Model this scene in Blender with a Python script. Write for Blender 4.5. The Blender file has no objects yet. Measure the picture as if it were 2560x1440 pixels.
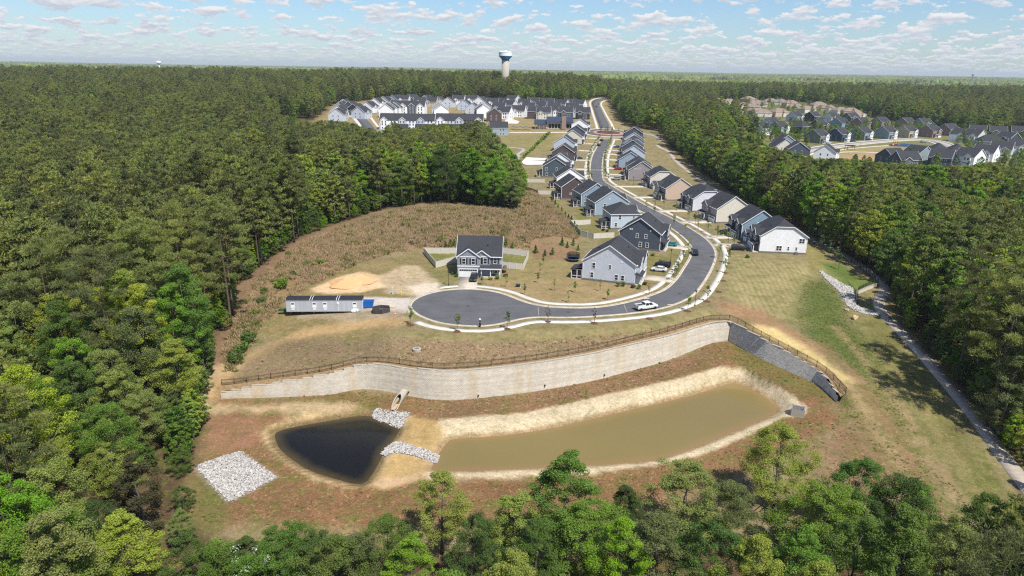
import bpy, bmesh, math, random
import numpy as np
from mathutils import Vector, Matrix, Euler
from mathutils.geometry import tessellate_polygon

R = math.radians
rng = np.random.default_rng(7)
random.seed(7)
scene = bpy.context.scene
col = scene.collection

# ------------------------------------------------------------------ camera
CAM_Z, PITCH, ROLL, F = 55.0, 17.7, 0.9, 1708.0
camd = bpy.data.cameras.new('camera')
cam = bpy.data.objects.new('camera', camd)
col.objects.link(cam)
camd.sensor_width = 36.0
camd.lens = 36.0 * F / 2560.0
camd.clip_start = 1.0
camd.clip_end = 60000.0
cam.location = (0, 0, CAM_Z)
CAM_M = Matrix.Rotation(R(90 - PITCH), 3, 'X') @ Matrix.Rotation(R(ROLL), 3, 'Z')
cam.rotation_euler = CAM_M.to_euler()
scene.camera = cam
CM = np.array(CAM_M)

# ------------------------------------------------------------------ sun, sky, exposure
SUN_AZ, SUN_EL = 36.0, 57.0           # sun stands behind the camera, to the right
to_sun = Vector((math.sin(R(SUN_AZ)) * math.cos(R(SUN_EL)), -math.cos(R(SUN_AZ)) * math.cos(R(SUN_EL)), math.sin(R(SUN_EL))))
sund = bpy.data.lights.new('sun', 'SUN')
sund.energy = 4.7
sund.angle = R(0.53)
sund.color = (1.0, 0.96, 0.90)
sun = bpy.data.objects.new('sun', sund)
sun.rotation_euler = to_sun.to_track_quat('Z', 'Y').to_euler()
col.objects.link(sun)
vs = scene.view_settings
vs.view_transform = 'Standard'
vs.look = 'None'
vs.exposure = 0.42
vs.gamma = 1.0
vs.use_curve_mapping = False

world = bpy.data.worlds.new('World')
scene.world = world
world.use_nodes = True
wt = world.node_tree
wt.nodes.clear()
def wn(t, **kw):
    n = wt.nodes.new(t)
    for k, v in kw.items():
        setattr(n, k, v)
    return n
def wmath(op, a, b=None, c=None, clamp=False):
    n = wn('ShaderNodeMath', operation=op, use_clamp=clamp)
    for i, v in enumerate((a, b, c)):
        if v is None:
            continue
        if isinstance(v, (int, float)):
            n.inputs[i].default_value = v
        else:
            wt.links.new(v, n.inputs[i])
    return n.outputs[0]
def wsmooth(v, a, b):
    n = wn('ShaderNodeMapRange', interpolation_type='SMOOTHSTEP')
    wt.links.new(v, n.inputs[0])
    n.inputs[1].default_value = a
    n.inputs[2].default_value = b
    return n.outputs[0]
sky = wn('ShaderNodeTexSky', sky_type='NISHITA', sun_disc=False)
sky.sun_elevation = R(SUN_EL)
sky.sun_rotation = math.atan2(to_sun.x, to_sun.y)
sky.altitude = 120.0
sky.air_density = 1.15
sky.dust_density = 0.35
sky.ozone_density = 2.2
bg_sky = wn('ShaderNodeBackground')
bg_sky.inputs[1].default_value = 0.090
tint = wn('ShaderNodeMix', data_type='RGBA', blend_type='MULTIPLY')
tint.inputs[0].default_value = 1.0
tint.inputs[7].default_value = (0.70, 0.87, 1.12, 1)
wt.links.new(sky.outputs[0], tint.inputs[6])
wt.links.new(tint.outputs[2], bg_sky.inputs[0])
tc = wn('ShaderNodeTexCoord')
sep = wn('ShaderNodeSeparateXYZ')
wt.links.new(tc.outputs['Generated'], sep.inputs[0])
X_, Y_, Z_ = sep.outputs
az = wmath('ARCTAN2', X_, Y_)
el = wmath('ARCSINE', Z_)
def cloud_noise(s, stretch, seed, dz=0.0, detail=4.0):
    cb = wn('ShaderNodeCombineXYZ')
    wt.links.new(wmath('MULTIPLY', az, s), cb.inputs[0])
    e2 = wmath('ADD', el, dz) if dz else el
    wt.links.new(wmath('MULTIPLY', e2, s * stretch), cb.inputs[1])
    cb.inputs[2].default_value = seed
    n = wn('ShaderNodeTexNoise')
    n.inputs['Scale'].default_value = 1.0
    n.inputs['Detail'].default_value = detail
    n.inputs['Roughness'].default_value = 0.62
    wt.links.new(cb.outputs[0], n.inputs['Vector'])
    return n.outputs[0]
# rows of fair-weather cumulus: the farther (lower) the row, the finer its clouds; the rows go on up to the zenith
rows = [(0.002, 0.008, 0.022, 0.032, 60.0, 3.0, 3.1, 0.445), (0.016, 0.026, 0.044, 0.062, 42.0, 2.7, 9.7, 0.470),
        (0.040, 0.055, 0.10, 0.15, 26.0, 2.6, 5.2, 0.505), (0.10, 0.16, 1.3, 1.57, 4.0, 1.9, 33.9, 0.53)]
mask, lit = None, None
for a0, a1, b0, b1, s, st, seed, thr in rows:
    n = cloud_noise(s, st, seed)
    n2 = cloud_noise(s, st, seed, dz=0.22 / (s * st), detail=1.5)
    win = wmath('MULTIPLY', wsmooth(el, a0, a1), wmath('SUBTRACT', 1.0, wsmooth(el, b0, b1)))
    dens = wmath('ADD', n, wmath('MULTIPLY', wmath('SUBTRACT', win, 1.0), 0.22))
    m = wsmooth(dens, thr, thr + 0.07)
    l = wmath('MULTIPLY_ADD', wmath('SUBTRACT', n, n2), 5.0, 0.45, clamp=True)
    if mask is None:
        mask, lit = m, l
    else:
        mx = wn('ShaderNodeMix', data_type='FLOAT')
        wt.links.new(m, mx.inputs[0]); wt.links.new(lit, mx.inputs[2]); wt.links.new(l, mx.inputs[3])
        lit = mx.outputs[0]
        mask = wmath('MAXIMUM', mask, m)
cm = wn('ShaderNodeMix', data_type='RGBA')
cm.inputs[6].default_value = (0.60, 0.66, 0.76, 1)
cm.inputs[7].default_value = (0.98, 0.97, 0.96, 1)
wt.links.new(lit, cm.inputs[0])
bg_cloud = wn('ShaderNodeBackground')
wt.links.new(cm.outputs[2], bg_cloud.inputs[0])
bg_cloud.inputs[1].default_value = 0.70
fade = wmath('MULTIPLY', mask, wmath('MULTIPLY_ADD', wsmooth(el, 0.004, 0.04), 0.4, 0.55))
mixw = wn('ShaderNodeMixShader')
wt.links.new(fade, mixw.inputs[0])
wt.links.new(bg_sky.outputs[0], mixw.inputs[1])
wt.links.new(bg_cloud.outputs[0], mixw.inputs[2])
wo = wn('ShaderNodeOutputWorld')
wt.links.new(mixw.outputs[0], wo.inputs[0])
cy = scene.cycles
cy.max_bounces = 5
cy.diffuse_bounces = 2
cy.glossy_bounces = 2
cy.transmission_bounces = 3
cy.transparent_max_bounces = 4
cy.volume_bounces = 0
cy.caustics_reflective = False
cy.caustics_refractive = False
cy.use_denoising = False
cy.filter_width = 1.25

# ------------------------------------------------------------------ helpers: picture point <-> place
def ray(px, py):
    d = CM @ np.array([(px - 1280.0) / F, -(py - 720.0) / F, -1.0])
    return d
def at_z(px, py, z):
    d = ray(px, py)
    t = (z - CAM_Z) / d[2]
    return np.array([d[0] * t, d[1] * t, z])
def at_y(px, py, y):
    d = ray(px, py)
    t = y / d[1]
    return np.array([d[0] * t, y, CAM_Z + d[2] * t])
def project(p):
    q = CM.T @ (np.asarray(p, float) - np.array([0, 0, CAM_Z]))
    return 1280 + F * q[0] / -q[2], 720 - F * q[1] / -q[2]
def project_n(P):
    q = (P - np.array([0, 0, CAM_Z])) @ CM
    w = np.where(-q[:, 2] > 0.1, -q[:, 2], 0.1)
    return 1280 + F * q[:, 0] / w, 720 - F * q[:, 1] / w, -q[:, 2]

def vnoise(x, y, seed=0):
    xi, yi = np.floor(x).astype(np.int64), np.floor(y).astype(np.int64)
    fx, fy = x - xi, y - yi
    fx, fy = fx * fx * (3 - 2 * fx), fy * fy * (3 - 2 * fy)
    def h(i, j):
        n = (i * 374761393 + j * 668265263 + seed * 974634777) & 0xFFFFFFFF
        n = ((n ^ (n >> 13)) * 1274126177) & 0xFFFFFFFF
        return ((n ^ (n >> 16)) & 0xFFFF) / 65535.0
    return (h(xi, yi) * (1 - fx) + h(xi + 1, yi) * fx) * (1 - fy) + (h(xi, yi + 1) * (1 - fx) + h(xi + 1, yi + 1) * fx) * fy
def fbm(x, y, s, seed=0, octv=4):
    v, a, t = 0, 1.0, 0
    for i in range(octv):
        v = v + a * vnoise(x / s, y / s, seed + i * 17)
        t += a; a *= 0.5; s *= 0.5
    return v / t
def sstep(v, a, b):
    t = np.clip((v - a) / (b - a), 0, 1)
    return t * t * (3 - 2 * t)
def inside(P, poly):
    x, y = P[:, 0], P[:, 1]
    r = np.zeros(len(P), bool)
    n = len(poly)
    for i in range(n):
        x1, y1 = poly[i][0], poly[i][1]
        x2, y2 = poly[(i + 1) % n][0], poly[(i + 1) % n][1]
        if y1 == y2:
            continue
        c = ((y1 > y) != (y2 > y)) & (x < (x2 - x1) * (y - y1) / (y2 - y1) + x1)
        r ^= c
    return r
def dist_line(P, line, closed=False):
    """distance to a polyline, index of the nearest segment, signed side (+ = left of travel)"""
    best = np.full(len(P), 1e18); idx = np.zeros(len(P), int); side = np.zeros(len(P))
    n = len(line)
    for i in range(n if closed else n - 1):
        a = np.array(line[i][:2]); b = np.array(line[(i + 1) % n][:2])
        ab = b - a
        t = np.clip(((P - a) @ ab) / (ab @ ab + 1e-12), 0, 1)
        d = P - (a + t[:, None] * ab)
        dd = (d * d).sum(1)
        m = dd < best
        best[m] = dd[m]; idx[m] = i
        side[m] = (ab[0] * (P[m, 1] - a[1]) - ab[1] * (P[m, 0] - a[0]))
    return np.sqrt(best), idx, np.sign(side)
def sdist(P, poly):
    """+ inside, - outside"""
    P = np.asarray(P, float)
    lo = np.min([p[:2] for p in poly], 0) - 30; hi = np.max([p[:2] for p in poly], 0) + 30
    out = np.full(len(P), -30.0)
    m = ((P >= lo) & (P <= hi)).all(1)
    if m.any():
        Q = P[m]
        d, _, _ = dist_line(Q, poly, True)
        out[m] = np.where(inside(Q, poly), d, -d)
    return out
def chaikin(pts, n=2, closed=False):
    pts = [np.array(p, float) for p in pts]
    for _ in range(n):
        q = []
        m = len(pts)
        if not closed:
            q.append(pts[0])
        for i in range(m if closed else m - 1):
            a, b = pts[i], pts[(i + 1) % m]
            q += [a * .75 + b * .25, a * .25 + b * .75]
        if not closed:
            q.append(pts[-1])
        pts = q
    return pts
def resample(pts, step):
    pts = np.array(pts, float)
    seg = np.linalg.norm(np.diff(pts[:, :2], axis=0), axis=1)
    s = np.concatenate([[0], np.cumsum(seg)])
    n = max(2, int(round(s[-1] / step)) + 1)
    t = np.linspace(0, s[-1], n)
    return np.stack([np.interp(t, s, pts[:, k]) for k in range(pts.shape[1])], 1)
def offset_line(pts, d):
    """left of travel = positive"""
    p = np.array(pts, float)[:, :2]
    t = np.gradient(p, axis=0)
    t /= np.linalg.norm(t, axis=1)[:, None] + 1e-9
    return p + np.stack([-t[:, 1], t[:, 0]], 1) * d

# ------------------------------------------------------------------ the lie of the land
def macro(x, y):
    z = 5.0 * sstep(y, 360, 500) + 7.0 * sstep(y, 480, 640) + 14.0 * sstep(y, 620, 1100)
    right = sstep(x, 70, 200)
    z = z * (1 - right) + right * (2.5 * sstep(y, 380, 600) + 12.0 * sstep(y, 650, 1200))
    far = sstep(np.hypot(x, y), 1000, 2200)
    hills = 30 * (fbm(x + 5000, y, 1900.0, 3, 3) - 0.5) + 8
    z = z * (1 - far) + far * (hills + 12 * sstep(y, 4000, 9000))
    valley = np.exp(-(((x + 150) / 95.0) ** 2)) * np.exp(-(((y - 385) / 75.0) ** 2))
    valley2 = np.exp(-(((x - 175) / 70.0) ** 2)) * np.exp(-(((y - 400) / 90.0) ** 2))
    return z - 12 * valley - 5 * valley2
# the retaining wall: top edge (picture point + height), foot (picture point)
WALL_TOP = [(553, 978, -6.7), (600, 971, -6.2), (635, 964, -5.7), (725, 950, -4.8), (822, 935, -3.8), (882, 914, -2.9), (910, 909, -2.6),
            (960, 910, -2.4), (1038, 922, -2.2), (1116, 928, -2.1), (1232, 919, -2.0), (1361, 903, -1.8), (1490, 881, -1.6),
            (1550, 866, -1.45), (1675, 838, -1.2), (1753, 813, -1.0), (1784, 804, -0.9), (1828, 802, -0.9), (1903, 843, -1.7),
            (1983, 886, -2.9), (2040, 920, -4.0), (2064, 938, -4.6), (2082, 962, -5.4), (2101, 992, -6.5)]
WALL_FOOT = [(553, 985), (600, 996), (638, 1003), (725, 997), (813, 981), (866, 971), (922, 966), (966, 968), (1007, 977), (1054, 986),
             (1116, 989), (1189, 989), (1260, 985), (1361, 963), (1511, 937), (1644, 908), (1765, 864), (1781, 849), (1820, 848),
             (1912, 881), (1983, 912), (2059, 952), (2094, 997)]
def solve_foot(xy):
    """height at which the upright below a wall-top point meets the foot line of the wall"""
    lo, hi = -12.0, 0.0
    fx = [p[0] for p in WALL_FOOT]; fy = [p[1] for p in WALL_FOOT]
    for _ in range(40):
        m = (lo + hi) / 2
        px, py = project((xy[0], xy[1], m))
        if py > np.interp(px, fx, fy):
            lo = m
        else:
            hi = m
    return (lo + hi) / 2
wt_pts = [at_z(*p) for p in WALL_TOP]
CORNER = 17
WL_A = resample(chaikin(wt_pts[:CORNER + 1], 2), 1.0)
WL_B = resample(chaikin(wt_pts[CORNER:], 1), 1.0)
WALL = np.vstack([WL_A, WL_B[1:]])
WFOOT = np.array([min(solve_foot(p), p[2] - 0.25) for p in WALL])
k_ = np.ones(5) / 5
WFOOT[2:-2] = np.convolve(WFOOT, k_, 'valid')
wl = WALL[:, :2]
EXT_L = [(-260.0, wl[0][1] - 30), (wl[0][0] - 30, wl[0][1] - 6)]
EXT_R = [(wl[-1][0] + 8, wl[-1][1] - 22), (wl[-1][0] + 22, wl[-1][1] - 70), (wl[-1][0] + 30, -50.0)]
DIV = np.vstack([EXT_L, wl, EXT_R])
NL = len(EXT_L)

UP = [(1100, 750, 0), (1300, 700, 0), (1500, 770, 0), (1700, 600, 0), (1600, 500, 0), (1500, 430, 0), (1900, 640, 0), (1950, 700, -.1),
      (1730, 785, -.2), (1200, 838, -.3), (900, 700, 0), (800, 780, -.3), (1000, 840, -.4), (1190, 620, .1), (1100, 560, 3.0), (1000, 530, 4.6),
      (1280, 520, 6.0), (1340, 515, 5.6), (1390, 555, 3.6), (1436, 600, .3), (1200, 580, 2.3), (850, 580, 3), (750, 620, 2), (700, 680, .8),
      (640, 720, -.5), (900, 650, .4), (600, 800, -2), (570, 880, -4.4), (540, 950, -6.2), (620, 900, -3.8), (700, 850, -1.6), (820, 860, -1.4),
      (1000, 880, -1.4), (1300, 860, -1.0), (1600, 820, -.6), (1850, 780, -.5), (1950, 800, -1.7), (2000, 700, -.7), (2050, 650, -.5),
      (2020, 600, -.9), (2100, 640, -1.6), (2180, 690, -2.9), (2200, 745, -3.8), (2222, 800, -4.6), (2260, 840, -5.2), (2330, 920, -6.2),
      (2400, 1010, -7.2), (2480, 1110, -8.2), (2550, 1200, -9.0), (2100, 800, -4.0), (2150, 900, -5.6), (2200, 1000, -7), (2060, 760, -2.4),
      (2120, 960, -6.0), (2120, 1010, -6.6), (2200, 1130, -8.6), (2300, 1300, -10.6), (2450, 1400, -11.5), (530, 990, -6.8), (480, 1010, -7.2),
      (300, 1040, -8.6), (60, 1100, -10), (400, 760, -2.6), (250, 640, -1.6), (500, 620, 0), (300, 850, -5), (2400, 800, -5.0), (2500, 700, -3.6),
      (2300, 640, -2.2), (1900, 530, -.8), (1760, 445, -.3), (1000, 440, 0.0), (800, 480, .5), (1200, 440, 2.0)]
LOW = [(500, 1050, -7.8), (540, 1130, -8.8), (600, 1060, -8.3), (480, 1250, -9.8), (600, 1260, -10.2), (700, 1250, -9.5), (900, 1250, -9.3), (1100, 1235, -9.4),
       (1300, 1225, -9.4), (1500, 1212, -9.4), (1700, 1180, -9.4), (1900, 1110, -9.2), (2010, 1045, -8.9), (2050, 1010, -8.0), (2150, 1100, -8.4),
       (2300, 1170, -8.8), (1000, 1340, -11.3), (600, 1350, -11.5), (1600, 1330, -11.8), (2100, 1270, -10.6), (2300, 1300, -10.6), (1400, 1440, -13),
       (2450, 1400, -11.5), (400, 1440, -13), (60, 1440, -13.5), (2120, 1010, -6.6), (2200, 1130, -8.6), (530, 990, -6.8), (480, 1010, -7.2),
       (300, 1040, -8.6), (60, 1100, -10), (1035, 1045, -8.6), (1010, 1095, -8.9), (985, 1150, -8.9), (955, 1190, -9.2), (1060, 1100, -9.2),
       (660, 1090, -9.0), (760, 1040, -8.9), (900, 1020, -8.7), (2550, 1200, -9.0), (2400, 1010, -7.2), (2330, 920, -6.2)]
BIG = [(1073, 1180), (1086, 1156), (1099, 1131), (1116, 1107), (1133, 1096), (1232, 1092), (1361, 1075), (1490, 1045), (1619, 1015), (1730, 989),
       (1808, 963), (1834, 956), (1876, 970), (1928, 1002), (1943, 1021), (1937, 1036), (1876, 1062), (1769, 1107), (1683, 1139), (1619, 1154),
       (1490, 1163), (1318, 1171), (1146, 1178)]
SMALL = [(687, 1080), (726, 1069), (804, 1055), (882, 1041), (922, 1039), (950, 1046), (991, 1066), (1004, 1069), (985, 1099), (960, 1130), (951, 1152), (929, 1189),
         (913, 1210), (891, 1211), (851, 1202), (772, 1177), (726, 1146), (697, 1121), (687, 1096)]
ZW = -10.0
BIGW = chaikin([at_z(x, y, ZW) for x, y in BIG], 1, True)
SMALLW = chaikin([at_z(x, y, ZW) for x, y in SMALL], 1, True)
def tps_fit(P, z):
    n = len(P)
    d2 = ((P[:, None] - P[None]) ** 2).sum(2) + 1e-9
    K = 0.5 * d2 * np.log(d2)
    A = np.zeros((n + 3, n + 3))
    A[:n, :n] = K + np.eye(n) * 4.0
    A[:n, n] = 1; A[:n, n + 1:] = P
    A[n, :n] = 1; A[n + 1:, :n] = P.T
    return np.linalg.solve(A, np.concatenate([z, [0, 0, 0]])), P
def tps_eval(fit, Q):
    w, P = fit
    out = w[len(P)] + Q @ w[len(P) + 1:]
    for k in range(0, len(Q), 20000):
        q = Q[k:k + 20000]
        d2 = (q * q).sum(1)[:, None] + (P * P).sum(1)[None] - 2 * q @ P.T
        d2 = np.maximum(d2, 0) + 1e-9
        out[k:k + 20000] += (0.5 * d2 * np.log(d2)) @ w[:len(P)]
    return out
S_ = 50.0
ring = [(x, y, macro(np.array([x]), np.array([y]))[0]) for x, y in
        [(-200, 330), (-120, 340), (-50, 340), (0, 335), (60, 335), (120, 335), (200, 330), (230, 250), (230, 160), (-220, 250), (-220, 160)]]
ring = [(x, y, z - (5 if abs(x) > 200 and y < 200 else 0)) for x, y, z in ring]
up_pts = [at_z(*p) for p in UP] + [WALL[i] for i in range(0, len(WALL), 5)] + [np.array(r) for r in ring]
lo_pts = [at_z(*p) for p in LOW] + [np.array([WALL[i][0], WALL[i][1], WFOOT[i]]) for i in range(0, len(WALL), 5)] + \
         [BIGW[i] for i in range(0, len(BIGW), 3)] + [SMALLW[i] for i in range(0, len(SMALLW), 3)] + [np.array([-220, 60, -14.0]), np.array([200, 60, -13.0]), np.array([0, 40, -15.0])]
up_pts, lo_pts = np.array(up_pts), np.array(lo_pts)
FIT_U = tps_fit(up_pts[:, :2] / S_, up_pts[:, 2])
FIT_L = tps_fit(lo_pts[:, :2] / S_, lo_pts[:, 2])
FLAT = [at_z(x, y, 0)[:2] for x, y in
        [(930, 745), (980, 800), (1010, 826), (1100, 832), (1200, 838), (1350, 818), (1500, 812), (1650, 796), (1760, 768), (1830, 710), (1960, 680), (2015, 655), (2000, 600), (1850, 520), (1720, 445), (1650, 395),
         (1640, 372), (1330, 372), (1325, 420), (1345, 490), (1430, 545), (1446, 600), (1440, 640), (1400, 655), (1330, 650), (1045, 632), (1060, 690), (960, 715)]]
def H_exact(x, y):
    x = np.atleast_1d(np.asarray(x, float)); y = np.atleast_1d(np.asarray(y, float))
    out = macro(x, y)
    base = out.copy()
    m = (x > -235) & (x < 245) & (y > 20) & (y < 350)
    if m.any():
        Q = np.stack([x[m], y[m]], 1)
        zu = tps_eval(FIT_U, Q / S_); zl = tps_eval(FIT_L, Q / S_)
        d, idx, sd = dist_line(Q, DIV)
        s = d * sd
        onwall = (idx >= NL) & (idx < NL + len(wl) - 1)
        wsoft = np.where(onwall, 0.02, np.clip(np.minimum(np.linalg.norm(Q - wl[0], axis=1), np.linalg.norm(Q - wl[-1], axis=1)) * 0.9, 0.6, 14))
        s2 = np.where(onwall, s - 1.1, s)
        w = sstep(s2, -wsoft, wsoft)
        z = zu * w + zl * (1 - w)
        fl = sstep(sdist(Q, FLAT), -9, 0.5) * (s2 > 0)
        z = z * (1 - fl) + fl * (base[m] - 0.05)
        for poly in (BIGW, SMALLW):
            sd2 = sdist(Q, poly)
            w2 = sstep(-sd2, 0.7, 3.0)
            zo = (ZW - sd2 * 0.3) * (1 - w2) + np.maximum(z, ZW + 0.25) * w2
            z = np.where(sd2 > 0, ZW - np.clip(sd2 * 0.3, 0, 1.6), np.where(sd2 > -3.0, zo, z))
        e = np.minimum.reduce([sstep(Q[:, 0], -235, -170), 1 - sstep(Q[:, 0], 185, 245), 1 - sstep(Q[:, 1], 300, 350)])
        z = z * e + base[m] * (1 - e)
        out[m] = z
    return out
def grow(a, b, s0, ratio):
    out = [a]; s = s0
    while abs(out[-1] - a) < abs(b - a):
        out.append(out[-1] + math.copysign(s, b - a)); s *= ratio
    return out
ys = np.concatenate([np.array([-400, -200, -80, 0, 25, 40, 50]),
                     np.arange(56, 255, 0.8), np.arange(255, 340, 1.3), np.arange(340, 820, 4.5), grow(822, 16000, 6, 1.085)])
xr = np.arange(-118, 128, 0.8)
xs = np.concatenate([np.array(grow(-470, -12000, 8, 1.13))[::-1], np.arange(-466, -118, 3.5), xr, np.arange(128, 476, 3.5), grow(480, 12000, 8, 1.13)])
GX, GY = np.meshgrid(xs, ys)
PX = np.stack([GX.ravel(), GY.ravel()], 1)
HZ = H_exact(PX[:, 0], PX[:, 1])
near = (PX[:, 0] > -118) & (PX[:, 0] < 128) & (PX[:, 1] > 56) & (PX[:, 1] < 340)
HZ[near] += 0.10 * (fbm(PX[near, 0], PX[near, 1], 5.0, 11, 3) - 0.5) * sstep(-sdist(PX[near], FLAT), 0.5, 6) * sstep(np.abs(sdist(PX[near], BIGW)), .8, 3) * sstep(np.abs(sdist(PX[near], SMALLW)), .8, 3)
nx, ny = len(xs), len(ys)
HG = HZ.reshape(ny, nx)
def H(x, y):
    """height of the ground sheet"""
    x = np.clip(np.atleast_1d(np.asarray(x, float)), xs[0], xs[-1] - 1e-3); y = np.clip(np.atleast_1d(np.asarray(y, float)), ys[0], ys[-1] - 1e-3)
    i = np.clip(np.searchsorted(xs, x, 'right') - 1, 0, nx - 2); j = np.clip(np.searchsorted(ys, y, 'right') - 1, 0, ny - 2)
    u = (x - xs[i]) / (xs[i + 1] - xs[i]); v = (y - ys[j]) / (ys[j + 1] - ys[j])
    return (HG[j, i] * (1 - u) + HG[j, i + 1] * u) * (1 - v) + (HG[j + 1, i] * (1 - u) + HG[j + 1, i + 1] * u) * v
def Hs(x, y):
    return float(H([x], [y])[0])
TS = np.concatenate([np.arange(55, 400, 2.0), np.arange(400, 1600, 8.0), np.arange(1600, 9000, 60.0)])
def G(px, py):
    """the place on the ground that shows at a picture point"""
    d = ray(px, py)
    d = d / np.hypot(d[0], d[1])
    z = CAM_Z + d[2] * TS
    h = H(d[0] * TS, d[1] * TS)
    k = np.argmax(z < h)
    if not (z < h).any():
        t = TS[-1]
        return np.array([d[0] * t, d[1] * t, Hs(d[0] * t, d[1] * t)])
    lo, hi = (TS[k - 1] if k else 20.0), TS[k]
    for _ in range(14):
        m = (lo + hi) / 2
        if CAM_Z + d[2] * m < H([d[0] * m], [d[1] * m])[0]:
            hi = m
        else:
            lo = m
    t = (lo + hi) / 2
    return np.array([d[0] * t, d[1] * t, Hs(d[0] * t, d[1] * t)])
def GP(pts):
    return [G(*p)[:2] for p in pts]

# ------------------------------------------------------------------ materials
def srgb(r, g, b, k=0.78):
    f = lambda c: ((c / 255 + 0.055) / 1.055) ** 2.4 if c > 10 else c / 255 / 12.92
    return (f(r) * k, f(g) * k, f(b) * k, 1.0)
MATS = {}
class NT:
    def __init__(s, name):
        s.m = bpy.data.materials.new(name); s.m.use_nodes = True
        s.t = s.m.node_tree; s.t.nodes.clear()
        s.out = s.t.nodes.new('ShaderNodeOutputMaterial')
    def n(s, t, ins=None, **kw):
        n = s.t.nodes.new(t)
        for k, v in kw.items():
            setattr(n, k, v)
        for k, v in (ins or {}).items():
            if hasattr(v, 'is_linked') or isinstance(v, bpy.types.NodeSocket):
                s.t.links.new(v, n.inputs[k])
            else:
                n.inputs[k].default_value = v
        return n
    def noise(s, scale, detail=4, rough=0.55, vec=None, dist=0.0):
        n = s.n('ShaderNodeTexNoise', {'Scale': scale, 'Detail': detail, 'Roughness': rough, 'Distortion': dist})
        if vec is not None:
            s.t.links.new(vec, n.inputs['Vector'])
        return n.outputs[0]
    def rng(s, v, a, b, c=0.0, d=1.0):
        n = s.n('ShaderNodeMapRange', {0: v, 1: a, 2: b, 3: c, 4: d})
        return n.outputs[0]
    def math(s, op, a, b=0.0):
        return s.n('ShaderNodeMath', {0: a, 1: b}, operation=op).outputs[0]
    def mix(s, f, a, b, mode='MIX'):
        n = s.n('ShaderNodeMix', {0: f, 6: a, 7: b}, data_type='RGBA', blend_type=mode)
        return n.outputs[2]
    def hsv(s, c, h=0.5, sa=1.0, v=1.0):
        return s.n('ShaderNodeHueSaturation', {'Hue': h, 'Saturation': sa, 'Value': v, 'Color': c}).outputs[0]
    def pos(s):
        return s.n('ShaderNodeNewGeometry').outputs['Position']
    def obco(s):
        return s.n('ShaderNodeTexCoord').outputs['Object']
    def bump(s, h, strength=0.4, dist=0.05):
        return s.n('ShaderNodeBump', {'Height': h, 'Strength': strength, 'Distance': dist}).outputs[0]
    def princ(s, colr, rough=0.8, normal=None, metal=0.0, spec=0.3, **kw):
        ins = {'Base Color': colr, 'Roughness': rough, 'Metallic': metal, 'Specular IOR Level': spec}
        ins.update(kw)
        n = s.n('ShaderNodeBsdfPrincipled', ins)
        if normal is not None:
            s.t.links.new(normal, n.inputs['Normal'])
        s.t.links.new(n.outputs[0], s.out.inputs[0])
        return n
def mat_plain(name, c, rough=0.7, var=0.12, scale=1.5, metal=0.0, spec=0.3, bump=0.0):
    if name in MATS:
        return MATS[name]
    n = NT(name)
    v = n.rng(n.noise(scale, 5, 0.6, n.obco()), 0.3, 0.7, 1 - var, 1 + var)
    cc = n.hsv(c, v=v)
    n.princ(cc, rough, n.bump(n.noise(scale * 8, 3, 0.6, n.obco()), bump, 0.03) if bump else None, metal, spec)
    MATS[name] = n.m
    return n.m
def mat_siding(name, c, pitch=0.18, vertical=False):
    if name in MATS:
        return MATS[name]
    n = NT(name)
    o = n.obco()
    sx = n.n('ShaderNodeSeparateXYZ', {0: o})
    z = sx.outputs[2]
    saw = n.math('FRACT', n.math('MULTIPLY', z, 1.0 / pitch))
    lines = n.rng(saw, 0.0, 0.12, 0.86, 1.0)
    v = n.math('MULTIPLY', lines, n.rng(n.noise(0.9, 4, 0.6, o), 0.3, 0.7, 0.92, 1.06))
    n.princ(n.hsv(c, v=v), 0.6, n.bump(saw, 0.5, 0.02), spec=0.25)
    MATS[name] = n.m
    return n.m
def mat_roof(name, c):
    if name in MATS:
        return MATS[name]
    n = NT(name)
    o = n.obco()
    sx = n.n('ShaderNodeSeparateXYZ', {0: o})
    rowv = n.math('FRACT', n.math('MULTIPLY', sx.outputs[2], 9.0))
    nz = n.noise(7.0, 2, 0.7, o)
    big = n.noise(0.35, 3, 0.5, o)
    v = n.math('MULTIPLY', n.rng(nz, 0.3, 0.7, 0.78, 1.22), n.math('MULTIPLY', n.rng(big, 0.3, 0.7, 0.9, 1.1), n.rng(rowv, 0, 0.25, 0.86, 1.0)))
    n.princ(n.hsv(c, v=v), 0.88, n.bump(nz, 0.4, 0.03), spec=0.25)
    MATS[name] = n.m
    return n.m
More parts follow.
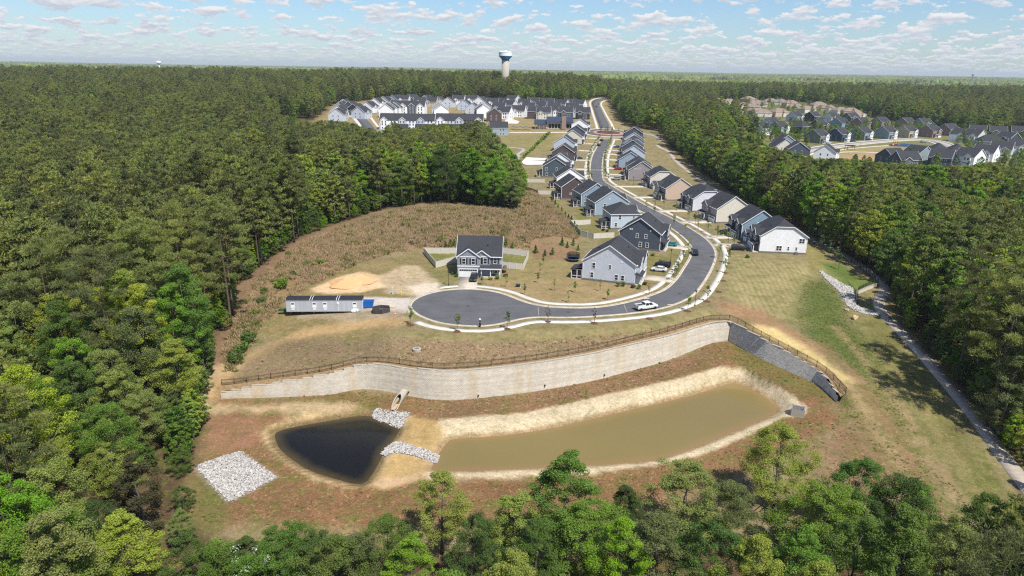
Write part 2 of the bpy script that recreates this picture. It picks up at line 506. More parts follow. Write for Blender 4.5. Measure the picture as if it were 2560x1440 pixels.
def mat_ground():
    n = NT('ground_cover')
    p = n.pos()
    c = n.n('ShaderNodeAttribute', attribute_name='col').outputs[0]
    at = n.n('ShaderNodeAttribute', attribute_name='tex')
    sx = n.n('ShaderNodeSeparateColor', {0: at.outputs[0]})
    rough_amt, green, pale = sx.outputs[0], sx.outputs[1], sx.outputs[2]
    n1 = n.noise(0.12, 5, 0.6, p)
    n2 = n.noise(0.9, 5, 0.65, p)
    n3 = n.noise(4.5, 4, 0.7, p)
    # tufts lie in streaks: stretched noise, two directions
    mp = n.n('ShaderNodeMapping', {0: p, 3: (2.2, 5.5, 2.0)})
    mp.inputs['Rotation'].default_value = (0, 0, 0.6)
    n4 = n.noise(0.8, 4, 0.7, mp.outputs[0], 0.4)
    v = n.math('MULTIPLY', n.rng(n1, 0.3, 0.7, 0.86, 1.14), n.rng(n2, 0.3, 0.7, 0.84, 1.16))
    amp = n.rng(rough_amt, 0, 1, 0.08, 0.62)
    f = n.math('ADD', n.math('MULTIPLY', n.math('SUBTRACT', n.math('ADD', n3, n4), 1.0), n.math('MULTIPLY', amp, 2.6)), 1.0)
    v = n.math('MULTIPLY', v, n.n('ShaderNodeClamp', {0: f, 1: 0.35, 2: 1.8}).outputs[0])
    sp3 = n.n('ShaderNodeSeparateXYZ', {0: p})
    ph = n.math('ADD', n.math('MULTIPLY', sp3.outputs[0], 4.1), n.math('MULTIPLY', sp3.outputs[1], -0.55))
    ph = n.math('ADD', ph, n.math('MULTIPLY', n.noise(0.25, 2, 0.5, p), 3.0))
    stv = n.math('ADD', 1.0, n.math('MULTIPLY', n.math('MULTIPLY', n.math('SINE', ph), 0.09), at.outputs['Alpha']))
    v = n.math('MULTIPLY', v, stv)
    c1 = n.hsv(c, v=v)
    gm = n.math('MULTIPLY', n.rng(n.noise(0.35, 5, 0.7, p, 0.6), 0.46, 0.62), green)
    c2 = n.mix(gm, c1, n.n('ShaderNodeRGB').outputs[0], 'MIX')
    c2n = c2.node
    rgb = c2n.inputs[7].links[0].from_node
    rgb.outputs[0].default_value = srgb(104, 108, 52)
    gv = n.n('ShaderNodeMix', {0: gm, 6: c1, 7: n.hsv(rgb.outputs[0], v=v)}, data_type='RGBA').outputs[2]
    pm = n.math('MULTIPLY', n.rng(n.noise(1.6, 6, 0.75, p, 0.5), 0.56, 0.66), pale)
    c3 = n.mix(pm, gv, srgb(214, 188, 142))
    hgt = n.math('ADD', n.math('MULTIPLY', n3, 0.6), n4)
    n.princ(c3, 0.95, n.bump(hgt, 0.8, 0.16), spec=0.12)
    return n.m
def mat_asphalt(name, c, patch=0.12):
    n = NT(name)
    p = n.pos()
    a = n.noise(0.18, 4, 0.6, p)
    b = n.noise(2.2, 4, 0.7, p)
    mp = n.n('ShaderNodeMapping', {0: p, 3: (0.15, 1.2, 1.0)})
    t = n.noise(1.0, 5, 0.7, mp.outputs[0], 0.6)
    v = n.math('MULTIPLY', n.rng(a, 0.3, 0.7, 1 - patch, 1 + patch), n.math('MULTIPLY', n.rng(b, 0.3, 0.7, 0.9, 1.1), n.rng(t, 0.3, 0.7, 0.86, 1.12)))
    n.princ(n.hsv(c, v=v), 0.85, n.bump(n.noise(30, 2, 0.6, p), 0.3, 0.01), spec=0.3)
    return n.m
def mat_concrete(name, c, joint=1.5, var=0.1):
    if name in MATS:
        return MATS[name]
    n = NT(name)
    p = n.pos()
    a = n.rng(n.noise(0.5, 5, 0.65, p), 0.3, 0.7, 1 - var, 1 + var)
    b = n.rng(n.noise(5, 4, 0.7, p), 0.3, 0.7, 0.94, 1.05)
    n.princ(n.hsv(c, v=n.math('MULTIPLY', a, b)), 0.85, n.bump(n.noise(12, 3, 0.6, p), 0.2, 0.01), spec=0.25)
    MATS[name] = n.m
    return n.m

# ------------------------------------------------------------------ mesh building
class MB:
    def __init__(s):
        s.v = []; s.f = []; s.m = []
    def add(s, vs, fs, m=0):
        b = len(s.v)
        s.v += [tuple(map(float, p)) for p in vs]
        s.f += [tuple(i + b for i in f) for f in fs]
        s.m += [m] * len(fs)
        return s
    def box(s, c, d, m=0, rz=0.0, top=None):
        x, y, z = d[0] / 2, d[1] / 2, d[2] / 2
        t = top or (1, 1)
        pts = [(-x, -y, -z), (x, -y, -z), (x, y, -z), (-x, y, -z), (-x * t[0], -y * t[1], z), (x * t[0], -y * t[1], z), (x * t[0], y * t[1], z), (-x * t[0], y * t[1], z)]
        ca, sa = math.cos(rz), math.sin(rz)
        pts = [(c[0] + p[0] * ca - p[1] * sa, c[1] + p[0] * sa + p[1] * ca, c[2] + p[2]) for p in pts]
        return s.add(pts, [(0, 3, 2, 1), (4, 5, 6, 7), (0, 1, 5, 4), (1, 2, 6, 5), (2, 3, 7, 6), (3, 0, 4, 7)], m)
    def bar(s, a, b, w, h, m=0):
        a, b = Vector(a), Vector(b)
        d = (b - a).normalized()
        up = Vector((0, 0, 1)) if abs(d.z) < 0.95 else Vector((1, 0, 0))
        sx = d.cross(up).normalized() * (w / 2)
        sy = sx.normalized().cross(d).normalized() * (h / 2)
        pts = [a - sx - sy, a + sx - sy, a + sx + sy, a - sx + sy, b - sx - sy, b + sx - sy, b + sx + sy, b - sx + sy]
        return s.add(pts, [(3, 2, 1, 0), (4, 5, 6, 7), (0, 1, 5, 4), (1, 2, 6, 5), (2, 3, 7, 6), (3, 0, 4, 7)], m)
    def prism_x(s, prof, x0, x1, m=0):
        """closed (y, z) outline pushed along x"""
        n = len(prof)
        vs = [(x0, p[0], p[1]) for p in prof] + [(x1, p[0], p[1]) for p in prof]
        fs = [tuple(range(n - 1, -1, -1)), tuple(range(n, 2 * n))] + [(i, (i + 1) % n, n + (i + 1) % n, n + i) for i in range(n)]
        return s.add(vs, fs, m)
    def prism_y(s, prof, y0, y1, m=0):
        n = len(prof)
        vs = [(p[0], y0, p[1]) for p in prof] + [(p[0], y1, p[1]) for p in prof]
        fs = [tuple(range(n)), tuple(range(2 * n - 1, n - 1, -1))] + [(i, n + i, n + (i + 1) % n, (i + 1) % n) for i in range(n)]
        return s.add(vs, fs, m)
    def slab(s, polys, t, m=0, down=True):
        """roof faces given as top outlines sharing corners; closed underneath and along the free edges"""
        key = {}; vs = []
        def vi(p):
            k = tuple(round(c, 4) for c in p)
            if k not in key:
                key[k] = len(vs); vs.append(k)
            return key[k]
        F_ = [[vi(p) for p in poly] for poly in polys]
        n = len(vs)
        cnt = {}
        for f in F_:
            for i in range(len(f)):
                e = (f[i], f[(i + 1) % len(f)])
                cnt[e] = cnt.get(e, 0) + 1
        fs = [tuple(f) for f in F_] + [tuple(i + n for i in reversed(f)) for f in F_]
        for (a, b) in cnt:
            if (b, a) not in cnt:
                fs.append((b, a, a + n, b + n))
        return s.add(vs + [(p[0], p[1], p[2] - t) for p in vs], fs, m)
    def tube(s, pts, rad, sides=7, m=0, cap=True):
        pts = [Vector(p) for p in pts]
        rings = []
        for i, p in enumerate(pts):
            d = (pts[min(i + 1, len(pts) - 1)] - pts[max(i - 1, 0)]).normalized()
            up = Vector((0, 0, 1)) if abs(d.z) < 0.9 else Vector((1, 0, 0))
            a = d.cross(up).normalized(); b = a.cross(d).normalized()
            r = rad[i] if hasattr(rad, '__len__') else rad
            rings.append([p + (a * math.cos(2 * math.pi * k / sides) + b * math.sin(2 * math.pi * k / sides)) * r for k in range(sides)])
        vs = [q for ring in rings for q in ring]
        fs = []
        for i in range(len(pts) - 1):
            for k in range(sides):
                fs.append((i * sides + k, (i + 1) * sides + k, (i + 1) * sides + (k + 1) % sides, i * sides + (k + 1) % sides))
        if cap:
            fs += [tuple(range(sides)), tuple(range(len(vs) - 1, len(vs) - sides - 1, -1))]
        return s.add(vs, fs, m)
    def lathe(s, prof, sides=24, m=0, c=(0, 0, 0), mats=None):
        vs, fs = [], []
        for r, z in prof:
            vs += [(c[0] + r * math.cos(2 * math.pi * k / sides), c[1] + r * math.sin(2 * math.pi * k / sides), c[2] + z) for k in range(sides)]
        for i in range(len(prof) - 1):
            for k in range(sides):
                fs.append((i * sides + k, i * sides + (k + 1) % sides, (i + 1) * sides + (k + 1) % sides, (i + 1) * sides + k))
        fs += [tuple(range(sides - 1, -1, -1)), tuple(range((len(prof) - 1) * sides, len(prof) * sides))]
        return s.add(vs, fs, m)
    def poly(s, pts, m=0):
        tri = tessellate_polygon([[Vector((p[0], p[1], 0)) for p in pts]])
        fs = []
        for t in tri:
            a, b, c = (pts[i] for i in t)
            cr = (b[0] - a[0]) * (c[1] - a[1]) - (b[1] - a[1]) * (c[0] - a[0])
            fs.append(tuple(t) if cr > 0 else tuple(reversed(t)))
        return s.add(pts, fs, m)
    def mesh(s, name, mats=(), smooth=False):
        me = bpy.data.meshes.new(name)
        me.from_pydata(s.v, [], s.f)
        for m in mats if isinstance(mats, (list, tuple)) else [mats]:
            me.materials.append(m)
        if any(s.m):
            me.polygons.foreach_set('material_index', s.m)
        if smooth:
            me.polygons.foreach_set('use_smooth', [True] * len(s.f))
        me.update()
        return me
def obj(name, me, parent=None, loc=(0, 0, 0), rz=0.0, sc=None):
    o = bpy.data.objects.new(name, me)
    col.objects.link(o)
    o.location = loc
    if rz:
        o.rotation_euler = (0, 0, rz)
    if sc is not None:
        o.scale = sc
    if parent is not None:
        o.parent = parent
    return o
def tag(o, label, cat, group=None, kind=None):
    if label:
        o['label'] = label
    if cat:
        o['category'] = cat
    if group:
        o['group'] = group
    if kind:
        o['kind'] = kind
    return o
def thing(name, label, cat, loc=(0, 0, 0), rz=0.0, group=None):
    o = obj(name, None, None, loc, rz)
    o.empty_display_size = 0.5
    return tag(o, label, cat, group)
def structure(name, me, loc=(0, 0, 0)):
    o = obj(name, me, None, loc)
    o['kind'] = 'structure'
    return o
def np_mesh(name, V, Fq, mats=(), smooth=False):
    """vertices (n,3), faces (m,k) as arrays"""
    me = bpy.data.meshes.new(name)
    V = np.asarray(V, np.float32); Fq = np.asarray(Fq, np.int32)
    me.vertices.add(len(V)); me.vertices.foreach_set('co', V.ravel())
    k = Fq.shape[1]
    me.loops.add(Fq.size); me.loops.foreach_set('vertex_index', Fq.ravel())
    me.polygons.add(len(Fq))
    me.polygons.foreach_set('loop_start', np.arange(0, Fq.size, k, dtype=np.int32))
    me.polygons.foreach_set('loop_total', np.full(len(Fq), k, np.int32))
    if smooth:
        me.polygons.foreach_set('use_smooth', np.ones(len(Fq), bool))
    for m in mats if isinstance(mats, (list, tuple)) else [mats]:
        me.materials.append(m)
    me.update(calc_edges=True)
    return me

# ------------------------------------------------------------------ the ground, one sheet to the horizon
ii = (np.arange(ny - 1)[:, None] * nx + np.arange(nx - 1)[None]).ravel()
GF = np.stack([ii, ii + 1, ii + nx + 1, ii + nx], 1)
GROUND = mat_ground()
gme = np_mesh('ground', np.column_stack([PX, HZ]), GF, GROUND, True)

# ground cover: colour, roughness of the growth, how green, how much pale litter
colr = np.zeros((len(PX), 3)); tex = np.zeros((len(PX), 3))
x_, y_ = PX[:, 0], PX[:, 1]
jit = 4.4 * (fbm(x_, y_, 7.0, 21, 3) - 0.5)
def base(c, t):
    colr[:] = srgb(*c)[:3]; tex[:] = t
def zone(poly, c, t, soft=1.5, k=1.0, world=False, jitter=1.0, noise=None):
    P = poly if world else GP(poly)
    w = k * sstep(sdist(PX, P) + jit * jitter, -soft, soft)
    if noise is not None:
        w = w * noise
    cc = np.array(srgb(*c)[:3])
    colr[:] = colr * (1 - w[:, None]) + cc * w[:, None]
    tex[:] = tex * (1 - w[:, None]) + np.array(t) * w[:, None]
def streak(line, width, c, t, k=0.8, soft=None):
    P = np.array(GP(line))
    d = np.full(len(PX), 99.0)
    m = ((PX > P.min(0) - 15) & (PX < P.max(0) + 15)).all(1)
    d[m] = dist_line(PX[m], P)[0]
    soft = soft or width * 0.7
    w = k * (1 - sstep(d + jit * 0.4, width - soft, width + soft))
    cc = np.array(srgb(*c)[:3])
    colr[:] = colr * (1 - w[:, None]) + cc * w[:, None]
    tex[:] = tex * (1 - w[:, None]) + np.array(t) * w[:, None]
base((98, 78, 54), (0.9, 0.7, 0.2))
CLEAR = [(470, 1290), (488, 1150), (515, 1040), (530, 960), (556, 870), (590, 790), (600, 715), (640, 690), (700, 640), (770, 590), (850, 560), (960, 525),
         (1090, 505), (1292, 525), (1316, 470), (1290, 420), (1240, 385), (1225, 350), (1240, 338), (1480, 326), (1560, 318), (1660, 330), (1665, 362), (1700, 385), (1790, 455), (1900, 528),
         (2030, 590), (2110, 640), (2195, 700), (2238, 740), (2230, 775), (2275, 830), (2345, 910), (2420, 1000), (2500, 1110), (2580, 1220),
         (2520, 1330), (2300, 1370), (2100, 1345), (1900, 1350), (1500, 1385), (1000, 1390), (600, 1375)]
CLEARW = GP(CLEAR)
zone(CLEARW, (150, 135, 94), (0.55, 0.65, 0.3), 2.0, world=True)
zone([(600, 760), (640, 700), (760, 600), (960, 530), (1290, 520), (1320, 470), (1370, 500), (1445, 580), (1440, 600), (1330, 625), (1050, 620), (900, 655), (720, 745), (620, 850), (560, 930), (545, 900)],
     (156, 124, 88), (1.0, 0.55, 0.5), 2.5)
zone([(1150, 540), (1290, 520), (1300, 570), (1240, 600), (1130, 590)], (126, 116, 72), (1.0, 0.8, 0.1), 3.0, 0.7)
zone([(985, 560), (1060, 545), (1120, 575), (1080, 610), (1000, 610)], (140, 112, 95), (0.6, 0.2, 0.2), 2.0)
# forest edge, bare brown strip
streak([(530, 960), (556, 870), (590, 790), (602, 718), (640, 692), (700, 644), (770, 594), (850, 564), (960, 530), (1090, 510)], 2.6, (140, 108, 84), (0.6, 0.15, 0.3), 0.85)
# open lot by the trailer
zone([(1060, 640), (1110, 720), (1035, 745), (990, 820), (960, 870), (720, 850), (640, 830), (650, 780), (760, 700), (930, 655)], (150, 130, 84), (0.5, 0.6, 0.5), 2.5)
zone([(780, 720), (850, 690), (900, 678), (960, 690), (980, 720), (905, 730), (800, 730)], (228, 194, 146), (0.18, 0.0, 0.3), 1.0)
zone([(930, 690), (1040, 665), (1100, 700), (1100, 722), (1040, 742), (960, 735)], (206, 184, 148), (0.5, 0.25, 1.0), 1.5, 0.75)
zone([(1010, 715), (1100, 705), (1110, 722), (1045, 740)], (226, 212, 188), (0.4, 0.0, 0.6), 1.2, 0.9)
zone([(905, 742), (1030, 744), (1034, 770), (1022, 782), (905, 778)], (206, 196, 184), (0.16, 0.0, 0.2), 0.7, 1.0, jitter=0.3)
zone([(740, 776), (1000, 780), (1010, 800), (880, 806), (735, 800)], (176, 158, 130), (0.5, 0.15, 0.8), 1.5, 0.8)
streak([(520, 990), (560, 945), (620, 900), (700, 858), (780, 830), (900, 812), (1000, 805)], 2.3, (196, 160, 108), (0.35, 0.1, 0.5), 0.8)
streak([(512, 985), (530, 955), (560, 925)], 3.0, (200, 168, 120), (0.3, 0.1, 0.4), 0.9)
# slope between the pavement and the wall
zone([(620, 905), (740, 850), (1000, 850), (1250, 856), (1500, 836), (1690, 815), (1760, 800), (1700, 832), (1500, 876), (1240, 915), (1100, 924), (960, 905), (900, 902), (800, 930), (600, 968)],
     (150, 124, 92), (0.95, 0.25, 0.85), 2.0)
zone([(700, 850), (960, 845), (1000, 880), (950, 900), (880, 905), (800, 930), (600, 968), (600, 940)], (138, 118, 88), (0.8, 0.4, 0.35), 2.5, 0.8)
zone([(990, 832), (1150, 838), (1300, 828), (1480, 818), (1640, 806), (1760, 776), (1800, 790), (1650, 822), (1480, 840), (1250, 852), (1050, 850)], (158, 142, 92), (0.3, 0.55, 0.15), 1.2)
# the lot behind the cul-de-sac and the yards along the street
zone([(1200, 705), (1330, 660), (1440, 650), (1462, 700), (1590, 712), (1650, 720), (1560, 762), (1400, 765), (1290, 745)], (166, 142, 96), (0.35, 0.4, 0.15), 1.2)
zone([(1250, 640), (1440, 645), (1440, 690), (1330, 700), (1250, 705)], (150, 136, 82), (0.3, 0.5, 0.05), 2.0, 0.6)
zone([(1060, 655), (1140, 640), (1145, 720), (1110, 722)], (140, 132, 78), (0.35, 0.6, 0.1), 1.0)
zone([(1062, 632), (1320, 636), (1300, 668), (1095, 664)], (128, 128, 66), (0.3, 0.7, 0.0), 0.8, 1.0)
zone([(1440, 520), (1560, 500), (1620, 560), (1600, 620), (1440, 590)], (136, 128, 72), (0.3, 0.6, 0.05), 1.5)
zone([(1590, 640), (1660, 640), (1710, 600), (1735, 640), (1690, 720), (1600, 700)], (140, 128, 72), (0.3, 0.6, 0.05), 1.5)
zone([(1332, 606), (1400, 612), (1440, 618), (1440, 636), (1410, 652), (1340, 648)], (152, 114, 84), (0.6, 0.4, 0.2), 1.2, 0.75, jitter=1.0)
# the big lawn on the right
zone([(1832, 640), (2010, 655), (2040, 690), (2000, 740), (1980, 800), (1930, 800), (1800, 740)], (164, 150, 98), (0.35, 0.6, 0.15), 2.5)
zone([(2010, 600), (2080, 660), (2060, 690), (2020, 670)], (150, 138, 78), (0.3, 0.6, 0.1), 2.5)
zone([(2060, 690), (2090, 720), (2130, 800), (2200, 900), (2260, 1010), (2300, 1100), (2240, 1060), (2150, 940), (2080, 880), (2000, 830), (1990, 770), (2010, 710)], (92, 110, 44), (0.85, 0.8, 0.15), 4.0)
zone([(2100, 660), (2180, 705), (2130, 720), (2080, 690), (2060, 660)], (100, 122, 46), (0.6, 0.6, 0.0), 2.0)
zone([(2140, 765), (2195, 748), (2200, 780), (2150, 776)], (142, 144, 70), (0.3, 0.7, 0.1), 1.0)
zone([(1800, 745), (1900, 770), (1990, 830), (2060, 880), (2130, 950), (2160, 990), (2080, 900), (1940, 830), (1830, 790), (1780, 770)], (172, 130, 92), (0.5, 0.2, 0.5), 2.2, 0.85)
zone([(1880, 812), (1930, 820), (2010, 868), (2090, 918), (2165, 955), (2105, 972), (2070, 930), (1990, 878), (1910, 835)], (222, 196, 124), (0.5, 0.05, 0.2), 1.5, 0.95)
zone([(2110, 960), (2200, 960), (2260, 1040), (2330, 1150), (2350, 1280), (2200, 1200), (2100, 1080)], (142, 124, 76), (0.7, 0.95, 0.5), 4.0, 0.9)
zone([(2200, 760), (2260, 860), (2350, 980), (2440, 1100), (2540, 1250), (2440, 1280), (2350, 1150), (2250, 990), (2180, 880), (2150, 800)], (122, 118, 58), (0.65, 1.0, 0.3), 3.0, 0.9)
zone([(1980, 1090), (2140, 1080), (2230, 1150), (2180, 1240), (2050, 1200)], (148, 112, 82), (0.6, 0.5, 0.4), 4.0, 0.7)
for ln, cc in (([(2090, 820), (2160, 900), (2230, 990), (2320, 1120), (2400, 1250)], (176, 148, 104)), ([(2060, 860), (2130, 930), (2200, 1030), (2280, 1160), (2350, 1290)], (150, 112, 80)), ([(2150, 830), (2220, 920), (2310, 1040), (2410, 1190)], (104, 116, 50)),
               ([(2120, 960), (2180, 1050), (2260, 1180), (2310, 1280)], (178, 150, 106)), ([(2060, 1030), (2120, 1100), (2200, 1220)], (156, 114, 80)), ([(2180, 860), (2260, 960), (2350, 1090), (2440, 1230)], (164, 144, 92))):
    streak(ln, 1.3, cc, (0.7, 0.5, 0.3), 0.55)
# the basin
zone([(520, 1000), (560, 990), (700, 1000), (860, 975), (1000, 985), (1120, 992), (1260, 988), (1420, 960), (1640, 915), (1780, 855), (1830, 852), (1930, 890), (2050, 950), (2090, 1000), (2090, 1060),
      (1990, 1120), (1880, 1180), (1700, 1240), (1450, 1290), (1100, 1320), (700, 1330), (480, 1300), (490, 1150)], (142, 104, 68), (0.95, 0.8, 0.45), 2.5)
zone([(1030, 990), (1260, 990), (1500, 942), (1640, 910), (1780, 860), (1800, 905), (1600, 970), (1320, 1028), (1080, 1050)], (138, 104, 74), (0.95, 0.4, 0.6), 1.5, 0.9)
zone([(1830, 862), (1920, 890), (2060, 955), (2085, 1010), (2030, 1000), (1930, 950), (1850, 915)], (124, 112, 54), (0.6, 0.8, 0.0), 2.0, 0.85)
zone([(480, 1200), (540, 1200), (590, 1262), (540, 1330), (480, 1320)], (118, 112, 56), (0.6, 0.8, 0.1), 2.0, 0.9)
zone([(700, 1000), (860, 978), (1000, 985), (1010, 1010), (900, 1010), (740, 1015)], (128, 108, 60), (0.6, 0.6, 0.1), 1.2, 0.8)
zone([(520, 1010), (600, 1010), (760, 1008), (900, 1010), (935, 1028), (760, 1030), (620, 1035), (520, 1035)], (204, 178, 132), (0.4, 0.2, 0.5), 1.5, 0.85)
zone([(500, 1040), (640, 1040), (660, 1090), (600, 1130), (500, 1140)], (160, 116, 86), (0.5, 0.15, 0.3), 1.5, 0.8)
BANKB = GP([(1060, 1204), (1090, 1060), (1103, 1049), (1318, 1030), (1490, 993), (1662, 954), (1799, 916), (1855, 920), (1919, 954), (1984, 989), (2018, 1019), (2010, 1036), (1954, 1045), (1876, 1088),
            (1747, 1139), (1662, 1161), (1490, 1182), (1275, 1193)])
BANKS = GP([(654, 1083), (679, 1061), (772, 1036), (913, 1028), (960, 1035), (1035, 1040), (1062, 1110), (1075, 1190), (960, 1222), (866, 1218), (772, 1195), (700, 1150), (663, 1110)])
zone(BANKS, (198, 168, 118), (0.7, 0.25, 0.5), 0.5, world=True, jitter=0.2)
zone(BANKB, (216, 198, 160), (0.9, 0.3, 0.8), 0.4, world=True, jitter=0.15)
zone([(1025, 1040), (1080, 1050), (1100, 1060), (1110, 1100), (1075, 1180), (945, 1195), (1000, 1100)], (196, 162, 98), (0.35, 0.1, 0.3), 0.8, 0.9, jitter=0.4)
zone([(960, 1190), (1075, 1182), (1110, 1190), (1060, 1205), (950, 1215)], (212, 176, 132), (0.2, 0.0, 0.3), 0.7, 0.9, jitter=0.4)
for poly, cc, k in ((BIGW, (172, 142, 100), 1.0), (SMALLW, (120, 98, 60), 0.9)):
    d = sdist(PX, poly)
    w = k * sstep(d + jit * 0.2, -1.3, -0.6)
    cc = np.array(srgb(*cc)[:3])
    colr[:] = colr * (1 - w[:, None]) + cc * w[:, None]
zone([(490, 1167), (530, 1152), (597, 1130), (640, 1158), (692, 1195), (640, 1222), (572, 1256), (530, 1212)], (206, 202, 196), (0.5, 0, 0), 0.4, jitter=0.05)
for pl_ in ([(932, 1040), (938, 1021), (975, 1031), (1000, 1033), (1025, 1034), (1012, 1052), (1002, 1072), (960, 1058)], [(952, 1137), (965, 1120), (985, 1108), (1020, 1112), (1070, 1128), (1098, 1142), (1095, 1156), (1080, 1158), (1040, 1142), (1010, 1133), (985, 1132), (965, 1142)],
            [(2048, 678), (2085, 698), (2133, 722), (2134, 745), (2141, 765), (2200, 787), (2160, 785), (2116, 764), (2096, 728), (2072, 705)]):
    zone(pl_, (190, 184, 176), (0.5, 0, 0), 0.4, 0.8, jitter=0.05)
# mown stripes on the lawn, wheel tracks on the slope
lw = sstep(sdist(PX, GP([(1832, 640), (2010, 655), (2040, 690), (2000, 740), (1980, 800), (1930, 800), (1800, 740)])), 0, 3)
sl = sstep(sdist(PX, GP([(2000, 1090), (2140, 960), (2260, 1040), (2420, 1300), (2300, 1330), (2100, 1250)])), 0, 6)
u_ = (x_ * 0.82 + y_ * 0.57)
colr *= (1 + 0.14 * sl * (vnoise(u_ / 0.9, y_ * 0 + x_ / 40, 9) - 0.5) * 2)[:, None]
# far clearings: lawns round the houses
FARCLEAR = {
    'town': [(770, 322), (830, 262), (960, 247), (1100, 250), (1460, 258), (1482, 246), (1515, 247), (1545, 300), (1590, 322), (1560, 345), (1480, 360), (1330, 372), (1250, 372), (1225, 350), (1080, 340), (950, 340), (850, 330)],
    'subdivision': [(1835, 330), (1850, 300), (2000, 292), (2250, 306), (2420, 335), (2620, 340), (2620, 440), (2460, 430), (2280, 432), (2100, 425), (2010, 405), (1930, 385), (1880, 350)],
    'tan': [(1775, 254), (1900, 250), (2110, 262), (2160, 288), (2250, 306), (2000, 293), (1850, 304), (1790, 292)],
}
FARW = {k: GP(v) for k, v in FARCLEAR.items()}
zone(FARW['town'], (164, 144, 94), (0.3, 0.4, 0.2), 6, world=True)
zone(FARW['subdivision'], (128, 128, 76), (0.4, 0.6, 0.1), 6, world=True)
zone([(2000, 392), (2100, 372), (2220, 362), (2340, 366), (2370, 380), (2330, 400), (2200, 410), (2080, 410)], (164, 148, 92), (0.3, 0.3, 0.1), 5)
zone(FARW['tan'], (110, 116, 60), (0.5, 0.6, 0.0), 8, world=True)
zone([(1250, 338), (1400, 334), (1385, 360), (1310, 400), (1262, 380)], (150, 138, 84), (0.3, 0.5, 0.1), 4)
zone([(2080, 392), (2200, 380), (2250, 395), (2180, 408), (2100, 408)], (182, 150, 106), (0.2, 0.1, 0.2), 4)
lum_ = colr @ np.array([.3, .6, .1])
colr[:] = colr * .88 + lum_[:, None] * .12
colr[:] *= np.array([.94, .915, .885])
ca = gme.attributes.new('col', 'FLOAT_COLOR', 'POINT')
ca.data.foreach_set('color', np.column_stack([np.clip(colr, 0, 1), np.ones(len(colr))]).astype(np.float32).ravel())
ta = gme.attributes.new('tex', 'FLOAT_COLOR', 'POINT')
ta.data.foreach_set('color', np.column_stack([np.clip(tex, 0, 1), lw]).astype(np.float32).ravel())
structure('ground', gme)

# ------------------------------------------------------------------ street, kerbs, pavements, paths
ASPH = mat_asphalt('street_asphalt', (0.100, 0.099, 0.101, 1), 0.16)
ASPH2 = mat_asphalt('grey_path_asphalt', srgb(180, 168, 152, 0.82), 0.14)
ASPH3 = mat_asphalt('pale_road_asphalt', srgb(176, 168, 160), 0.06)
CONC = mat_concrete('pale_concrete', srgb(226, 214, 192, 0.62), var=0.24)
CONC2 = mat_concrete('white_concrete', srgb(236, 229, 214, 0.66), var=0.18)
CONC3 = mat_concrete('wall_concrete', srgb(190, 182, 166))
PAINT = mat_plain('road_paint', (0.75, 0.75, 0.73, 1), 0.6, 0.08)
E_OUT = [(1028.7, 765), (1035, 777), (1054, 790), (1097, 805.6), (1144, 812), (1191, 814), (1222, 812.5), (1254, 807), (1285, 799), (1316, 793), (1347, 791), (1400, 792.5), (1460, 791.5),
         (1581, 782), (1644, 772), (1691, 758), (1728, 740), (1753, 710), (1772, 679), (1784, 651), (1787, 632), (1778, 613), (1759, 594), (1731, 576), (1691, 552), (1631, 524), (1572, 491),
         (1530, 467), (1512, 456), (1505, 447), (1503, 425), (1505, 396), (1512, 374), (1524, 349)]
E_IN = [(1028.7, 765), (1035, 752), (1057, 740), (1097, 729), (1144, 724), (1191, 724), (1238, 730.6), (1269, 740), (1297, 752), (1332, 763), (1379, 770), (1460, 772), (1519, 768),
        (1581, 755), (1628, 741), (1666, 726), (1694, 701), (1712, 672), (1728, 647), (1733, 629), (1731, 616), (1719, 601), (1697, 582), (1659, 557), (1581, 516), (1534, 492), (1499, 469),
        (1482, 452), (1477, 440), (1476, 425), (1479, 396), (1491, 372), (1505, 349)]
def street_pts(E):
    return [G(px, py)[:2] for px, py in E]
eo = resample(chaikin(street_pts(E_OUT), 2), 1.2)
ei = resample(chaikin(street_pts(E_IN), 2), 1.2)
def drape(P, dz):
    P = np.asarray(P)[:, :2]
    return np.column_stack([P, H(P[:, 0], P[:, 1]) + dz])
def ribbon(a, b, dz, name=None, mats=None, thick=0.0, da=0.0, db=0.0):
    """strip between two lines of equal count, draped"""
    A, B = drape(a, dz + da), drape(b, dz + db)
    n = len(A)
    V = np.vstack([A, B])
    Fq = [(i, i + 1, n + i + 1, n + i) for i in range(n - 1)]
    if thick:
        V = np.vstack([V, A - [0, 0, thick], B - [0, 0, thick]])
        Fq += [(i + 1, i, 2 * n + i, 2 * n + i + 1) for i in range(n - 1)] + [(n + i, n + i + 1, 3 * n + i + 1, 3 * n + i) for i in range(n - 1)]
        Fq += [(0, n, 3 * n, 2 * n), (2 * n - 1, n - 1, 3 * n - 1, 4 * n - 1)]
    me = np_mesh(name, V, np.array(Fq), mats)
    # faces up
    if me.polygons[0].normal.z < 0:
        me.flip_normals()
    return me
asph_loop = np.vstack([ei, eo[::-1][:-1]])
asph_z = drape(asph_loop, 0.05)
mb = MB(); mb.poly([tuple(p) for p in asph_z])
structure('street', mb.mesh('street', ASPH))
def kerb(line, side, name):
    a, b, c = line[:, :2], offset_line(line, side * 0.62), offset_line(line, side * 0.85)
    structure(name, ribbon(a, b, 0.065, name, CONC, 0.1))
    structure('kerb_top', ribbon(b, c, 0.16, 'kerb_top', CONC, 0.2))
kerb(eo, -1, 'gutter')
kerb(ei, 1, 'gutter')
def cut(line, p0, p1):
    a, b = G(*p0)[:2], G(*p1)[:2]
    i = int(np.argmin(((line[:, :2] - a) ** 2).sum(1))); j = int(np.argmin(((line[:, :2] - b) ** 2).sum(1)))
    return line[min(i, j):max(i, j) + 1]
so = cut(eo, (1062, 795), (1524, 349))
structure('pavement', ribbon(offset_line(so, -2.6), offset_line(so, -4.3), 0.1, 'pavement', CONC2, 0.15))
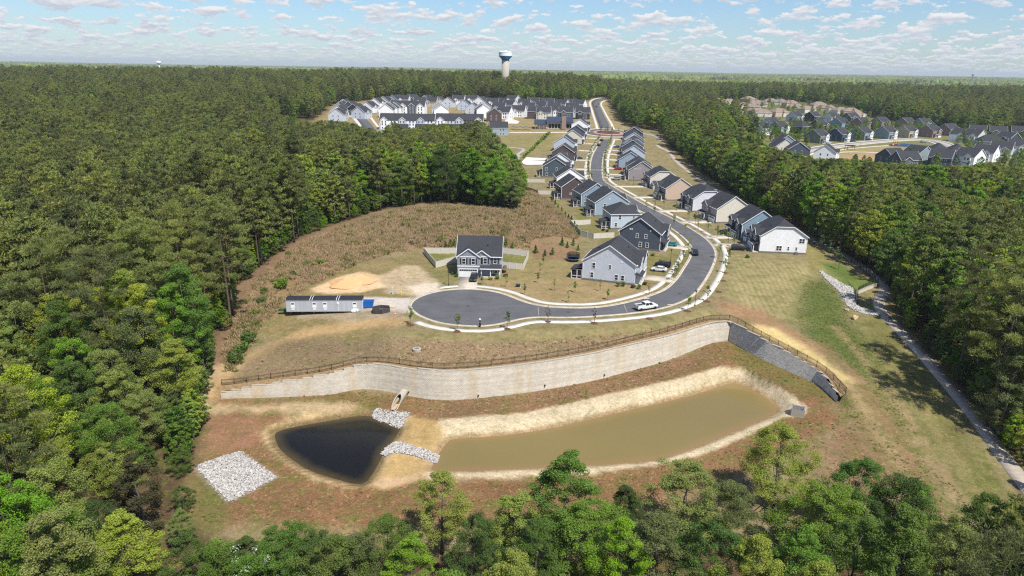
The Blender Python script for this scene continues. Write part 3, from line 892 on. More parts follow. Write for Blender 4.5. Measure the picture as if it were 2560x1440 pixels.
si = cut(ei, (1110, 727), (1505, 349))
structure('pavement', ribbon(offset_line(si, 2.3), offset_line(si, 3.9), 0.1, 'pavement', CONC2, 0.15))
PATH = [(1640, 362), (1651, 370), (1671, 378), (1682, 394), (1696, 410), (1719, 427), (1749, 449), (1800, 478), (1880, 520), (1950, 560), (2018, 594), (2047, 607), (2076, 618), (2101, 630), (2130, 647), (2159, 667), (2184, 686),
        (2207, 706), (2213, 730), (2200, 748), (2196, 760), (2203, 779), (2222, 800), (2257, 834), (2305, 886), (2361, 952), (2418, 1018), (2465, 1080), (2512, 1146), (2545, 1188), (2610, 1275)]
pc = resample(chaikin([G(*p)[:2] for p in PATH], 2), 1.5)
structure('path', ribbon(offset_line(pc, 1.5), offset_line(pc, -1.5), 0.06, 'path', ASPH2, 0.2))
# zebra blocks, stop lines
def block(px, py, lx, ly, rz, dz=0.058, m=PAINT):
    g = G(px, py)
    mb = MB().box((0, 0, 0), (lx, ly, 0.006), 0, rz)
    return structure('road_marking', mb.mesh('road_marking', m), (g[0], g[1], g[2] + dz))
for k in range(5):
    block(1480 + k * 5.2, 425, 0.75, 1.5, 0)
for k in range(5):
    block(1510.5 + k * 4.0, 345 - k * 0.1, 0.8, 1.6, -0.05)

# ------------------------------------------------------------------ ponds
def mat_water(name, deep, shallow, rough, spec=0.5):
    n = NT(name)
    p = n.pos()
    sh = n.n('ShaderNodeAttribute', attribute_name='shore').outputs['Fac']
    v = n.noise(0.09, 4, 0.6, p, 0.5)
    f = n.rng(n.math('ADD', sh, n.math('MULTIPLY', n.math('SUBTRACT', v, 0.5), 0.9)), 0.05, 0.8)
    cc = n.mix(f, shallow, deep)
    cc = n.hsv(cc, v=n.rng(n.noise(0.03, 3, 0.5, p), 0.35, 0.65, 0.93, 1.06))
    mp = n.n('ShaderNodeMapping', {0: p, 3: (1.0, 2.2, 1.0)})
    w = n.noise(2.2, 3, 0.6, mp.outputs[0])
    n.princ(cc, rough, n.bump(w, 0.10, 0.04), spec=spec, IOR=1.33)
    return n.m
WATER_MUD = mat_water('muddy_water', srgb(140, 123, 74, 0.74), srgb(150, 124, 80, 0.74), 0.12)
WATER_DARK = mat_water('dark_water', (0.010, 0.009, 0.006, 1), (0.060, 0.044, 0.017, 1), 0.05, 0.38)
for nm, poly, m in (('muddy_pond_water', BIGW, WATER_MUD), ('dark_pond_water', SMALLW, WATER_DARK)):
    pw = np.array([q[:2] for q in poly]); lo, hi_ = pw.min(0) - 2, pw.max(0) + 2
    gx, gy = np.arange(lo[0], hi_[0], 1.0), np.arange(lo[1], hi_[1], 1.0)
    WX, WY = np.meshgrid(gx, gy); Q = np.stack([WX.ravel(), WY.ravel()], 1)
    sd_ = sdist(Q, pw); nxw = len(gx)
    i0 = (np.arange(len(gy) - 1)[:, None] * nxw + np.arange(nxw - 1)[None]).ravel()
    Fw = np.stack([i0, i0 + 1, i0 + nxw + 1, i0 + nxw], 1)
    Fw = Fw[(sd_[Fw] > -1.0).any(1)]
    used = np.unique(Fw); remap = np.zeros(len(Q), int); remap[used] = np.arange(len(used))
    me = np_mesh(nm, np.column_stack([Q[used], np.full(len(used), ZW)]), remap[Fw], m)
    sa = me.attributes.new('shore', 'FLOAT', 'POINT'); sa.data.foreach_set('value', np.clip(sd_[used] / 2.4, 0, 1).astype(np.float32))
    structure(nm, me)

# ------------------------------------------------------------------ retaining wall with its fence
def mat_blocks(name, c, c2, stain):
    n = NT(name)
    uv = n.n('ShaderNodeUVMap').outputs[0]
    br = n.n('ShaderNodeTexBrick', {'Vector': uv, 'Color1': c, 'Color2': c2, 'Mortar': tuple(v * 0.5 for v in c[:3]) + (1,), 'Scale': 1.0, 'Mortar Size': 0.022, 'Brick Width': 0.46, 'Row Height': 0.2})
    sx = n.n('ShaderNodeSeparateXYZ', {0: uv})
    cb = n.n('ShaderNodeCombineXYZ', {0: sx.outputs[0], 1: n.math('MULTIPLY', sx.outputs[1], 0.06)})
    st = n.rng(n.noise(0.22, 4, 0.6, cb.outputs[0]), 0.50, 0.72)
    c1 = n.mix(n.math('MULTIPLY', st, stain), br.outputs[0], srgb(196, 168, 122))
    big = n.rng(n.noise(0.5, 4, 0.6, uv), 0.3, 0.7, 0.9, 1.08)
    fine = n.rng(n.noise(9, 4, 0.7, uv), 0.3, 0.7, 0.86, 1.1)
    band = n.rng(n.noise(1.0, 2, 0.5, n.n('ShaderNodeCombineXYZ', {0: n.math('MULTIPLY', sx.outputs[0], 0.02), 1: n.math('MULTIPLY', sx.outputs[1], 1.6)}).outputs[0]), 0.35, 0.65, 0.90, 1.05)
    n.princ(n.hsv(c1, v=n.math('MULTIPLY', n.math('MULTIPLY', big, fine), band)), 0.9, n.bump(n.math('ADD', n.noise(7, 3, 0.7, uv), br.outputs[1]), 0.6, 0.05), spec=0.2)
    return n.m
BLOCK = mat_blocks('wall_block', srgb(232, 222, 202, .82), srgb(210, 199, 180, .82), 0.7)
BLOCK_SHADE = mat_blocks('wall_block_grey', srgb(236, 232, 222, .84), srgb(196, 192, 184, .84), 0.1)  # same blocks for the shaded wing; colour greyed for shade and lifted against darkness
def wall_face(name, line, foot, top, mat, parent, batter=0.012):
    n = len(line)
    nrm = offset_line(line, -1.0) - np.asarray(line)[:, :2]      # towards the basin
    s = np.concatenate([[0], np.cumsum(np.linalg.norm(np.diff(line[:, :2], axis=0), axis=1))])
    V, Fq, UV = [], [], []
    ch = 0.2
    z0 = math.floor(foot.min() / ch) * ch - 1.6
    rows_ = int((top.max() - z0) / ch) + 1
    for k in range(rows_):
        za, zb = z0 + k * ch, z0 + (k + 1) * ch
        for i in range(n - 1):
            tq = min(top[i], top[i + 1])
            if za >= tq - 0.01 or zb < min(foot[i], foot[i + 1]) - 1.6:
                continue
            zb = min(z0 + (k + 1) * ch, tq + 0.03)
            o = 0.14 + batter * (rows_ - k) + (0.008 if (k + i) % 3 else 0.0)
            pa, pb = line[i][:2] + nrm[i] * o, line[i + 1][:2] + nrm[i + 1] * o
            qa, qb = line[i][:2] + nrm[i] * (o - 0.03), line[i + 1][:2] + nrm[i + 1] * (o - 0.03)
            b = len(V)
            V += [(*pa, za), (*pb, za), (*pb, zb - 0.012), (*pa, zb - 0.012), (*qb, zb), (*qa, zb)]
            Fq += [(b, b + 1, b + 2, b + 3), (b + 3, b + 2, b + 4, b + 5)]
            UV += [(s[i], za), (s[i + 1], za), (s[i + 1], zb), (s[i], zb), (s[i], zb), (s[i + 1], zb), (s[i + 1], zb), (s[i], zb)]
    me = np_mesh(name, np.array(V), np.array(Fq), mat)
    uvl = me.uv_layers.new(name='UVMap')
    uvl.data.foreach_set('uv', np.array(UV, np.float32).ravel())
    return obj(name, me, parent)
quant = lambda z: np.round(z / 0.4) * 0.4
wall = thing('retaining_wall', 'long pale block retaining wall curving above the two ponds', 'retaining wall')
nA = len(WL_A)
top_q = np.array([quant(z) if i < 45 or i > nA else z for i, z in enumerate(WALL[:, 2])])
wall_face('block_face', WALL[:nA], WFOOT[:nA], top_q[:nA], BLOCK, wall)
o = wall_face('block_face', WALL[nA - 1:], WFOOT[nA - 1:], top_q[nA - 1:], BLOCK_SHADE, wall)
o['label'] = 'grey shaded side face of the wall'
def cap_stones(parent, line, top):
    step = 2
    for i in range(0, len(line) - step, step):
        a, b = line[i], line[i + step]
        d = b[:2] - a[:2]; L = np.linalg.norm(d)
        nrm = np.array([d[1], -d[0]]) / L
        m = (a[:2] + b[:2]) / 2 + nrm * 0.06
        mb = MB().box((0, 0, 0), (L - 0.015, 0.42, 0.13), 0, 0, (0.99, 0.94))
        obj('cap_stone', mb.mesh('cap_stone', CONC3), parent, (m[0], m[1], min(top[i], top[i + step]) + 0.02 + 0.006 * (i % 4)), math.atan2(d[1], d[0]))
cap_stones(wall, WALL, top_q)
for px_d, py_d in ((1030, 983), (1189, 989), (1361, 963), (1511, 937), (1644, 908), (760, 992)):
    i_d = int(np.argmin([abs(project((WALL[i][0], WALL[i][1], WFOOT[i]))[0] - px_d) for i in range(nA)]))
    nd = (offset_line(WALL, -1.0) - WALL[:, :2])[i_d]; b_d = WALL[i_d][:2] + nd * .35
    obj('drain_outlet', MB().tube([(b_d[0], b_d[1], WFOOT[i_d] + .35), (b_d[0] + nd[0] * .5, b_d[1] + nd[1] * .5, WFOOT[i_d] + .3)], .14, 10).mesh('drain_outlet', mat_plain('black_pipe', (.012, .012, .013, 1), .5)), wall)
# soil strip behind the wall, up to the fence
back = offset_line(WALL, 2.4); front = offset_line(WALL, 0.02)
zu = tps_eval(FIT_U, back / S_)
flb = sstep(sdist(back, FLAT), -9, 0.5)
zu = zu * (1 - flb) - 0.05 * flb
V = np.vstack([np.column_stack([front, top_q - 0.1]), np.column_stack([offset_line(WALL, 0.7), (WALL[:, 2] + zu) / 2 - 0.02]), np.column_stack([back, zu + 0.05])])
n = len(WALL)
Fq = [(i, i + 1, n + i + 1, n + i) for i in range(n - 1)] + [(n + i, n + i + 1, 2 * n + i + 1, 2 * n + i) for i in range(n - 1)]
me = np_mesh('ground_behind_wall', V, np.array(Fq), mat_plain('bare_soil', srgb(150, 124, 88), 0.95, 0.35, 1.6, bump=0.8), True)
if me.polygons[0].normal.z < 0:
    me.flip_normals()
structure('ground_behind_wall', me)
BLACK = mat_plain('black_metal', (0.012, 0.012, 0.013, 1), 0.45, 0.1, spec=0.5)
GREENBLACK = mat_plain('dark_green_metal', (0.012, 0.022, 0.016, 1), 0.5, 0.1)
def metal_fence(line, label, h=1.25, pitch=2.4, name='metal_fence', m=None, z=None, tight=0.13):
    m = m or BLACK
    line = resample(np.asarray(line)[:, :2], 0.3)
    zz = H(line[:, 0], line[:, 1]) if z is None else z(line)
    c = np.array([line[0][0], line[0][1], zz[0]])
    f = thing(name, label, 'fence', tuple(c))
    P = np.column_stack([line, zz]) - c
    s = np.concatenate([[0], np.cumsum(np.linalg.norm(np.diff(line, axis=0), axis=1))])
    npst = max(2, int(round(s[-1] / pitch)) + 1)
    ts = np.linspace(0, s[-1], npst)
    at = lambda t: np.array([np.interp(t, s, P[:, k]) for k in range(3)])
    post = MB().box((0, 0, (h + .12) / 2 - .1), (0.075, 0.075, h + .32)).box((0, 0, h + .14), (0.1, 0.1, 0.04), 0, 0, (.6, .6)).mesh('post', m)
    for t in ts:
        obj('post', post, f, tuple(at(t)))
    for a, b in zip(ts[:-1], ts[1:]):
        pa, pb = at(a), at(b)
        for zr in (0.12, h - 0.18, h):
            mb = MB().bar((pa[0], pa[1], pa[2] + zr), (pb[0], pb[1], pb[2] + zr), 0.035, 0.045)
            obj('rail', mb.mesh('rail', m), f)
    mb = MB()
    for t in np.arange(tight, s[-1], tight):
        p = at(t)
        mb.box((p[0], p[1], p[2] + h / 2 + 0.04), (0.018, 0.018, h - 0.05))
    pk = obj('pickets', mb.mesh('pickets', m), f)
    pk['kind'] = 'stuff'
    return f
wz = lambda L: np.interp(dist_line(L, back)[1], np.arange(len(back)), np.maximum(zu, WALL[:, 2]) - 0.02)
fl = offset_line(WALL, 0.95)
iB = int(np.argmin(((fl - WALL[nA - 1][:2]) ** 2).sum(1)))
k9 = np.ones(9) / 9
zs_f = np.convolve(np.pad((WALL[:, 2] + zu) / 2, 4, mode='edge'), k9, 'valid')
def fz(L):
    d, idx, _ = dist_line(L, fl)
    return zs_f[np.clip(idx, 0, len(zs_f) - 1)]
metal_fence(fl, 'black metal picket fence standing along the top of the long block wall', z=fz)

# ------------------------------------------------------------------ houses
WALLC = {'ltgrey': (206, 211, 219), 'slate': (84, 92, 104), 'pale_blue': (198, 210, 222), 'grey_blue': (160, 176, 188), 'blue': (140, 164, 178), 'white': (242, 242, 242),
         'brown': (96, 82, 80), 'teal': (82, 96, 102), 'cream': (226, 220, 204), 'beige': (208, 184, 164), 'grey': (160, 152, 152), 'lilac': (224, 224, 232), 'mid_grey': (142, 150, 160),
         'dark_grey': (96, 102, 112), 'brick': (160, 134, 128), 'olive': (132, 134, 126), 'navy': (74, 90, 110), 'charcoal': (66, 66, 72), 'pale_grey': (216, 216, 216), 'sage': (150, 166, 168),
         'tan': (206, 190, 160), 'darkgreen': (70, 86, 86)}
def wm(c):
    return mat_siding('siding_' + c, srgb(*WALLC[c], 0.95 if c == 'white' else 0.84))
ROOF = mat_roof('dark_shingle', (0.040, 0.0415, 0.046, 1))
ROOFTAN = mat_roof('tan_shingle', srgb(150, 132, 116))
METROOF = mat_plain('blue_grey_metal_roof', (0.05, 0.065, 0.095, 1), 0.45, 0.08, metal=0.3)
TRIM = mat_plain('white_trim', (0.78, 0.78, 0.77, 1), 0.55, 0.04)
VINYL = mat_plain('cream_vinyl', srgb(226, 219, 204), 0.5, 0.05)
FOUND = mat_plain('grey_stone', srgb(128, 122, 118), 0.9, 0.35, 3.0, bump=0.5)
REDBRICK = mat_plain('red_brick', srgb(150, 96, 80), 0.9, 0.3, 4.0, bump=0.4)
SHUT = mat_plain('black_shutter', (0.02, 0.02, 0.022, 1), 0.5, 0.1)
DOORM = mat_plain('dark_door', (0.03, 0.022, 0.02, 1), 0.4, 0.1)
_g = NT('window_glass'); _g.princ((0.02, 0.025, 0.03, 1), 0.06, None, 0.0, 0.6); GLASS = _g.m
_s = NT('porch_screen'); _s.princ((0.022, 0.022, 0.025, 1), 0.7, None, 0.0, 0.2); SCREEN = _s.m
MC = {}
def cache(key, fn):
    if key not in MC:
        MC[key] = fn()
    return MC[key]
def win_frame(w, h, sash=True):
    def mk():
        mb = MB(); t = 0.11
        mb.box((0, 0, h / 2 + t / 2), (w + 2 * t, 0.07, t)).box((0, 0, -h / 2 - t / 2), (w + 2 * t + .06, 0.10, t))
        mb.box((-w / 2 - t / 2, 0, 0), (t, 0.07, h)).box((w / 2 + t / 2, 0, 0), (t, 0.07, h))
        if sash:
            mb.box((0, 0, 0), (w, 0.05, 0.07))
            if w > 1.3:
                mb.box((0, 0.002, 0), (0.12, 0.06, h - 0.004))
        return mb.mesh('frame', TRIM)
    return cache(('wf', round(w, 2), round(h, 2), sash), mk)
def win_pane(w, h):
    return cache(('wp', round(w, 2), round(h, 2)), lambda: MB().box((0, 0.02, 0), (w - .002, 0.03, h - .002)).mesh('pane', GLASS))
def win_one(w, h):
    def mk():
        mb = MB()
        mb.box((0, 0.0, 0), (w + .2, 0.05, h + .2), 0)
        mb.box((0, -0.03, h * .26), (w, 0.03, h * .44), 1).box((0, -0.03, -h * .26), (w, 0.03, h * .44), 1)
        return mb.mesh('window', [TRIM, GLASS])
    return cache(('w1', round(w, 2), round(h, 2)), mk)
FACE = {'front': 0.0, 'back': math.pi, 'left': -math.pi / 2, 'right': math.pi / 2}
def on_face(face, u, w, d, out=0.03):
    if face == 'front':
        return (u, -d / 2 - out)
    if face == 'back':
        return (-u, d / 2 + out)
    if face == 'left':
        return (-w / 2 - out, -u)
    return (w / 2 + out, u)
def window(par, face, u, z, ww, wh, w, d, lod, out=0.035, shutters=False):
    x, y = on_face(face, u, w, d, out)
    rz = FACE[face]
    if lod >= 2:
        f = obj('window', win_frame(ww, wh), par, (x, y, z), rz)
        obj('pane', win_pane(ww, wh), f)
        if shutters:
            sm = cache(('sh', round(wh, 2)), lambda: MB().box((0, 0, 0), (0.4, 0.05, wh + .1)).mesh('shutter', SHUT))
            for s in (-1, 1):
                obj('shutter', sm, f, (s * (ww / 2 + .34), 0, 0))
        return f
    return obj('window', win_one(ww, wh), par, (x, y, z), rz)
def garage_door_mesh(w=4.9, h=2.2):
    def mk():
        mb = MB()
        mb.box((0, 0.03, 0), (w, 0.04, h), 0)
        for r in range(4):
            for c in range(8):
                mb.box((-w / 2 + (c + .5) * w / 8, 0, -h / 2 + (r + .5) * h / 4), (w / 8 - .07, 0.035, h / 4 - .07), 1 if r == 3 else 0)
        return mb.mesh('garage_door', [TRIM, GLASS])
    return cache(('gd', w, h), mk)
def roof_polys(w, d, eave, rise, kind, oh):
    sl = rise / (d / 2)
    ye, ze, zr = d / 2 + oh, eave - sl * oh + 0.12, eave + rise + 0.12
    x0, x1 = -w / 2 - oh, w / 2 + oh
    if kind == 'gable':
        return [[(x0, -ye, ze), (x1, -ye, ze), (x1, 0, zr), (x0, 0, zr)], [(x1, ye, ze), (x0, ye, ze), (x0, 0, zr), (x1, 0, zr)]]
    if kind == 'clip':
        zc = eave + rise * 0.62 + 0.12; yc = (d / 2) * 0.38; cx = yc * 1.15
        return [[(x0, -ye, ze), (x1, -ye, ze), (x1, -yc, zc), (x1 - cx, 0, zr), (x0 + cx, 0, zr), (x0, -yc, zc)],
                [(x1, ye, ze), (x0, ye, ze), (x0, yc, zc), (x0 + cx, 0, zr), (x1 - cx, 0, zr), (x1, yc, zc)],
                [(x1, -yc, zc), (x1, yc, zc), (x1 - cx, 0, zr)], [(x0, yc, zc), (x0, -yc, zc), (x0 + cx, 0, zr)]]
    if w >= d:
        r = w / 2 - d / 2 * 0.8
        return [[(x0, -ye, ze), (x1, -ye, ze), (r, 0, zr), (-r, 0, zr)], [(x1, ye, ze), (x0, ye, ze), (-r, 0, zr), (r, 0, zr)], [(x1, -ye, ze), (x1, ye, ze), (r, 0, zr)], [(x0, ye, ze), (x0, -ye, ze), (-r, 0, zr)]]
    r = d / 2 - w / 2 * 0.8
    return [[(x0, -ye, ze), (x1, -ye, ze), (0, -r, zr)], [(x1, -ye, ze), (x1, ye, ze), (0, r, zr), (0, -r, zr)], [(x1, ye, ze), (x0, ye, ze), (0, r, zr)], [(x0, ye, ze), (x0, -ye, ze), (0, -r, zr), (0, r, zr)]]
def rake_bars(mb, polys, wdt=0.22):
    cnt = {}
    for f in polys:
        for i in range(len(f)):
            a, b = tuple(f[i]), tuple(f[(i + 1) % len(f)])
            cnt[(a, b)] = 1
    for (a, b) in cnt:
        if (b, a) not in cnt:
            mb.bar((a[0] * 1.002, a[1] * 1.002, a[2] - 0.12), (b[0] * 1.002, b[1] * 1.002, b[2] - 0.12), 0.07, wdt)
def house(P, ang, label, wall='ltgrey', w=11.5, d=13.5, eave=5.8, rise=4.0, roof='gable', front=None, gables=(), garage=None, door=None, porch=None, back=None, wins=(), lod=2,
          group=None, base=True, roofm=None, sidegar=None, oh=0.35, shut=False, vents=(), name='house', cat='house', belt=None):
    t = thing(name, label, cat, (P[0], P[1], P[2] - 0.05), ang, group)
    wmat = wm(wall); fmat = wm(front) if front else wmat
    rm = roofm or ROOF
    mb = MB()
    if roof == 'gable':
        mb.prism_x([(-d / 2, 0), (d / 2, 0), (d / 2, eave), (0, eave + rise), (-d / 2, eave)], -w / 2, w / 2)
    elif roof == 'clip':
        k = 0.62
        mb.prism_x([(-d / 2, 0), (d / 2, 0), (d / 2, eave), (d / 2 * (1 - k), eave + rise * k), (-d / 2 * (1 - k), eave + rise * k), (-d / 2, eave)], -w / 2, w / 2)
    else:
        mb.box((0, 0, eave / 2), (w, d, eave))
    obj('wall', mb.mesh('wall', wmat), t)
    if front:
        obj('front_wall', MB().box((0, -d / 2 - 0.02, eave / 2), (w - .02, 0.03, eave - .02)).mesh('front_wall', fmat), t)
    polys = roof_polys(w, d, eave, rise, roof, oh)
    r = obj('roof', MB().slab(polys, 0.2).mesh('roof', rm), t)
    mb = MB(); rake_bars(mb, polys)
    obj('fascia', mb.mesh('fascia', TRIM), r)
    if base:
        obj('foundation', MB().box((0, 0, 0.2), (w + .08, d + .08, 0.85)).mesh('foundation', FOUND), t)
    if lod >= 2:
        ct = cache(('ct', eave), lambda: MB().box((0, 0, eave / 2 + .3), (0.18, 0.18, eave - .62)).mesh('corner_board', TRIM))
        for sx in (-1, 1):
            for sy in (-1, 1):
                obj('corner_board', ct, t, (sx * (w / 2 - .05), sy * (d / 2 - .05), 0))
        for k_v, (vx, vy) in enumerate(((-.28, .22), (.05, .3), (.3, .2), (.18, -.25))):
            if roof == 'hip':
                break
            zv = eave + rise * (1 - abs(vy) * 2) + .12
            obj('roof_vent', cache('rv%d' % (k_v % 2), lambda: (MB().box((0, 0, .12), (.4, .4, .3)) if k_v % 2 else MB().tube([(0, 0, -.1), (0, 0, .45)], .06, 6)).mesh('roof_vent', SHUT)), t, (vx * w, vy * d, zv))
        obj('air_conditioner', cache('acu', lambda: MB().box((0, 0, .45), (.85, .85, .85)).box((0, 0, .9), (.7, .7, .06)).box((0, 0, .02), (1.1, 1.1, .08)).mesh('air_conditioner', FOUND)), t, (w / 2 + .9, d * .28, .05))
        obj('gutter', cache(('gt', w, d, eave, rise), lambda: MB().bar((-w / 2 - .3, -d / 2 - oh - .06, eave - rise / (d / 2) * oh), (w / 2 + .3, -d / 2 - oh - .06, eave - rise / (d / 2) * oh), .12, .14).bar((-w / 2 - .3, d / 2 + oh + .06, eave - rise / (d / 2) * oh), (w / 2 + .3, d / 2 + oh + .06, eave - rise / (d / 2) * oh), .12, .14).mesh('gutter', TRIM)), t)
        for face, u, z in vents:
            x, y = on_face(face, u, w, d, 0.03)
            obj('vent', cache('vent', lambda: MB().box((0, 0, 0), (0.4, 0.06, 0.4)).mesh('vent', TRIM)), t, (x, y, z), FACE[face])
    sl = rise / (d / 2)
    for (gx, gw, pr, gc, *rest) in gables:
        ge = rest[0] if rest else eave
        gr = gw / 2 * 0.72
        y0 = -d / 2 - pr
        y1 = min(-d / 2 + max(0.3, (ge + gr - eave) / sl), -0.3) if ge + gr > eave else -d / 2 + .2
        gm = wm(gc or front or wall)
        g = obj('front_gable', MB().prism_y([(gx - gw / 2, 0.02), (gx + gw / 2, 0.02), (gx + gw / 2, ge), (gx, ge + gr), (gx - gw / 2, ge)], y0, max(y1, -d / 2 + .1)).mesh('front_gable', gm), t)
        o2 = 0.3
        s2 = gr / (gw / 2)
        zt = ge + gr + 0.1; zb = ge - s2 * o2 + 0.1
        gp = [[(gx - gw / 2 - o2, y0 - o2, zb), (gx, y0 - o2, zt), (gx, y1, zt), (gx - gw / 2 - o2, y1, zb)], [(gx, y0 - o2, zt), (gx + gw / 2 + o2, y0 - o2, zb), (gx + gw / 2 + o2, y1, zb), (gx, y1, zt)]]
        gr_ = obj('gable_roof', MB().slab(gp, 0.16).mesh('gable_roof', rm), t)
        mb = MB()
        mb.bar((gx - gw / 2 - o2, y0 - o2 - .01, zb - .1), (gx, y0 - o2 - .01, zt - .1), 0.06, 0.24).bar((gx, y0 - o2 - .01, zt - .1), (gx + gw / 2 + o2, y0 - o2 - .01, zb - .1), 0.06, 0.24)
        obj('fascia', mb.mesh('fascia', TRIM), gr_)
        if lod >= 1 and ge > 4:
            nw = 2 if gw > 3.6 else 1
            for k in range(nw):
                ux = gx + (k - (nw - 1) / 2) * gw * .42
                if lod >= 2:
                    f = obj('window', win_frame(0.95, 1.55), t, (ux, y0 - .035, ge - 1.35))
                    obj('pane', win_pane(0.95, 1.55), f)
                    if shut:
                        sm = cache(('sh', 1.55), lambda: MB().box((0, 0, 0), (0.4, 0.05, 1.65)).mesh('shutter', SHUT))
                        for s in (-1, 1):
                            obj('shutter', sm, f, (s * .82, 0, 0))
                else:
                    obj('window', win_one(0.95, 1.5), t, (ux, y0 - .035, ge - 1.35))
        if belt:
            obj('trim_board', MB().box((gx, y0 - .03, belt), (gw + .06, 0.05, 0.28)).box((gx, y0 - .03, ge - .05), (gw + .06, 0.05, 0.2)).mesh('trim_board', TRIM), t)
    if garage is not None:
        gx, gy, gwid = garage
        obj('garage_door', garage_door_mesh(gwid), t, (gx, -d / 2 - gy - .05, 1.13))
        if lod >= 2:
            mb = MB()
            mb.box((0, 0, 2.35), (gwid + .5, 0.08, 0.22)).box((-gwid / 2 - .13, 0, 1.12), (.22, 0.08, 2.24)).box((gwid / 2 + .13, 0, 1.12), (.22, 0.08, 2.24))
            obj('door_surround', mb.mesh('door_surround', TRIM), t, (gx, -d / 2 - gy - .045, 0))
    if door is not None:
        obj('door', cache('door', lambda: MB().box((0, 0, 1.15), (1.05, 0.08, 2.1)).box((0, -.05, 1.5), (.5, .03, .8)).mesh('door', DOORM)), t, (door, -d / 2 - .05, .25))
    if porch:
        x0, x1, dep, *hz = porch
        h = hz[0] if hz else 2.9
        pr = [[(x0 - .3, -d / 2 - dep - .3, h), (x1 + .3, -d / 2 - dep - .3, h), (x1 + .3, -d / 2 + .05, h + dep * .33), (x0 - .3, -d / 2 + .05, h + dep * .33)]]
        po = obj('porch_roof', MB().slab(pr, 0.18).mesh('porch_roof', rm), t)
        mb = MB(); mb.bar((x0 - .3, -d / 2 - dep - .31, h - .12), (x1 + .3, -d / 2 - dep - .31, h - .12), .06, .26)
        obj('fascia', mb.mesh('fascia', TRIM), po)
        obj('porch_floor', MB().box(((x0 + x1) / 2, -d / 2 - dep / 2, .17), (x1 - x0 + .1, dep, .34)).mesh('porch_floor', CONC), t)
        npst = max(2, int(round((x1 - x0) / 2.6)) + 1)
        pm = cache(('pp', round(h, 2)), lambda: MB().box((0, 0, .34 + (h - .5) / 2), (.22, .22, h - .5)).box((0, 0, .5), (.3, .3, .3)).mesh('porch_post', TRIM))
        for k in range(npst):
            obj('porch_post', pm, t, (x0 + .15 + (x1 - x0 - .3) * k / (npst - 1), -d / 2 - dep + .15, 0))
    if back:
        bx, bw, bd = back            # screened porch behind the house
        h = 2.9
        y0, y1 = d / 2, d / 2 + bd
        br = [[(bx + bw / 2 + .3, y1 + .3, h), (bx - bw / 2 - .3, y1 + .3, h), (bx - bw / 2 - .3, y0, h + bd * .25), (bx + bw / 2 + .3, y0, h + bd * .25)]]
        ro = obj('porch_roof', MB().slab(br, .18).mesh('porch_roof', rm), t)
        obj('porch_screen', MB().box((bx, (y0 + y1) / 2, h / 2), (bw - .16, bd - .16, h - .1)).mesh('porch_screen', SCREEN), t)
        obj('porch_floor', MB().box((bx, (y0 + y1) / 2, .15), (bw + .1, bd, .3)).mesh('porch_floor', CONC), t)
        pm = cache('bp', lambda: MB().box((0, 0, 1.45), (.16, .16, 2.75)).mesh('porch_post', TRIM))
        for px, py in ((bx - bw / 2, y1), (bx + bw / 2, y1), (bx, y1), (bx - bw / 2, y0 + .3), (bx + bw / 2, y0 + .3), (bx - bw / 2, (y0 + y1) / 2), (bx + bw / 2, (y0 + y1) / 2)):
            obj('porch_post', pm, t, (px, py, 0))
        mb = MB()
        for z in (0.95, 2.75):
            mb.bar((bx - bw / 2, y0 + .3, z), (bx - bw / 2, y1, z), .1, .1).bar((bx - bw / 2, y1, z), (bx + bw / 2, y1, z), .1, .1).bar((bx + bw / 2, y1, z), (bx + bw / 2, y0 + .3, z), .1, .1)
        obj('porch_rail', mb.mesh('porch_rail', TRIM), t)
    if sidegar:
        sx, sw, sdp, sy = sidegar      # one-storey garage wing on a side: x centre, width, depth, front set-back
        e2, r2 = 2.8, sdp * .0 + sw * .36
        y0, y1 = -d / 2 + sy, -d / 2 + sy + sdp
        obj('garage_wing', MB().prism_y([(sx - sw / 2, 0), (sx + sw / 2, 0), (sx + sw / 2, e2), (sx, e2 + r2), (sx - sw / 2, e2)], y0, y1).mesh('garage_wing', wmat), t)
        o2 = .25; s2 = r2 / (sw / 2); zt = e2 + r2 + .1; zb = e2 - s2 * o2 + .1
        gp = [[(sx - sw / 2 - o2, y0 - o2, zb), (sx, y0 - o2, zt), (sx, y1 + o2, zt), (sx - sw / 2 - o2, y1 + o2, zb)], [(sx, y0 - o2, zt), (sx + sw / 2 + o2, y0 - o2, zb), (sx + sw / 2 + o2, y1 + o2, zb), (sx, y1 + o2, zt)]]
        gr_ = obj('gable_roof', MB().slab(gp, .16).mesh('gable_roof', rm), t)
        mb = MB(); rake_bars(mb, gp, .2)
        obj('fascia', mb.mesh('fascia', TRIM), gr_)
        obj('garage_door', garage_door_mesh(2.6), t, (sx, y0 - .05, 1.13))
    for wn_ in wins:
        face, u, z, ww, wh = wn_[:5]
        window(t, face, u, z, ww, wh, w, d, lod, shutters=(len(wn_) > 5 and wn_[5]))
    return t
def ang_of(p0, p1, z):
    a, b = at_z(*p0, z), at_z(*p1, z)
    return math.atan2(b[1] - a[1], b[0] - a[0])
def street_dir(p):
    mid = (ei[:min(len(ei), len(eo))] * 1.0)
    d = np.linalg.norm(ei[:, :2] - p[:2], axis=1)
    i = int(np.argmin(d[60:])) + 60
    i0, i1 = max(i - 12, 0), min(i + 12, len(ei) - 1)
    v = ei[i1][:2] - ei[i0][:2]
    return math.atan2(v[1], v[0])
def seat_house(apex, ridge, ang, end, w, oh=.35):
    """stand a house so that its ridge end shows at the picture point; end = -1 / +1, which gable faces us"""
    zg = 0.0
    for _ in range(3):
        p = at_z(apex[0], apex[1], zg + ridge)
        c = p[:2] - np.array([math.cos(ang), math.sin(ang)]) * end * (w / 2 + oh)
        zg = Hs(*c)
    return np.array([c[0], c[1], zg])
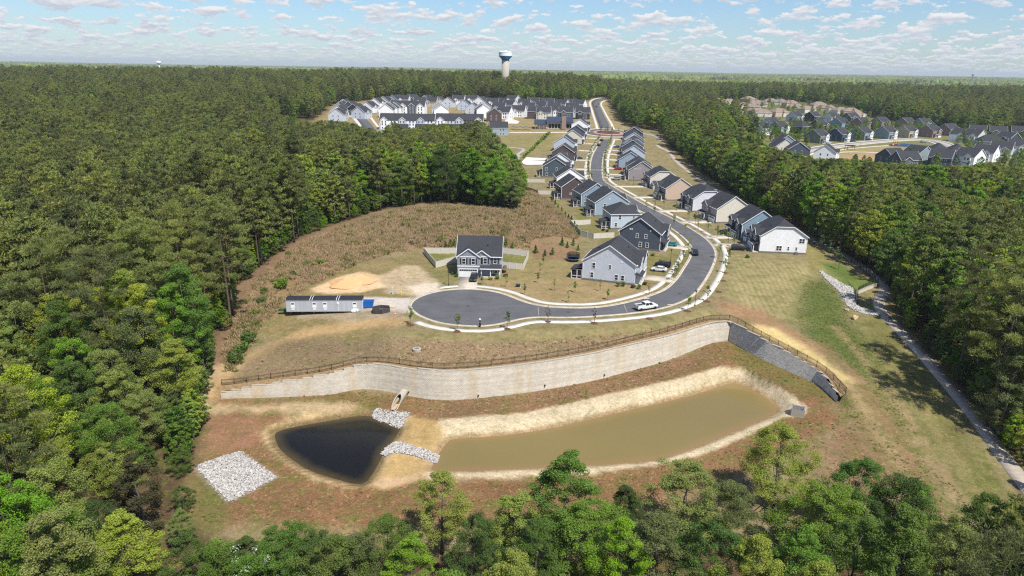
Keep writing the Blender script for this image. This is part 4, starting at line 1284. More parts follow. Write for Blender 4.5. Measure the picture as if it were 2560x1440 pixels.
side_w = lambda face, e=0: [(face, -4.2, 4.5, .8, 1.4), (face, 0.3, 4.5, .6, 1.1), (face, -4.6, 1.75, .8, 1.4), (face, 2.2, 1.75, .8, 1.4), (face, 3.9, 1.75, .8, 1.4)]
two_w = lambda face: [(face, -3.0, 4.5, .8, 1.4), (face, 2.4, 4.5, .8, 1.4)]
back_w = [('back', -3.5, 4.5, .9, 1.4), ('back', 0, 4.5, .9, 1.4), ('back', 3.5, 4.5, .9, 1.4), ('back', 3.4, 1.7, 1.7, 1.5)]
# --- the house by the cul-de-sac
hp = (at_z(1144, 693, 0) + at_z(1253, 690, 0)) / 2
fw = 12.2
fh_d = 11.0
hc = np.array([hp[0], hp[1] + fh_d / 2 + 0.6, 0.0])
house((hc[0], hc[1], 0), R(-1.0), 'grey two-storey house at the head of the cul-de-sac inside a cream fence', 'mid_grey', w=fw, d=fh_d, eave=5.9, rise=4.3,
      gables=[(-2.9, 6.2, 1.1, None), (0.7, 4.6, 0.5, None, 5.9)], garage=(-3.0, 1.1, 4.9), door=1.35, porch=(0.55, 5.9, 2.0, 2.85), shut=True, belt=3.15,
      wins=[('front', 4.4, 4.5, .95, 1.5, True), ('front', 3.2, 1.75, .85, 1.5), ('front', 4.6, 1.75, .85, 1.5), ('right', 2, 4.5, .8, 1.4), ('left', 1, 4.5, .8, 1.4)], back=(2, 4, 3))
# --- left side of the street, counted from the cul-de-sac
aL1 = ang_of((1463, 697.5), (1580, 710.6), 0) + math.pi / 2
aL2 = ang_of((1552.5, 573), (1655, 583), 5.5) + math.pi / 2
LEFT = [((1525, 613), 'ltgrey', aL1, dict(d=14.5, w=12.5, rise=4.7, gables=[(-3.0, 4.2, 1.0, None), (2.6, 5.4, 1.3, None)], porch=(-6.1, -1.5, 1.8), garage=(2.6, 1.3, 4.9), back=(-3.9, 4.2, 3.2), wins=side_w('left') + back_w, vents=[('left', 3.4, 6.2), ('left', -4.5, 6.3)]),
         'pale grey house nearest the cul-de-sac with screened back porch, left of street'),
        ((1602, 545), 'slate', aL2, dict(d=13.5, w=12, rise=4.6, gables=[(3.0, 4.6, 1.0, None)], porch=(-5.9, -1.0, 1.8), garage=(2.6, 1.0, 4.9), wins=[('left', 2.0, 4.6, .7, 1.3), ('left', -.8, 4.6, .7, 1.3), ('left', 0.4, 1.8, .8, 1.4), ('left', 2.6, 1.8, .8, 1.4)], vents=[('left', -3.2, 6.6), ('left', -2.6, 6.6), ('left', 3.4, 6.6)]),
         'dark slate house with solar panels on its roof beside the bend'),
        ((1555, 506), 'pale_blue', None, dict(d=11, w=12, rise=3.0, roof='hip', back=(-2.6, 4.2, 3), gables=[(3, 4, .8, None)], wins=[('left', -2.2, 4.5, .8, 1.4), ('left', 3.0, 4.5, .6, 1.1), ('left', -3.6, 1.75, .8, 1.4)] + back_w),
         'pale blue house with a hipped roof and cream garden fence'),
        ((1533, 476), 'grey_blue', None, dict(d=14, w=12, rise=4.5, gables=[(2, 5, 1, None)], back=(-3, 4.5, 3), wins=two_w('left') + back_w, vents=[('left', -1, 7.0)]),
         'blue-grey house with screened porch, fourth from the cul-de-sac on the left'),
        ((1494, 457.5), 'blue', None, dict(d=13.5, w=12, rise=4.4, gables=[(2.5, 4.6, 1, None)], back=(-3, 4.2, 3), wins=[('left', -5, 4.5, .8, 1.4), ('left', -5, 1.75, .8, 1.4)] + back_w),
         'blue gabled house on the left of the street beside the brown one'),
        ((1439.6, 442.5), 'brown', None, dict(d=12.5, w=12, rise=4.2, gables=[(2.5, 5, 1, None)], back=(-3, 4.5, 3), wins=[('left', 0.5, 4.6, 1.1, 1.1), ('left', -2, 2.6, .7, .7)] + back_w, vents=[('left', 1.4, 6.8)]),
         'dark brown house with white corner trim on the left of the street'),
        ((1427.6, 419.7), 'white', None, dict(d=13.5, w=12, rise=4.4, gables=[(2.5, 5, 1, None)], back=(-3, 4.2, 3), wins=two_w('left') + back_w),
         'white gabled house with fenced back garden, left of the street'),
        ((1389.6, 395.5), 'teal', None, dict(d=14, w=12, rise=4.4, gables=[(2.5, 4.6, 1, None)], back=(-3, 5, 3), wins=[('left', -5, 4.5, 1, 1.5), ('left', .6, 4.6, .8, 1.3), ('left', -4.6, 1.8, 1, 1.5)] + back_w),
         'dark teal house with screened porch beside the white building pad'),
        ((1400, 382), 'white', None, dict(d=13.5, w=12, rise=4.4, gables=[(2.5, 4.6, 1, None)], wins=two_w('left')), 'white house partly hidden behind the dark teal house'),
        ((1408, 364.5), 'brown', None, dict(d=13.5, w=12, rise=4.4, gables=[(2.5, 4.6, 1, None)], back=(-3, 4, 3), wins=two_w('left')), 'dark brown house, fifth from the roundabout on the left of the street'),
        ((1411, 344), 'pale_blue', None, dict(d=13.5, w=12, rise=4.4, gables=[(2.5, 4.6, 1, 'white')], wins=[]), 'pale house with white gable, fourth from the roundabout on the left'),
        ((1431.5, 330), 'cream', None, dict(d=13.5, w=12, rise=4.4, gables=[(2.5, 4.6, 1, 'white')], wins=[]), 'beige gabled house, third from the roundabout on the left'),
        ((1440, 322.5), 'slate', None, dict(d=13, w=12, rise=4.2, gables=[(2.5, 4.6, 1, 'white')], wins=[]), 'dark gabled house, second from the roundabout on the left'),
        ((1449, 313), 'white', None, dict(d=13, w=12, rise=4.2, gables=[(2.5, 4.6, 1, 'white')], wins=[]), 'house with light gable next to the roundabout on the left')]
DRIVES = []
HOUSES_ON_STREET = []
for i, (apex, c, ang, kw, lab) in enumerate(LEFT):
    e, rs, w = kw.get('eave', 5.8), kw.get('rise', 4.0), kw['w']
    if ang is None:
        ang = street_dir(at_z(*apex, 9.0))
    end = -1
    if kw.get('roof') == 'hip':
        P = seat_house(apex, e + rs, ang, 0, w)
    else:
        P = seat_house(apex, e + rs + .1, ang, end, w)
    kw.setdefault('garage', (2.5, 1.0, 4.9)); kw.setdefault('porch', (-5.6, -.4, 1.6)); kw.setdefault('door', -1.2)
    HOUSES_ON_STREET.append(house(P, ang, lab, c, lod=2 if i < 9 else 1, group='houses on the left of the street', **kw))
    DRIVES.append((P, ang, kw['d'], kw['garage'][0], 1))
aR1 = ang_of((1890, 642.5), (2008.7, 647.5), 0) - math.pi / 2
RIGHT = [((1962, 549), 'white', aR1, dict(d=14.5, w=12.5, rise=4.8, roof='clip', gables=[(-3, 4.2, 1, 'dark_grey'), (2.5, 4.4, 1, 'dark_grey')], porch=(1.0, 6.1, 2.0), garage=(-2.4, 1.2, 4.9), wins=[('right', -1.2, 1.8, 1.6, 1.5), ('right', 1.7, 1.8, .5, 1.1), ('right', 4.2, 1.8, .5, 1.0), ('right', 5.6, 4.4, 1.6, 1.4)], vents=[]),
          'bright white house with clipped gable nearest the wall on the right'),
         ((1910, 526), 'blue', None, dict(d=13.5, w=12, rise=4.6, front='slate', gables=[(3.4, 3.6, .9, 'slate'), (-3.2, 4.0, .9, 'slate')], sidegar=(7.9, 3.8, 6.5, 0.6), garage=(1.8, 1.2, 4.9), porch=(-6, -.8, 1.6), wins=[('right', 1.5, 4.4, .8, 1.4)], vents=[('right', -1.4, 6.2)]),
          'blue house with garage wing next to the bright white house'),
         ((1840.6, 490.6), 'cream', None, dict(d=14, w=12, rise=4.6, front='grey', gables=[(-2.8, 5.2, 1, 'grey')], porch=(-6, -.6, 2), garage=(3, .6, 4.9), wins=[('right', 5.2, 2.1, .8, 1.4), ('front', 2.2, 4.5, .9, 1.5), ('front', 4.2, 4.5, .9, 1.5)], vents=[('right', 0, 6.9)]),
          'off-white house with grey shingled front gable, third on the right'),
         ((1770, 465), 'lilac', None, dict(d=14, w=12, rise=4.5, roof='clip', front='grey', gables=[(-3.4, 2.6, .7, 'dark_grey'), (2.8, 2.6, .7, 'dark_grey')], porch=(-6, -.4, 2), garage=(3, .8, 4.9), wins=[('right', -2.4, 2.0, .8, 1.3)]),
          'pale lilac house with two arched dormers, fourth on the right'),
         ((1703.7, 445), 'beige', None, dict(d=13.5, w=12, rise=4.4, front='grey', gables=[(-2.5, 5, 1, 'grey')], porch=(0, 6, 2), garage=(-3.2, 1.2, 4.6), wins=[('front', 3.5, 4.5, .9, 1.5)]),
          'beige house with shingled front gable, fifth on the right'),
         ((1659, 418), 'cream', None, dict(d=13.5, w=12, rise=4.4, roof='clip', front='grey', gables=[(-3, 3.6, .9, 'grey')], sidegar=(7.9, 3.6, 6, .8), garage=(1.8, 1.0, 4.6), porch=(-6, -.8, 1.8), wins=[('right', 1.8, 4.3, 1.4, 1.2)], vents=[('right', .5, 6.2)]),
          'cream house with small garage wing, sixth on the right'),
         ((1606, 403.7), 'grey', None, dict(d=13.5, w=12, rise=4.4, gables=[(2, 4, .8, None)], porch=(2, 6, 1.8), garage=(-2.4, .8, 4.6), wins=[('right', -3, 6.0, 1.8, .5)], vents=[('right', -1, 6.8)]),
          'plain grey gabled house with a silver car in its drive'),
         ((1600, 393), 'slate', None, dict(d=13.5, w=12, rise=4.4, roof='clip', gables=[(2, 4, .8, None)], wins=[]), 'dark house with clipped gable behind the plain grey house'),
         ((1578, 381), 'grey_blue', None, dict(d=13.5, w=12, rise=4.2, gables=[(2, 4, .8, None)], wins=[]), 'dark roofed house, sixth from the roundabout on the right'),
         ((1586, 365), 'pale_blue', None, dict(d=13.5, w=12, rise=4.4, gables=[(2, 4, .8, None)], wins=[]), 'pale blue gabled house, fifth from the roundabout on the right'),
         ((1582, 354), 'slate', None, dict(d=13.5, w=12, rise=4.4, gables=[(2, 4, .8, None)], wins=[]), 'dark gabled house, fourth from the roundabout on the right'),
         ((1585, 344), 'white', None, dict(d=13.5, w=12, rise=4.4, roof='clip', gables=[(2, 4, .8, None)], wins=[]), 'white house with clipped gable, third from the roundabout on the right'),
         ((1586, 335), 'pale_grey', None, dict(d=13.5, w=12, rise=4.4, gables=[(2, 4, .8, None)], wins=[]), 'pale grey gabled house, second from the roundabout on the right'),
         ((1585, 325), 'slate', None, dict(d=13.5, w=12, rise=4.2, gables=[(2, 4, .8, None)], wins=[]), 'dark gabled house beside the roundabout on the right')]
for i, (apex, c, ang, kw, lab) in enumerate(RIGHT):
    e, rs, w = kw.get('eave', 5.8), kw.get('rise', 4.0), kw['w']
    if ang is None:
        ang = street_dir(at_z(*apex, 9.0)) + math.pi
    if kw.get('roof') == 'clip':
        P = seat_house(apex, e + rs + .1, ang, 1, w - 5.0)
    else:
        P = seat_house(apex, e + rs + .1, ang, 1, w)
    kw.setdefault('garage', (2.5, 1.0, 4.9)); kw.setdefault('porch', (-5.6, -.4, 1.6)); kw.setdefault('door', -1.2)
    house(P, ang, lab, c, lod=2 if i < 7 else 1, group='houses on the right of the street', **kw)
    DRIVES.append((P, ang, kw['d'], kw['garage'][0], 2))
# drives from each garage to the kerb
eol, eil = eo[:, :2], ei[:, :2]
for P, ang, d, gx, sd_ in DRIVES:
    ca_, sa_ = math.cos(ang), math.sin(ang)
    L2W = lambda x, y: np.array([P[0] + x * ca_ - y * sa_, P[1] + x * sa_ + y * ca_])
    line = eil if sd_ == 1 else eol
    a, b = L2W(gx - 2.5, -d / 2 - 1.3), L2W(gx + 2.5, -d / 2 - 1.3)
    dirv = L2W(gx, -d / 2 - 3) - L2W(gx, -d / 2)
    dirv /= np.linalg.norm(dirv)
    best = None
    for s in np.arange(2, 34, .5):
        q = L2W(gx, -d / 2 - 1.3) + dirv * s
        dd = np.min(np.linalg.norm(line - q, axis=1))
        if best is None or dd < best[0]:
            best = (dd, s)
    L = best[1] - 0.7
    n_ = max(2, int(L / 2) + 1)
    A = np.array([a + dirv * L * k / (n_ - 1) for k in range(n_)]); B = np.array([b + dirv * L * k / (n_ - 1) for k in range(n_)])
    structure('driveway', ribbon(A, B, 0.115, 'driveway', CONC, 0.16))
A = np.array([at_z(1149, 693, 0), at_z(1147, 707, 0), at_z(1144, 722.5, 0)]); B = np.array([at_z(1194, 693, 0), at_z(1193, 707, 0), at_z(1191, 722.5, 0)])
structure('driveway', ribbon(A, B, 0.115, 'driveway', CONC, 0.16))
# white pad and path loops beyond the forest corner
def flat_poly(name, pts, dz, m):
    P = [G(*p) for p in pts]
    mb = MB(); mb.poly([(p[0], p[1], p[2] + dz) for p in P])
    return structure(name, mb.mesh(name, m))
def path_px(name, pts, wdt, dz, m, n=2):
    P = resample(chaikin([G(*p)[:2] for p in pts], n), 2.0)
    return structure(name, ribbon(offset_line(P, wdt / 2), offset_line(P, -wdt / 2), dz, name, m, 0.2))
WHITEPAD = mat_concrete('white_membrane', (0.78, 0.78, 0.77, 1), var=0.04)
flat_poly('white_pad', [(1305, 405), (1316, 394), (1366, 396), (1362, 401), (1325, 402), (1318, 403.5), (1362, 403.5), (1358, 411.5), (1316, 412), (1307, 409)], 0.12, WHITEPAD)
path_px('path', [(1255, 367), (1290, 369), (1311, 373), (1300, 381), (1290, 386), (1298, 393), (1292, 398)], 3.2, 0.1, ASPH3)
path_px('pavement', [(1272, 331), (1330, 331), (1400, 331), (1470, 329)], 3.6, 0.12, CONC2)
# white vinyl fences: posts and panels
def vinyl_fence(pts, label, h=1.9, pitch=2.44):
    P = [G(*p) for p in pts]
    c = P[0].copy()
    f = thing('vinyl_fence', label, 'fence', tuple(c))
    pm = cache(('vp', h), lambda: MB().box((0, 0, h / 2), (.13, .13, h + .1)).box((0, 0, h + .08), (.17, .17, .06), 0, 0, (.5, .5)).mesh('post', VINYL))
    for a, b in zip(P[:-1], P[1:]):
        L = np.linalg.norm((b - a)[:2])
        n_ = max(1, int(round(L / pitch)))
        for k in range(n_):
            p, q = a + (b - a) * k / n_, a + (b - a) * (k + 1) / n_
            p[2], q[2] = Hs(*p[:2]), Hs(*q[:2])
            obj('post', pm, f, tuple(p - c))
            l_ = np.linalg.norm((q - p)[:2])
            mb = MB().box((0, 0, h * .5), (l_ - .14, .045, h - .16)).box((0, 0, h - .05), (l_ - .14, .08, .12)).box((0, 0, .12), (l_ - .14, .08, .12))
            for s in np.arange(-l_ / 2 + .2, l_ / 2 - .1, .28):
                mb.box((s, 0, h * .5), (.012, .055, h - .3))
            m = (p + q) / 2 - c
            obj('panel', mb.mesh('panel', VINYL), f, tuple(m), math.atan2(q[1] - p[1], q[0] - p[0]))
    obj('post', pm, f, tuple(P[-1] - c))
    return f
vinyl_fence([(1144, 655), (1090, 670), (1060, 634), (1145, 634)], 'cream vinyl fence on the left of the cul-de-sac house')
vinyl_fence([(1252, 633), (1321, 642), (1308, 675), (1256, 670)], 'cream vinyl fence on the right of the cul-de-sac house')
vinyl_fence([(1476, 561), (1426, 562), (1452, 589), (1484, 597), (1535, 594)], 'cream vinyl fence curving round the pale blue house garden')
vinyl_fence([(1362, 457), (1304, 456), (1312, 474), (1345, 486), (1388, 487)], 'cream vinyl fence round the white house garden by the forest corner')

# ------------------------------------------------------------------ trees
def mat_leaf(name, c, c2, trans=0.3, rnd=0.35, hue=0.03):
    n = NT(name)
    oi = n.n('ShaderNodeObjectInfo').outputs['Random']
    lv = n.n('ShaderNodeAttribute', attribute_name='lv').outputs['Fac']
    cc = n.mix(lv, c, c2)
    w = n.n('ShaderNodeTexWhiteNoise', {'W': oi}, noise_dimensions='1D').outputs[0]
    cc = n.hsv(cc, h=n.rng(oi, 0, 1, 0.5 - hue, 0.5 + hue), sa=n.rng(w, 0, 1, 0.85, 1.1), v=n.rng(w, 0, 1, 1 - rnd, 1 + rnd))
    d = n.n('ShaderNodeBsdfDiffuse', {0: cc})
    t = n.n('ShaderNodeBsdfTranslucent', {0: n.hsv(cc, h=0.485, v=1.25)})
    m = n.n('ShaderNodeMixShader', {0: trans, 1: d.outputs[0], 2: t.outputs[0]})
    n.t.links.new(m.outputs[0], n.out.inputs[0])
    return n.m
LEAF = {'pine': mat_leaf('pine_needles', (0.146, 0.181, 0.047, 1), (0.274, 0.293, 0.094, 1), 0.36, 0.38, 0.014),
        'green': mat_leaf('green_leaves', (0.118, 0.207, 0.027, 1), (0.224, 0.336, 0.058, 1), 0.40, 0.42, 0.016),
        'yellow': mat_leaf('yellow_green_leaves', (0.205, 0.265, 0.034, 1), (0.36, 0.405, 0.085, 1), 0.36, 0.2, 0.012),
        'dark': mat_leaf('dark_leaves', (0.078, 0.146, 0.022, 1), (0.155, 0.241, 0.052, 1), 0.36, 0.38, 0.014),
        'olive': mat_leaf('olive_leaves', (0.129, 0.179, 0.040, 1), (0.252, 0.308, 0.095, 1), 0.3, 0.36, 0.014),
        'cedar': mat_leaf('cedar_leaves', (0.084, 0.081, 0.029, 1), (0.134, 0.118, 0.050, 1), 0.2),
        'sapling': mat_leaf('sapling_leaves', (0.078, 0.146, 0.028, 1), (0.168, 0.258, 0.062, 1)),
        'red': mat_leaf('reddish_leaves', (0.084, 0.045, 0.025, 1), (0.134, 0.078, 0.039, 1))}
BARK = mat_plain('grey_bark', (0.13, 0.11, 0.09, 1), 0.95, 0.3, 3.0)
BARKP = mat_plain('pine_bark', (0.115, 0.085, 0.062, 1), 0.95, 0.3, 3.0)
PALEBARK = mat_plain('pale_bark', (0.34, 0.31, 0.27, 1), 0.9, 0.2, 2.0)
def unit(n, r):
    v = r.normal(size=(n, 3))
    return v / np.linalg.norm(v, axis=1)[:, None]
def leaf_cloud(name, clumps, per, size, mat, r, aspect=0.6, up=0.45, outw=0.5, rnd=0.8, radial=False):
    """clumps: (n,6) centre + radii; each leaf a folded four-cornered blade"""
    n = len(clumps)
    ci = np.repeat(np.arange(n), per)
    N = len(ci)
    d = unit(N, r)
    rad = r.random(N) ** 0.45
    c = clumps[ci, :3] + d * clumps[ci, 3:6] * rad[:, None]
    if radial:
        tdir = d * 0.9 + unit(N, r) * 0.6 + np.array([0, 0, 0.35])
        tdir /= np.linalg.norm(tdir, axis=1)[:, None]
        nr = np.cross(tdir, unit(N, r)); nr /= np.linalg.norm(nr, axis=1)[:, None]
    else:
        nr = d * outw + np.array([0, 0, up]) + unit(N, r) * rnd
        nr /= np.linalg.norm(nr, axis=1)[:, None]
        tdir = np.cross(nr, unit(N, r)); tdir /= np.linalg.norm(tdir, axis=1)[:, None]
    s = np.cross(nr, tdir)
    L = (size * (0.65 + 0.7 * r.random(N)))[:, None]
    Wd = L * aspect
    V = np.empty((N, 4, 3))
    V[:, 0] = c - tdir * L * .5
    V[:, 1] = c + s * Wd * .5 + nr * L * .12
    V[:, 2] = c + tdir * L * .5
    V[:, 3] = c - s * Wd * .5 + nr * L * .12
    me = np_mesh(name, V.reshape(-1, 3), np.arange(N * 4).reshape(N, 4), mat)
    cl = r.random(n)
    lv = np.clip(0.55 * r.random(N) + 0.5 * cl[ci], 0, 1)
    a = me.attributes.new('lv', 'FLOAT', 'POINT')
    a.data.foreach_set('value', np.repeat(lv, 4).astype(np.float32))
    return me
def crown_env(kind, t):
    if kind == 'round':
        return math.sin(math.pi * min(1, 0.16 + 0.80 * t)) ** 0.75
    if kind == 'cone':
        return max(0.06, (1 - t) ** 0.8 * (0.55 + 0.9 * min(1, t * 5)) * 0.95)
    return (math.sin(math.pi * (0.10 + 0.84 * t)) ** 0.9) * (1.05 - 0.25 * t)
def broadleaf(seed, mats, hi, h=18.0, rad=4.6, kind='round', z0=0.22, n=46, open_=0.0):
    r = np.random.default_rng(seed)
    cl = []
    k = 0
    lean = r.normal(size=2) * 0.5
    lob = r.random(4) * 6.28
    while len(cl) < n and k < 4000:
        k += 1
        t = r.random() ** 0.85
        a = r.random() * 2 * math.pi
        R_ = rad * crown_env(kind, t) * (1 + 0.22 * math.sin(a * 2 + lob[0]) + 0.16 * math.sin(a * 3 + lob[1] + t * 4))
        rr = R_ * math.sqrt(0.18 + 0.82 * r.random())
        z = h * (z0 + (1 - z0) * t * 0.97)
        cr = rad * (0.13 + 0.13 * r.random() ** 1.5) * (0.75 if t > 0.85 else 1)
        if r.random() < .10:
            rr *= 1.22
        p = np.array([rr * math.cos(a) + lean[0] * t, rr * math.sin(a) + lean[1] * t, z])
        if open_ and any(np.linalg.norm(p - q[:3]) < cr * open_ for q in cl):
            continue
        cl.append([*p, cr * 1.1, cr * 1.1, cr * (0.62 + .2 * r.random())])
    cl = np.array(cl)
    per, size = (300, 0.185) if hi else (60, 0.47)
    crown = leaf_cloud('crown', cl, per, size, mats[1], r)
    mb = MB()
    top = h * 0.86
    pts = [(0, 0, -0.6)] + [(lean[0] * k / 6 + r.normal() * .12, lean[1] * k / 6 + r.normal() * .12, top * k / 6) for k in range(1, 7)]
    r0 = h * 0.0145
    mb.tube(pts, [r0 * 1.25] + [r0 * (1 - k / 6.6) for k in range(1, 7)], 7)
    for q in cl[r.permutation(len(cl))[: (34 if hi else 12)]]:
        zb = max(h * .16, q[2] - np.hypot(q[0], q[1]) * (0.7 + .5 * r.random()))
        f = zb / top
        b = Vector((lean[0] * f, lean[1] * f, zb)); e = Vector(q[:3])
        mid = (b + e) / 2 + Vector((0, 0, -.25 * (e - b).length * .5))
        rb = r0 * (1 - f * .85) * .42
        mb.tube([b, mid, e], [rb, rb * .65, rb * .22], 5)
    trunk = mb.mesh('trunk', mats[0], True)
    return trunk, crown, h, rad
def pine(seed, hi, h=24.0, rad=3.1, base=0.42):
    r = np.random.default_rng(seed)
    mb = MB()
    bend = r.normal(size=2) * 0.35
    pts = [(0, 0, -0.6)] + [(bend[0] * (k / 7) ** 2, bend[1] * (k / 7) ** 2, h * .98 * k / 7) for k in range(1, 8)]
    r0 = 0.24
    mb.tube(pts, [r0 * 1.2] + [r0 * (1 - k / 7.6) for k in range(1, 8)], 6)
    cl = []
    nb = 30 if hi else 24
    for k in range(nb):
        t = (k + r.random() * .8) / nb
        z = h * (base + (0.98 - base) * t)
        L = rad * (0.35 + 0.75 * math.sin(math.pi * min(1, .22 + .74 * t))) * (0.6 + .6 * r.random())
        if t > .93:
            L *= .4
        a = k * 2.4 + r.normal() * .5
        b = Vector((bend[0] * (z / h) ** 2, bend[1] * (z / h) ** 2, z - L * .15))
        e = b + Vector((math.cos(a) * L, math.sin(a) * L, L * (.12 + .25 * t)))
        mb.tube([b, (b + e) / 2 + Vector((0, 0, -.08 * L)), e], [r0 * .24 * (1.1 - t), r0 * .14 * (1.1 - t), .015], 4)
        for f, sc in ((1.0, 1.0), (.62, .8), (.85, .75)):
            q = b.lerp(e, f)
            off = r.normal(size=3) * .28
            cr = (0.50 + .32 * r.random()) * sc * rad / 3.0
            cl.append([q.x + off[0], q.y + off[1], q.z + off[2] * .5 + .12, cr * 1.15, cr * 1.15, cr * .62])
    cl = np.array(cl)
    per, size, asp = (120, 0.50, 0.15) if hi else (38, 0.72, 0.26)
    crown = leaf_cloud('crown', cl, per, size, LEAF['pine'], r, asp, radial=True)
    return mb.mesh('trunk', BARKP, True), crown, h, rad
def conifer_bush(seed, h=2.6, rad=0.85, m='dark'):
    r = np.random.default_rng(seed)
    cl = []
    for k in range(16):
        t = k / 16
        a = k * 2.4
        rr = rad * (1 - t) * .5
        cl.append([rr * math.cos(a), rr * math.sin(a), h * (.08 + .86 * t), rad * (1 - t) * .55 + .12, rad * (1 - t) * .55 + .12, h * .09])
    crown = leaf_cloud('crown', np.array(cl), 34, 0.26, LEAF[m], r, .5)
    trunk = MB().tube([(0, 0, -.2), (0, 0, h * .5)], [.06, .03], 5).mesh('trunk', BARK)
    return trunk, crown, h, rad
def shrub(seed, h=1.3, rad=0.9, m='green', n=9, per=40, size=.24):
    r = np.random.default_rng(seed)
    cl = []
    for k in range(n):
        a, q = r.random() * 6.28, math.sqrt(r.random()) * rad * .62
        cr = rad * (.34 + .2 * r.random())
        cl.append([q * math.cos(a), q * math.sin(a), h * (.25 + .5 * r.random()), cr, cr, h * .26])
    return leaf_cloud('foliage', np.array(cl), per, size, LEAF[m], r)
def sapling(seed, m='sapling', h=3.4, rad=.75, per=16, n=14):
    r = np.random.default_rng(seed)
    mb = MB().tube([(0, 0, -.2), (.02, 0, h * .5), (0, .02, h * .95)], [.05, .04, .012], 5)
    cl = []
    for k in range(n):
        t = r.random() ** .8
        a = r.random() * 6.28
        rr = rad * math.sin(math.pi * (.12 + .82 * t)) * (.3 + .7 * r.random())
        z = h * (.38 + .6 * t)
        cl.append([rr * math.cos(a), rr * math.sin(a), z, .24, .24, .22])
        mb.tube([(0, 0, z - rr * .8), (rr * math.cos(a), rr * math.sin(a), z)], [.018, .008], 4, cap=False)
    crown = leaf_cloud('crown', np.array(cl), per, .22, LEAF[m], r)
    return mb.mesh('trunk', BARK), crown, h, rad
def bare_tree(seed, h=14.0):
    r = np.random.default_rng(seed)
    mb = MB()
    mb.tube([(0, 0, -.5), (.2, 0, h * .4), (0, .3, h * .75), (.2, .1, h)], [.22, .16, .09, .02], 6)
    for k in range(26):
        z = h * (.35 + .6 * r.random()); a = r.random() * 6.28; L = 2.6 * (1.1 - z / h) + .8
        b = Vector((.1, .1, z)); e = b + Vector((math.cos(a) * L, math.sin(a) * L, L * .9))
        mb.tube([b, (b + e) / 2 + Vector((0, 0, -.1)), e], [.06, .035, .01], 4, cap=False)
        for j in range(3):
            f = b.lerp(e, .4 + .25 * j); a2 = a + r.normal() * .9
            mb.tube([f, f + Vector((math.cos(a2) * .8, math.sin(a2) * .8, .8))], [.02, .006], 3, cap=False)
    return mb.mesh('trunk', PALEBARK, True)
# prototypes: (trunk, crown, height, radius) for each species, near and farther away
BL = {}
shapes = [('round', 18, 4.7, .2, 110, 0), ('round', 17, 5.2, .22, 112, .35), ('tall', 20, 4.0, .16, 106, 0), ('round', 15, 4.4, .12, 100, .3), ('tall', 19, 4.6, .24, 92, .55)]
def recolour(me, m):
    c = me.copy(); c.materials.clear(); c.materials.append(m); return c
PROTO_HI, PROTO = {}, {}
for sp in ('green', 'yellow', 'dark', 'olive'):
    PROTO_HI[sp], PROTO[sp] = [], []
for k, (kd, h, rd, z0, n, op) in enumerate(shapes):
    a = broadleaf(100 + k, (BARK, LEAF['green']), True, h, rd, kd, z0, n, op)
    b = broadleaf(200 + k, (BARK, LEAF['green']), False, h, rd, kd, z0, n, op)
    for sp in PROTO:
        PROTO_HI[sp].append(a)
        PROTO[sp].append((b[0], recolour(b[1], LEAF[sp]), h, rd) if sp != 'green' else b)
PROTO_HI['pine'] = [pine(300 + k, True, 23 + k, 3.6 + .3 * k, .34 + .05 * (k % 3)) for k in range(4)]
PROTO['pine'] = [pine(320 + k, False, 23 + k, 3.6 + .3 * k, .34 + .05 * (k % 3)) for k in range(4)]
ced = broadleaf(390, (BARK, LEAF['cedar']), True, 12, 3.0, 'cone', .05, 44)
PROTO_HI['cedar'] = [ced]; PROTO['cedar'] = [ced]
lib = bpy.data.collections.new('tree_library')          # shapes for the uncountable woods, not in the scene itself
def joined(name, pr):
    """trunk and crown in one mesh for the woods"""
    bm = bmesh.new()
    bm.from_mesh(pr[0]); nf = len(bm.faces)
    lay = bm.verts.layers.float.get('lv') or bm.verts.layers.float.new('lv')
    bm.from_mesh(pr[1])
    for i, f in enumerate(bm.faces):
        f.material_index = 0 if i < nf else 1
    me = bpy.data.meshes.new(name)
    bm.to_mesh(me); bm.free()
    me.materials.append(pr[0].materials[0]); me.materials.append(pr[1].materials[0])
    return me
def lib_coll(name, meshes):
    c = bpy.data.collections.new(name)
    for k, me in enumerate(meshes):
        c.objects.link(bpy.data.objects.new('%s_%02d' % (name, k), me))
    return c
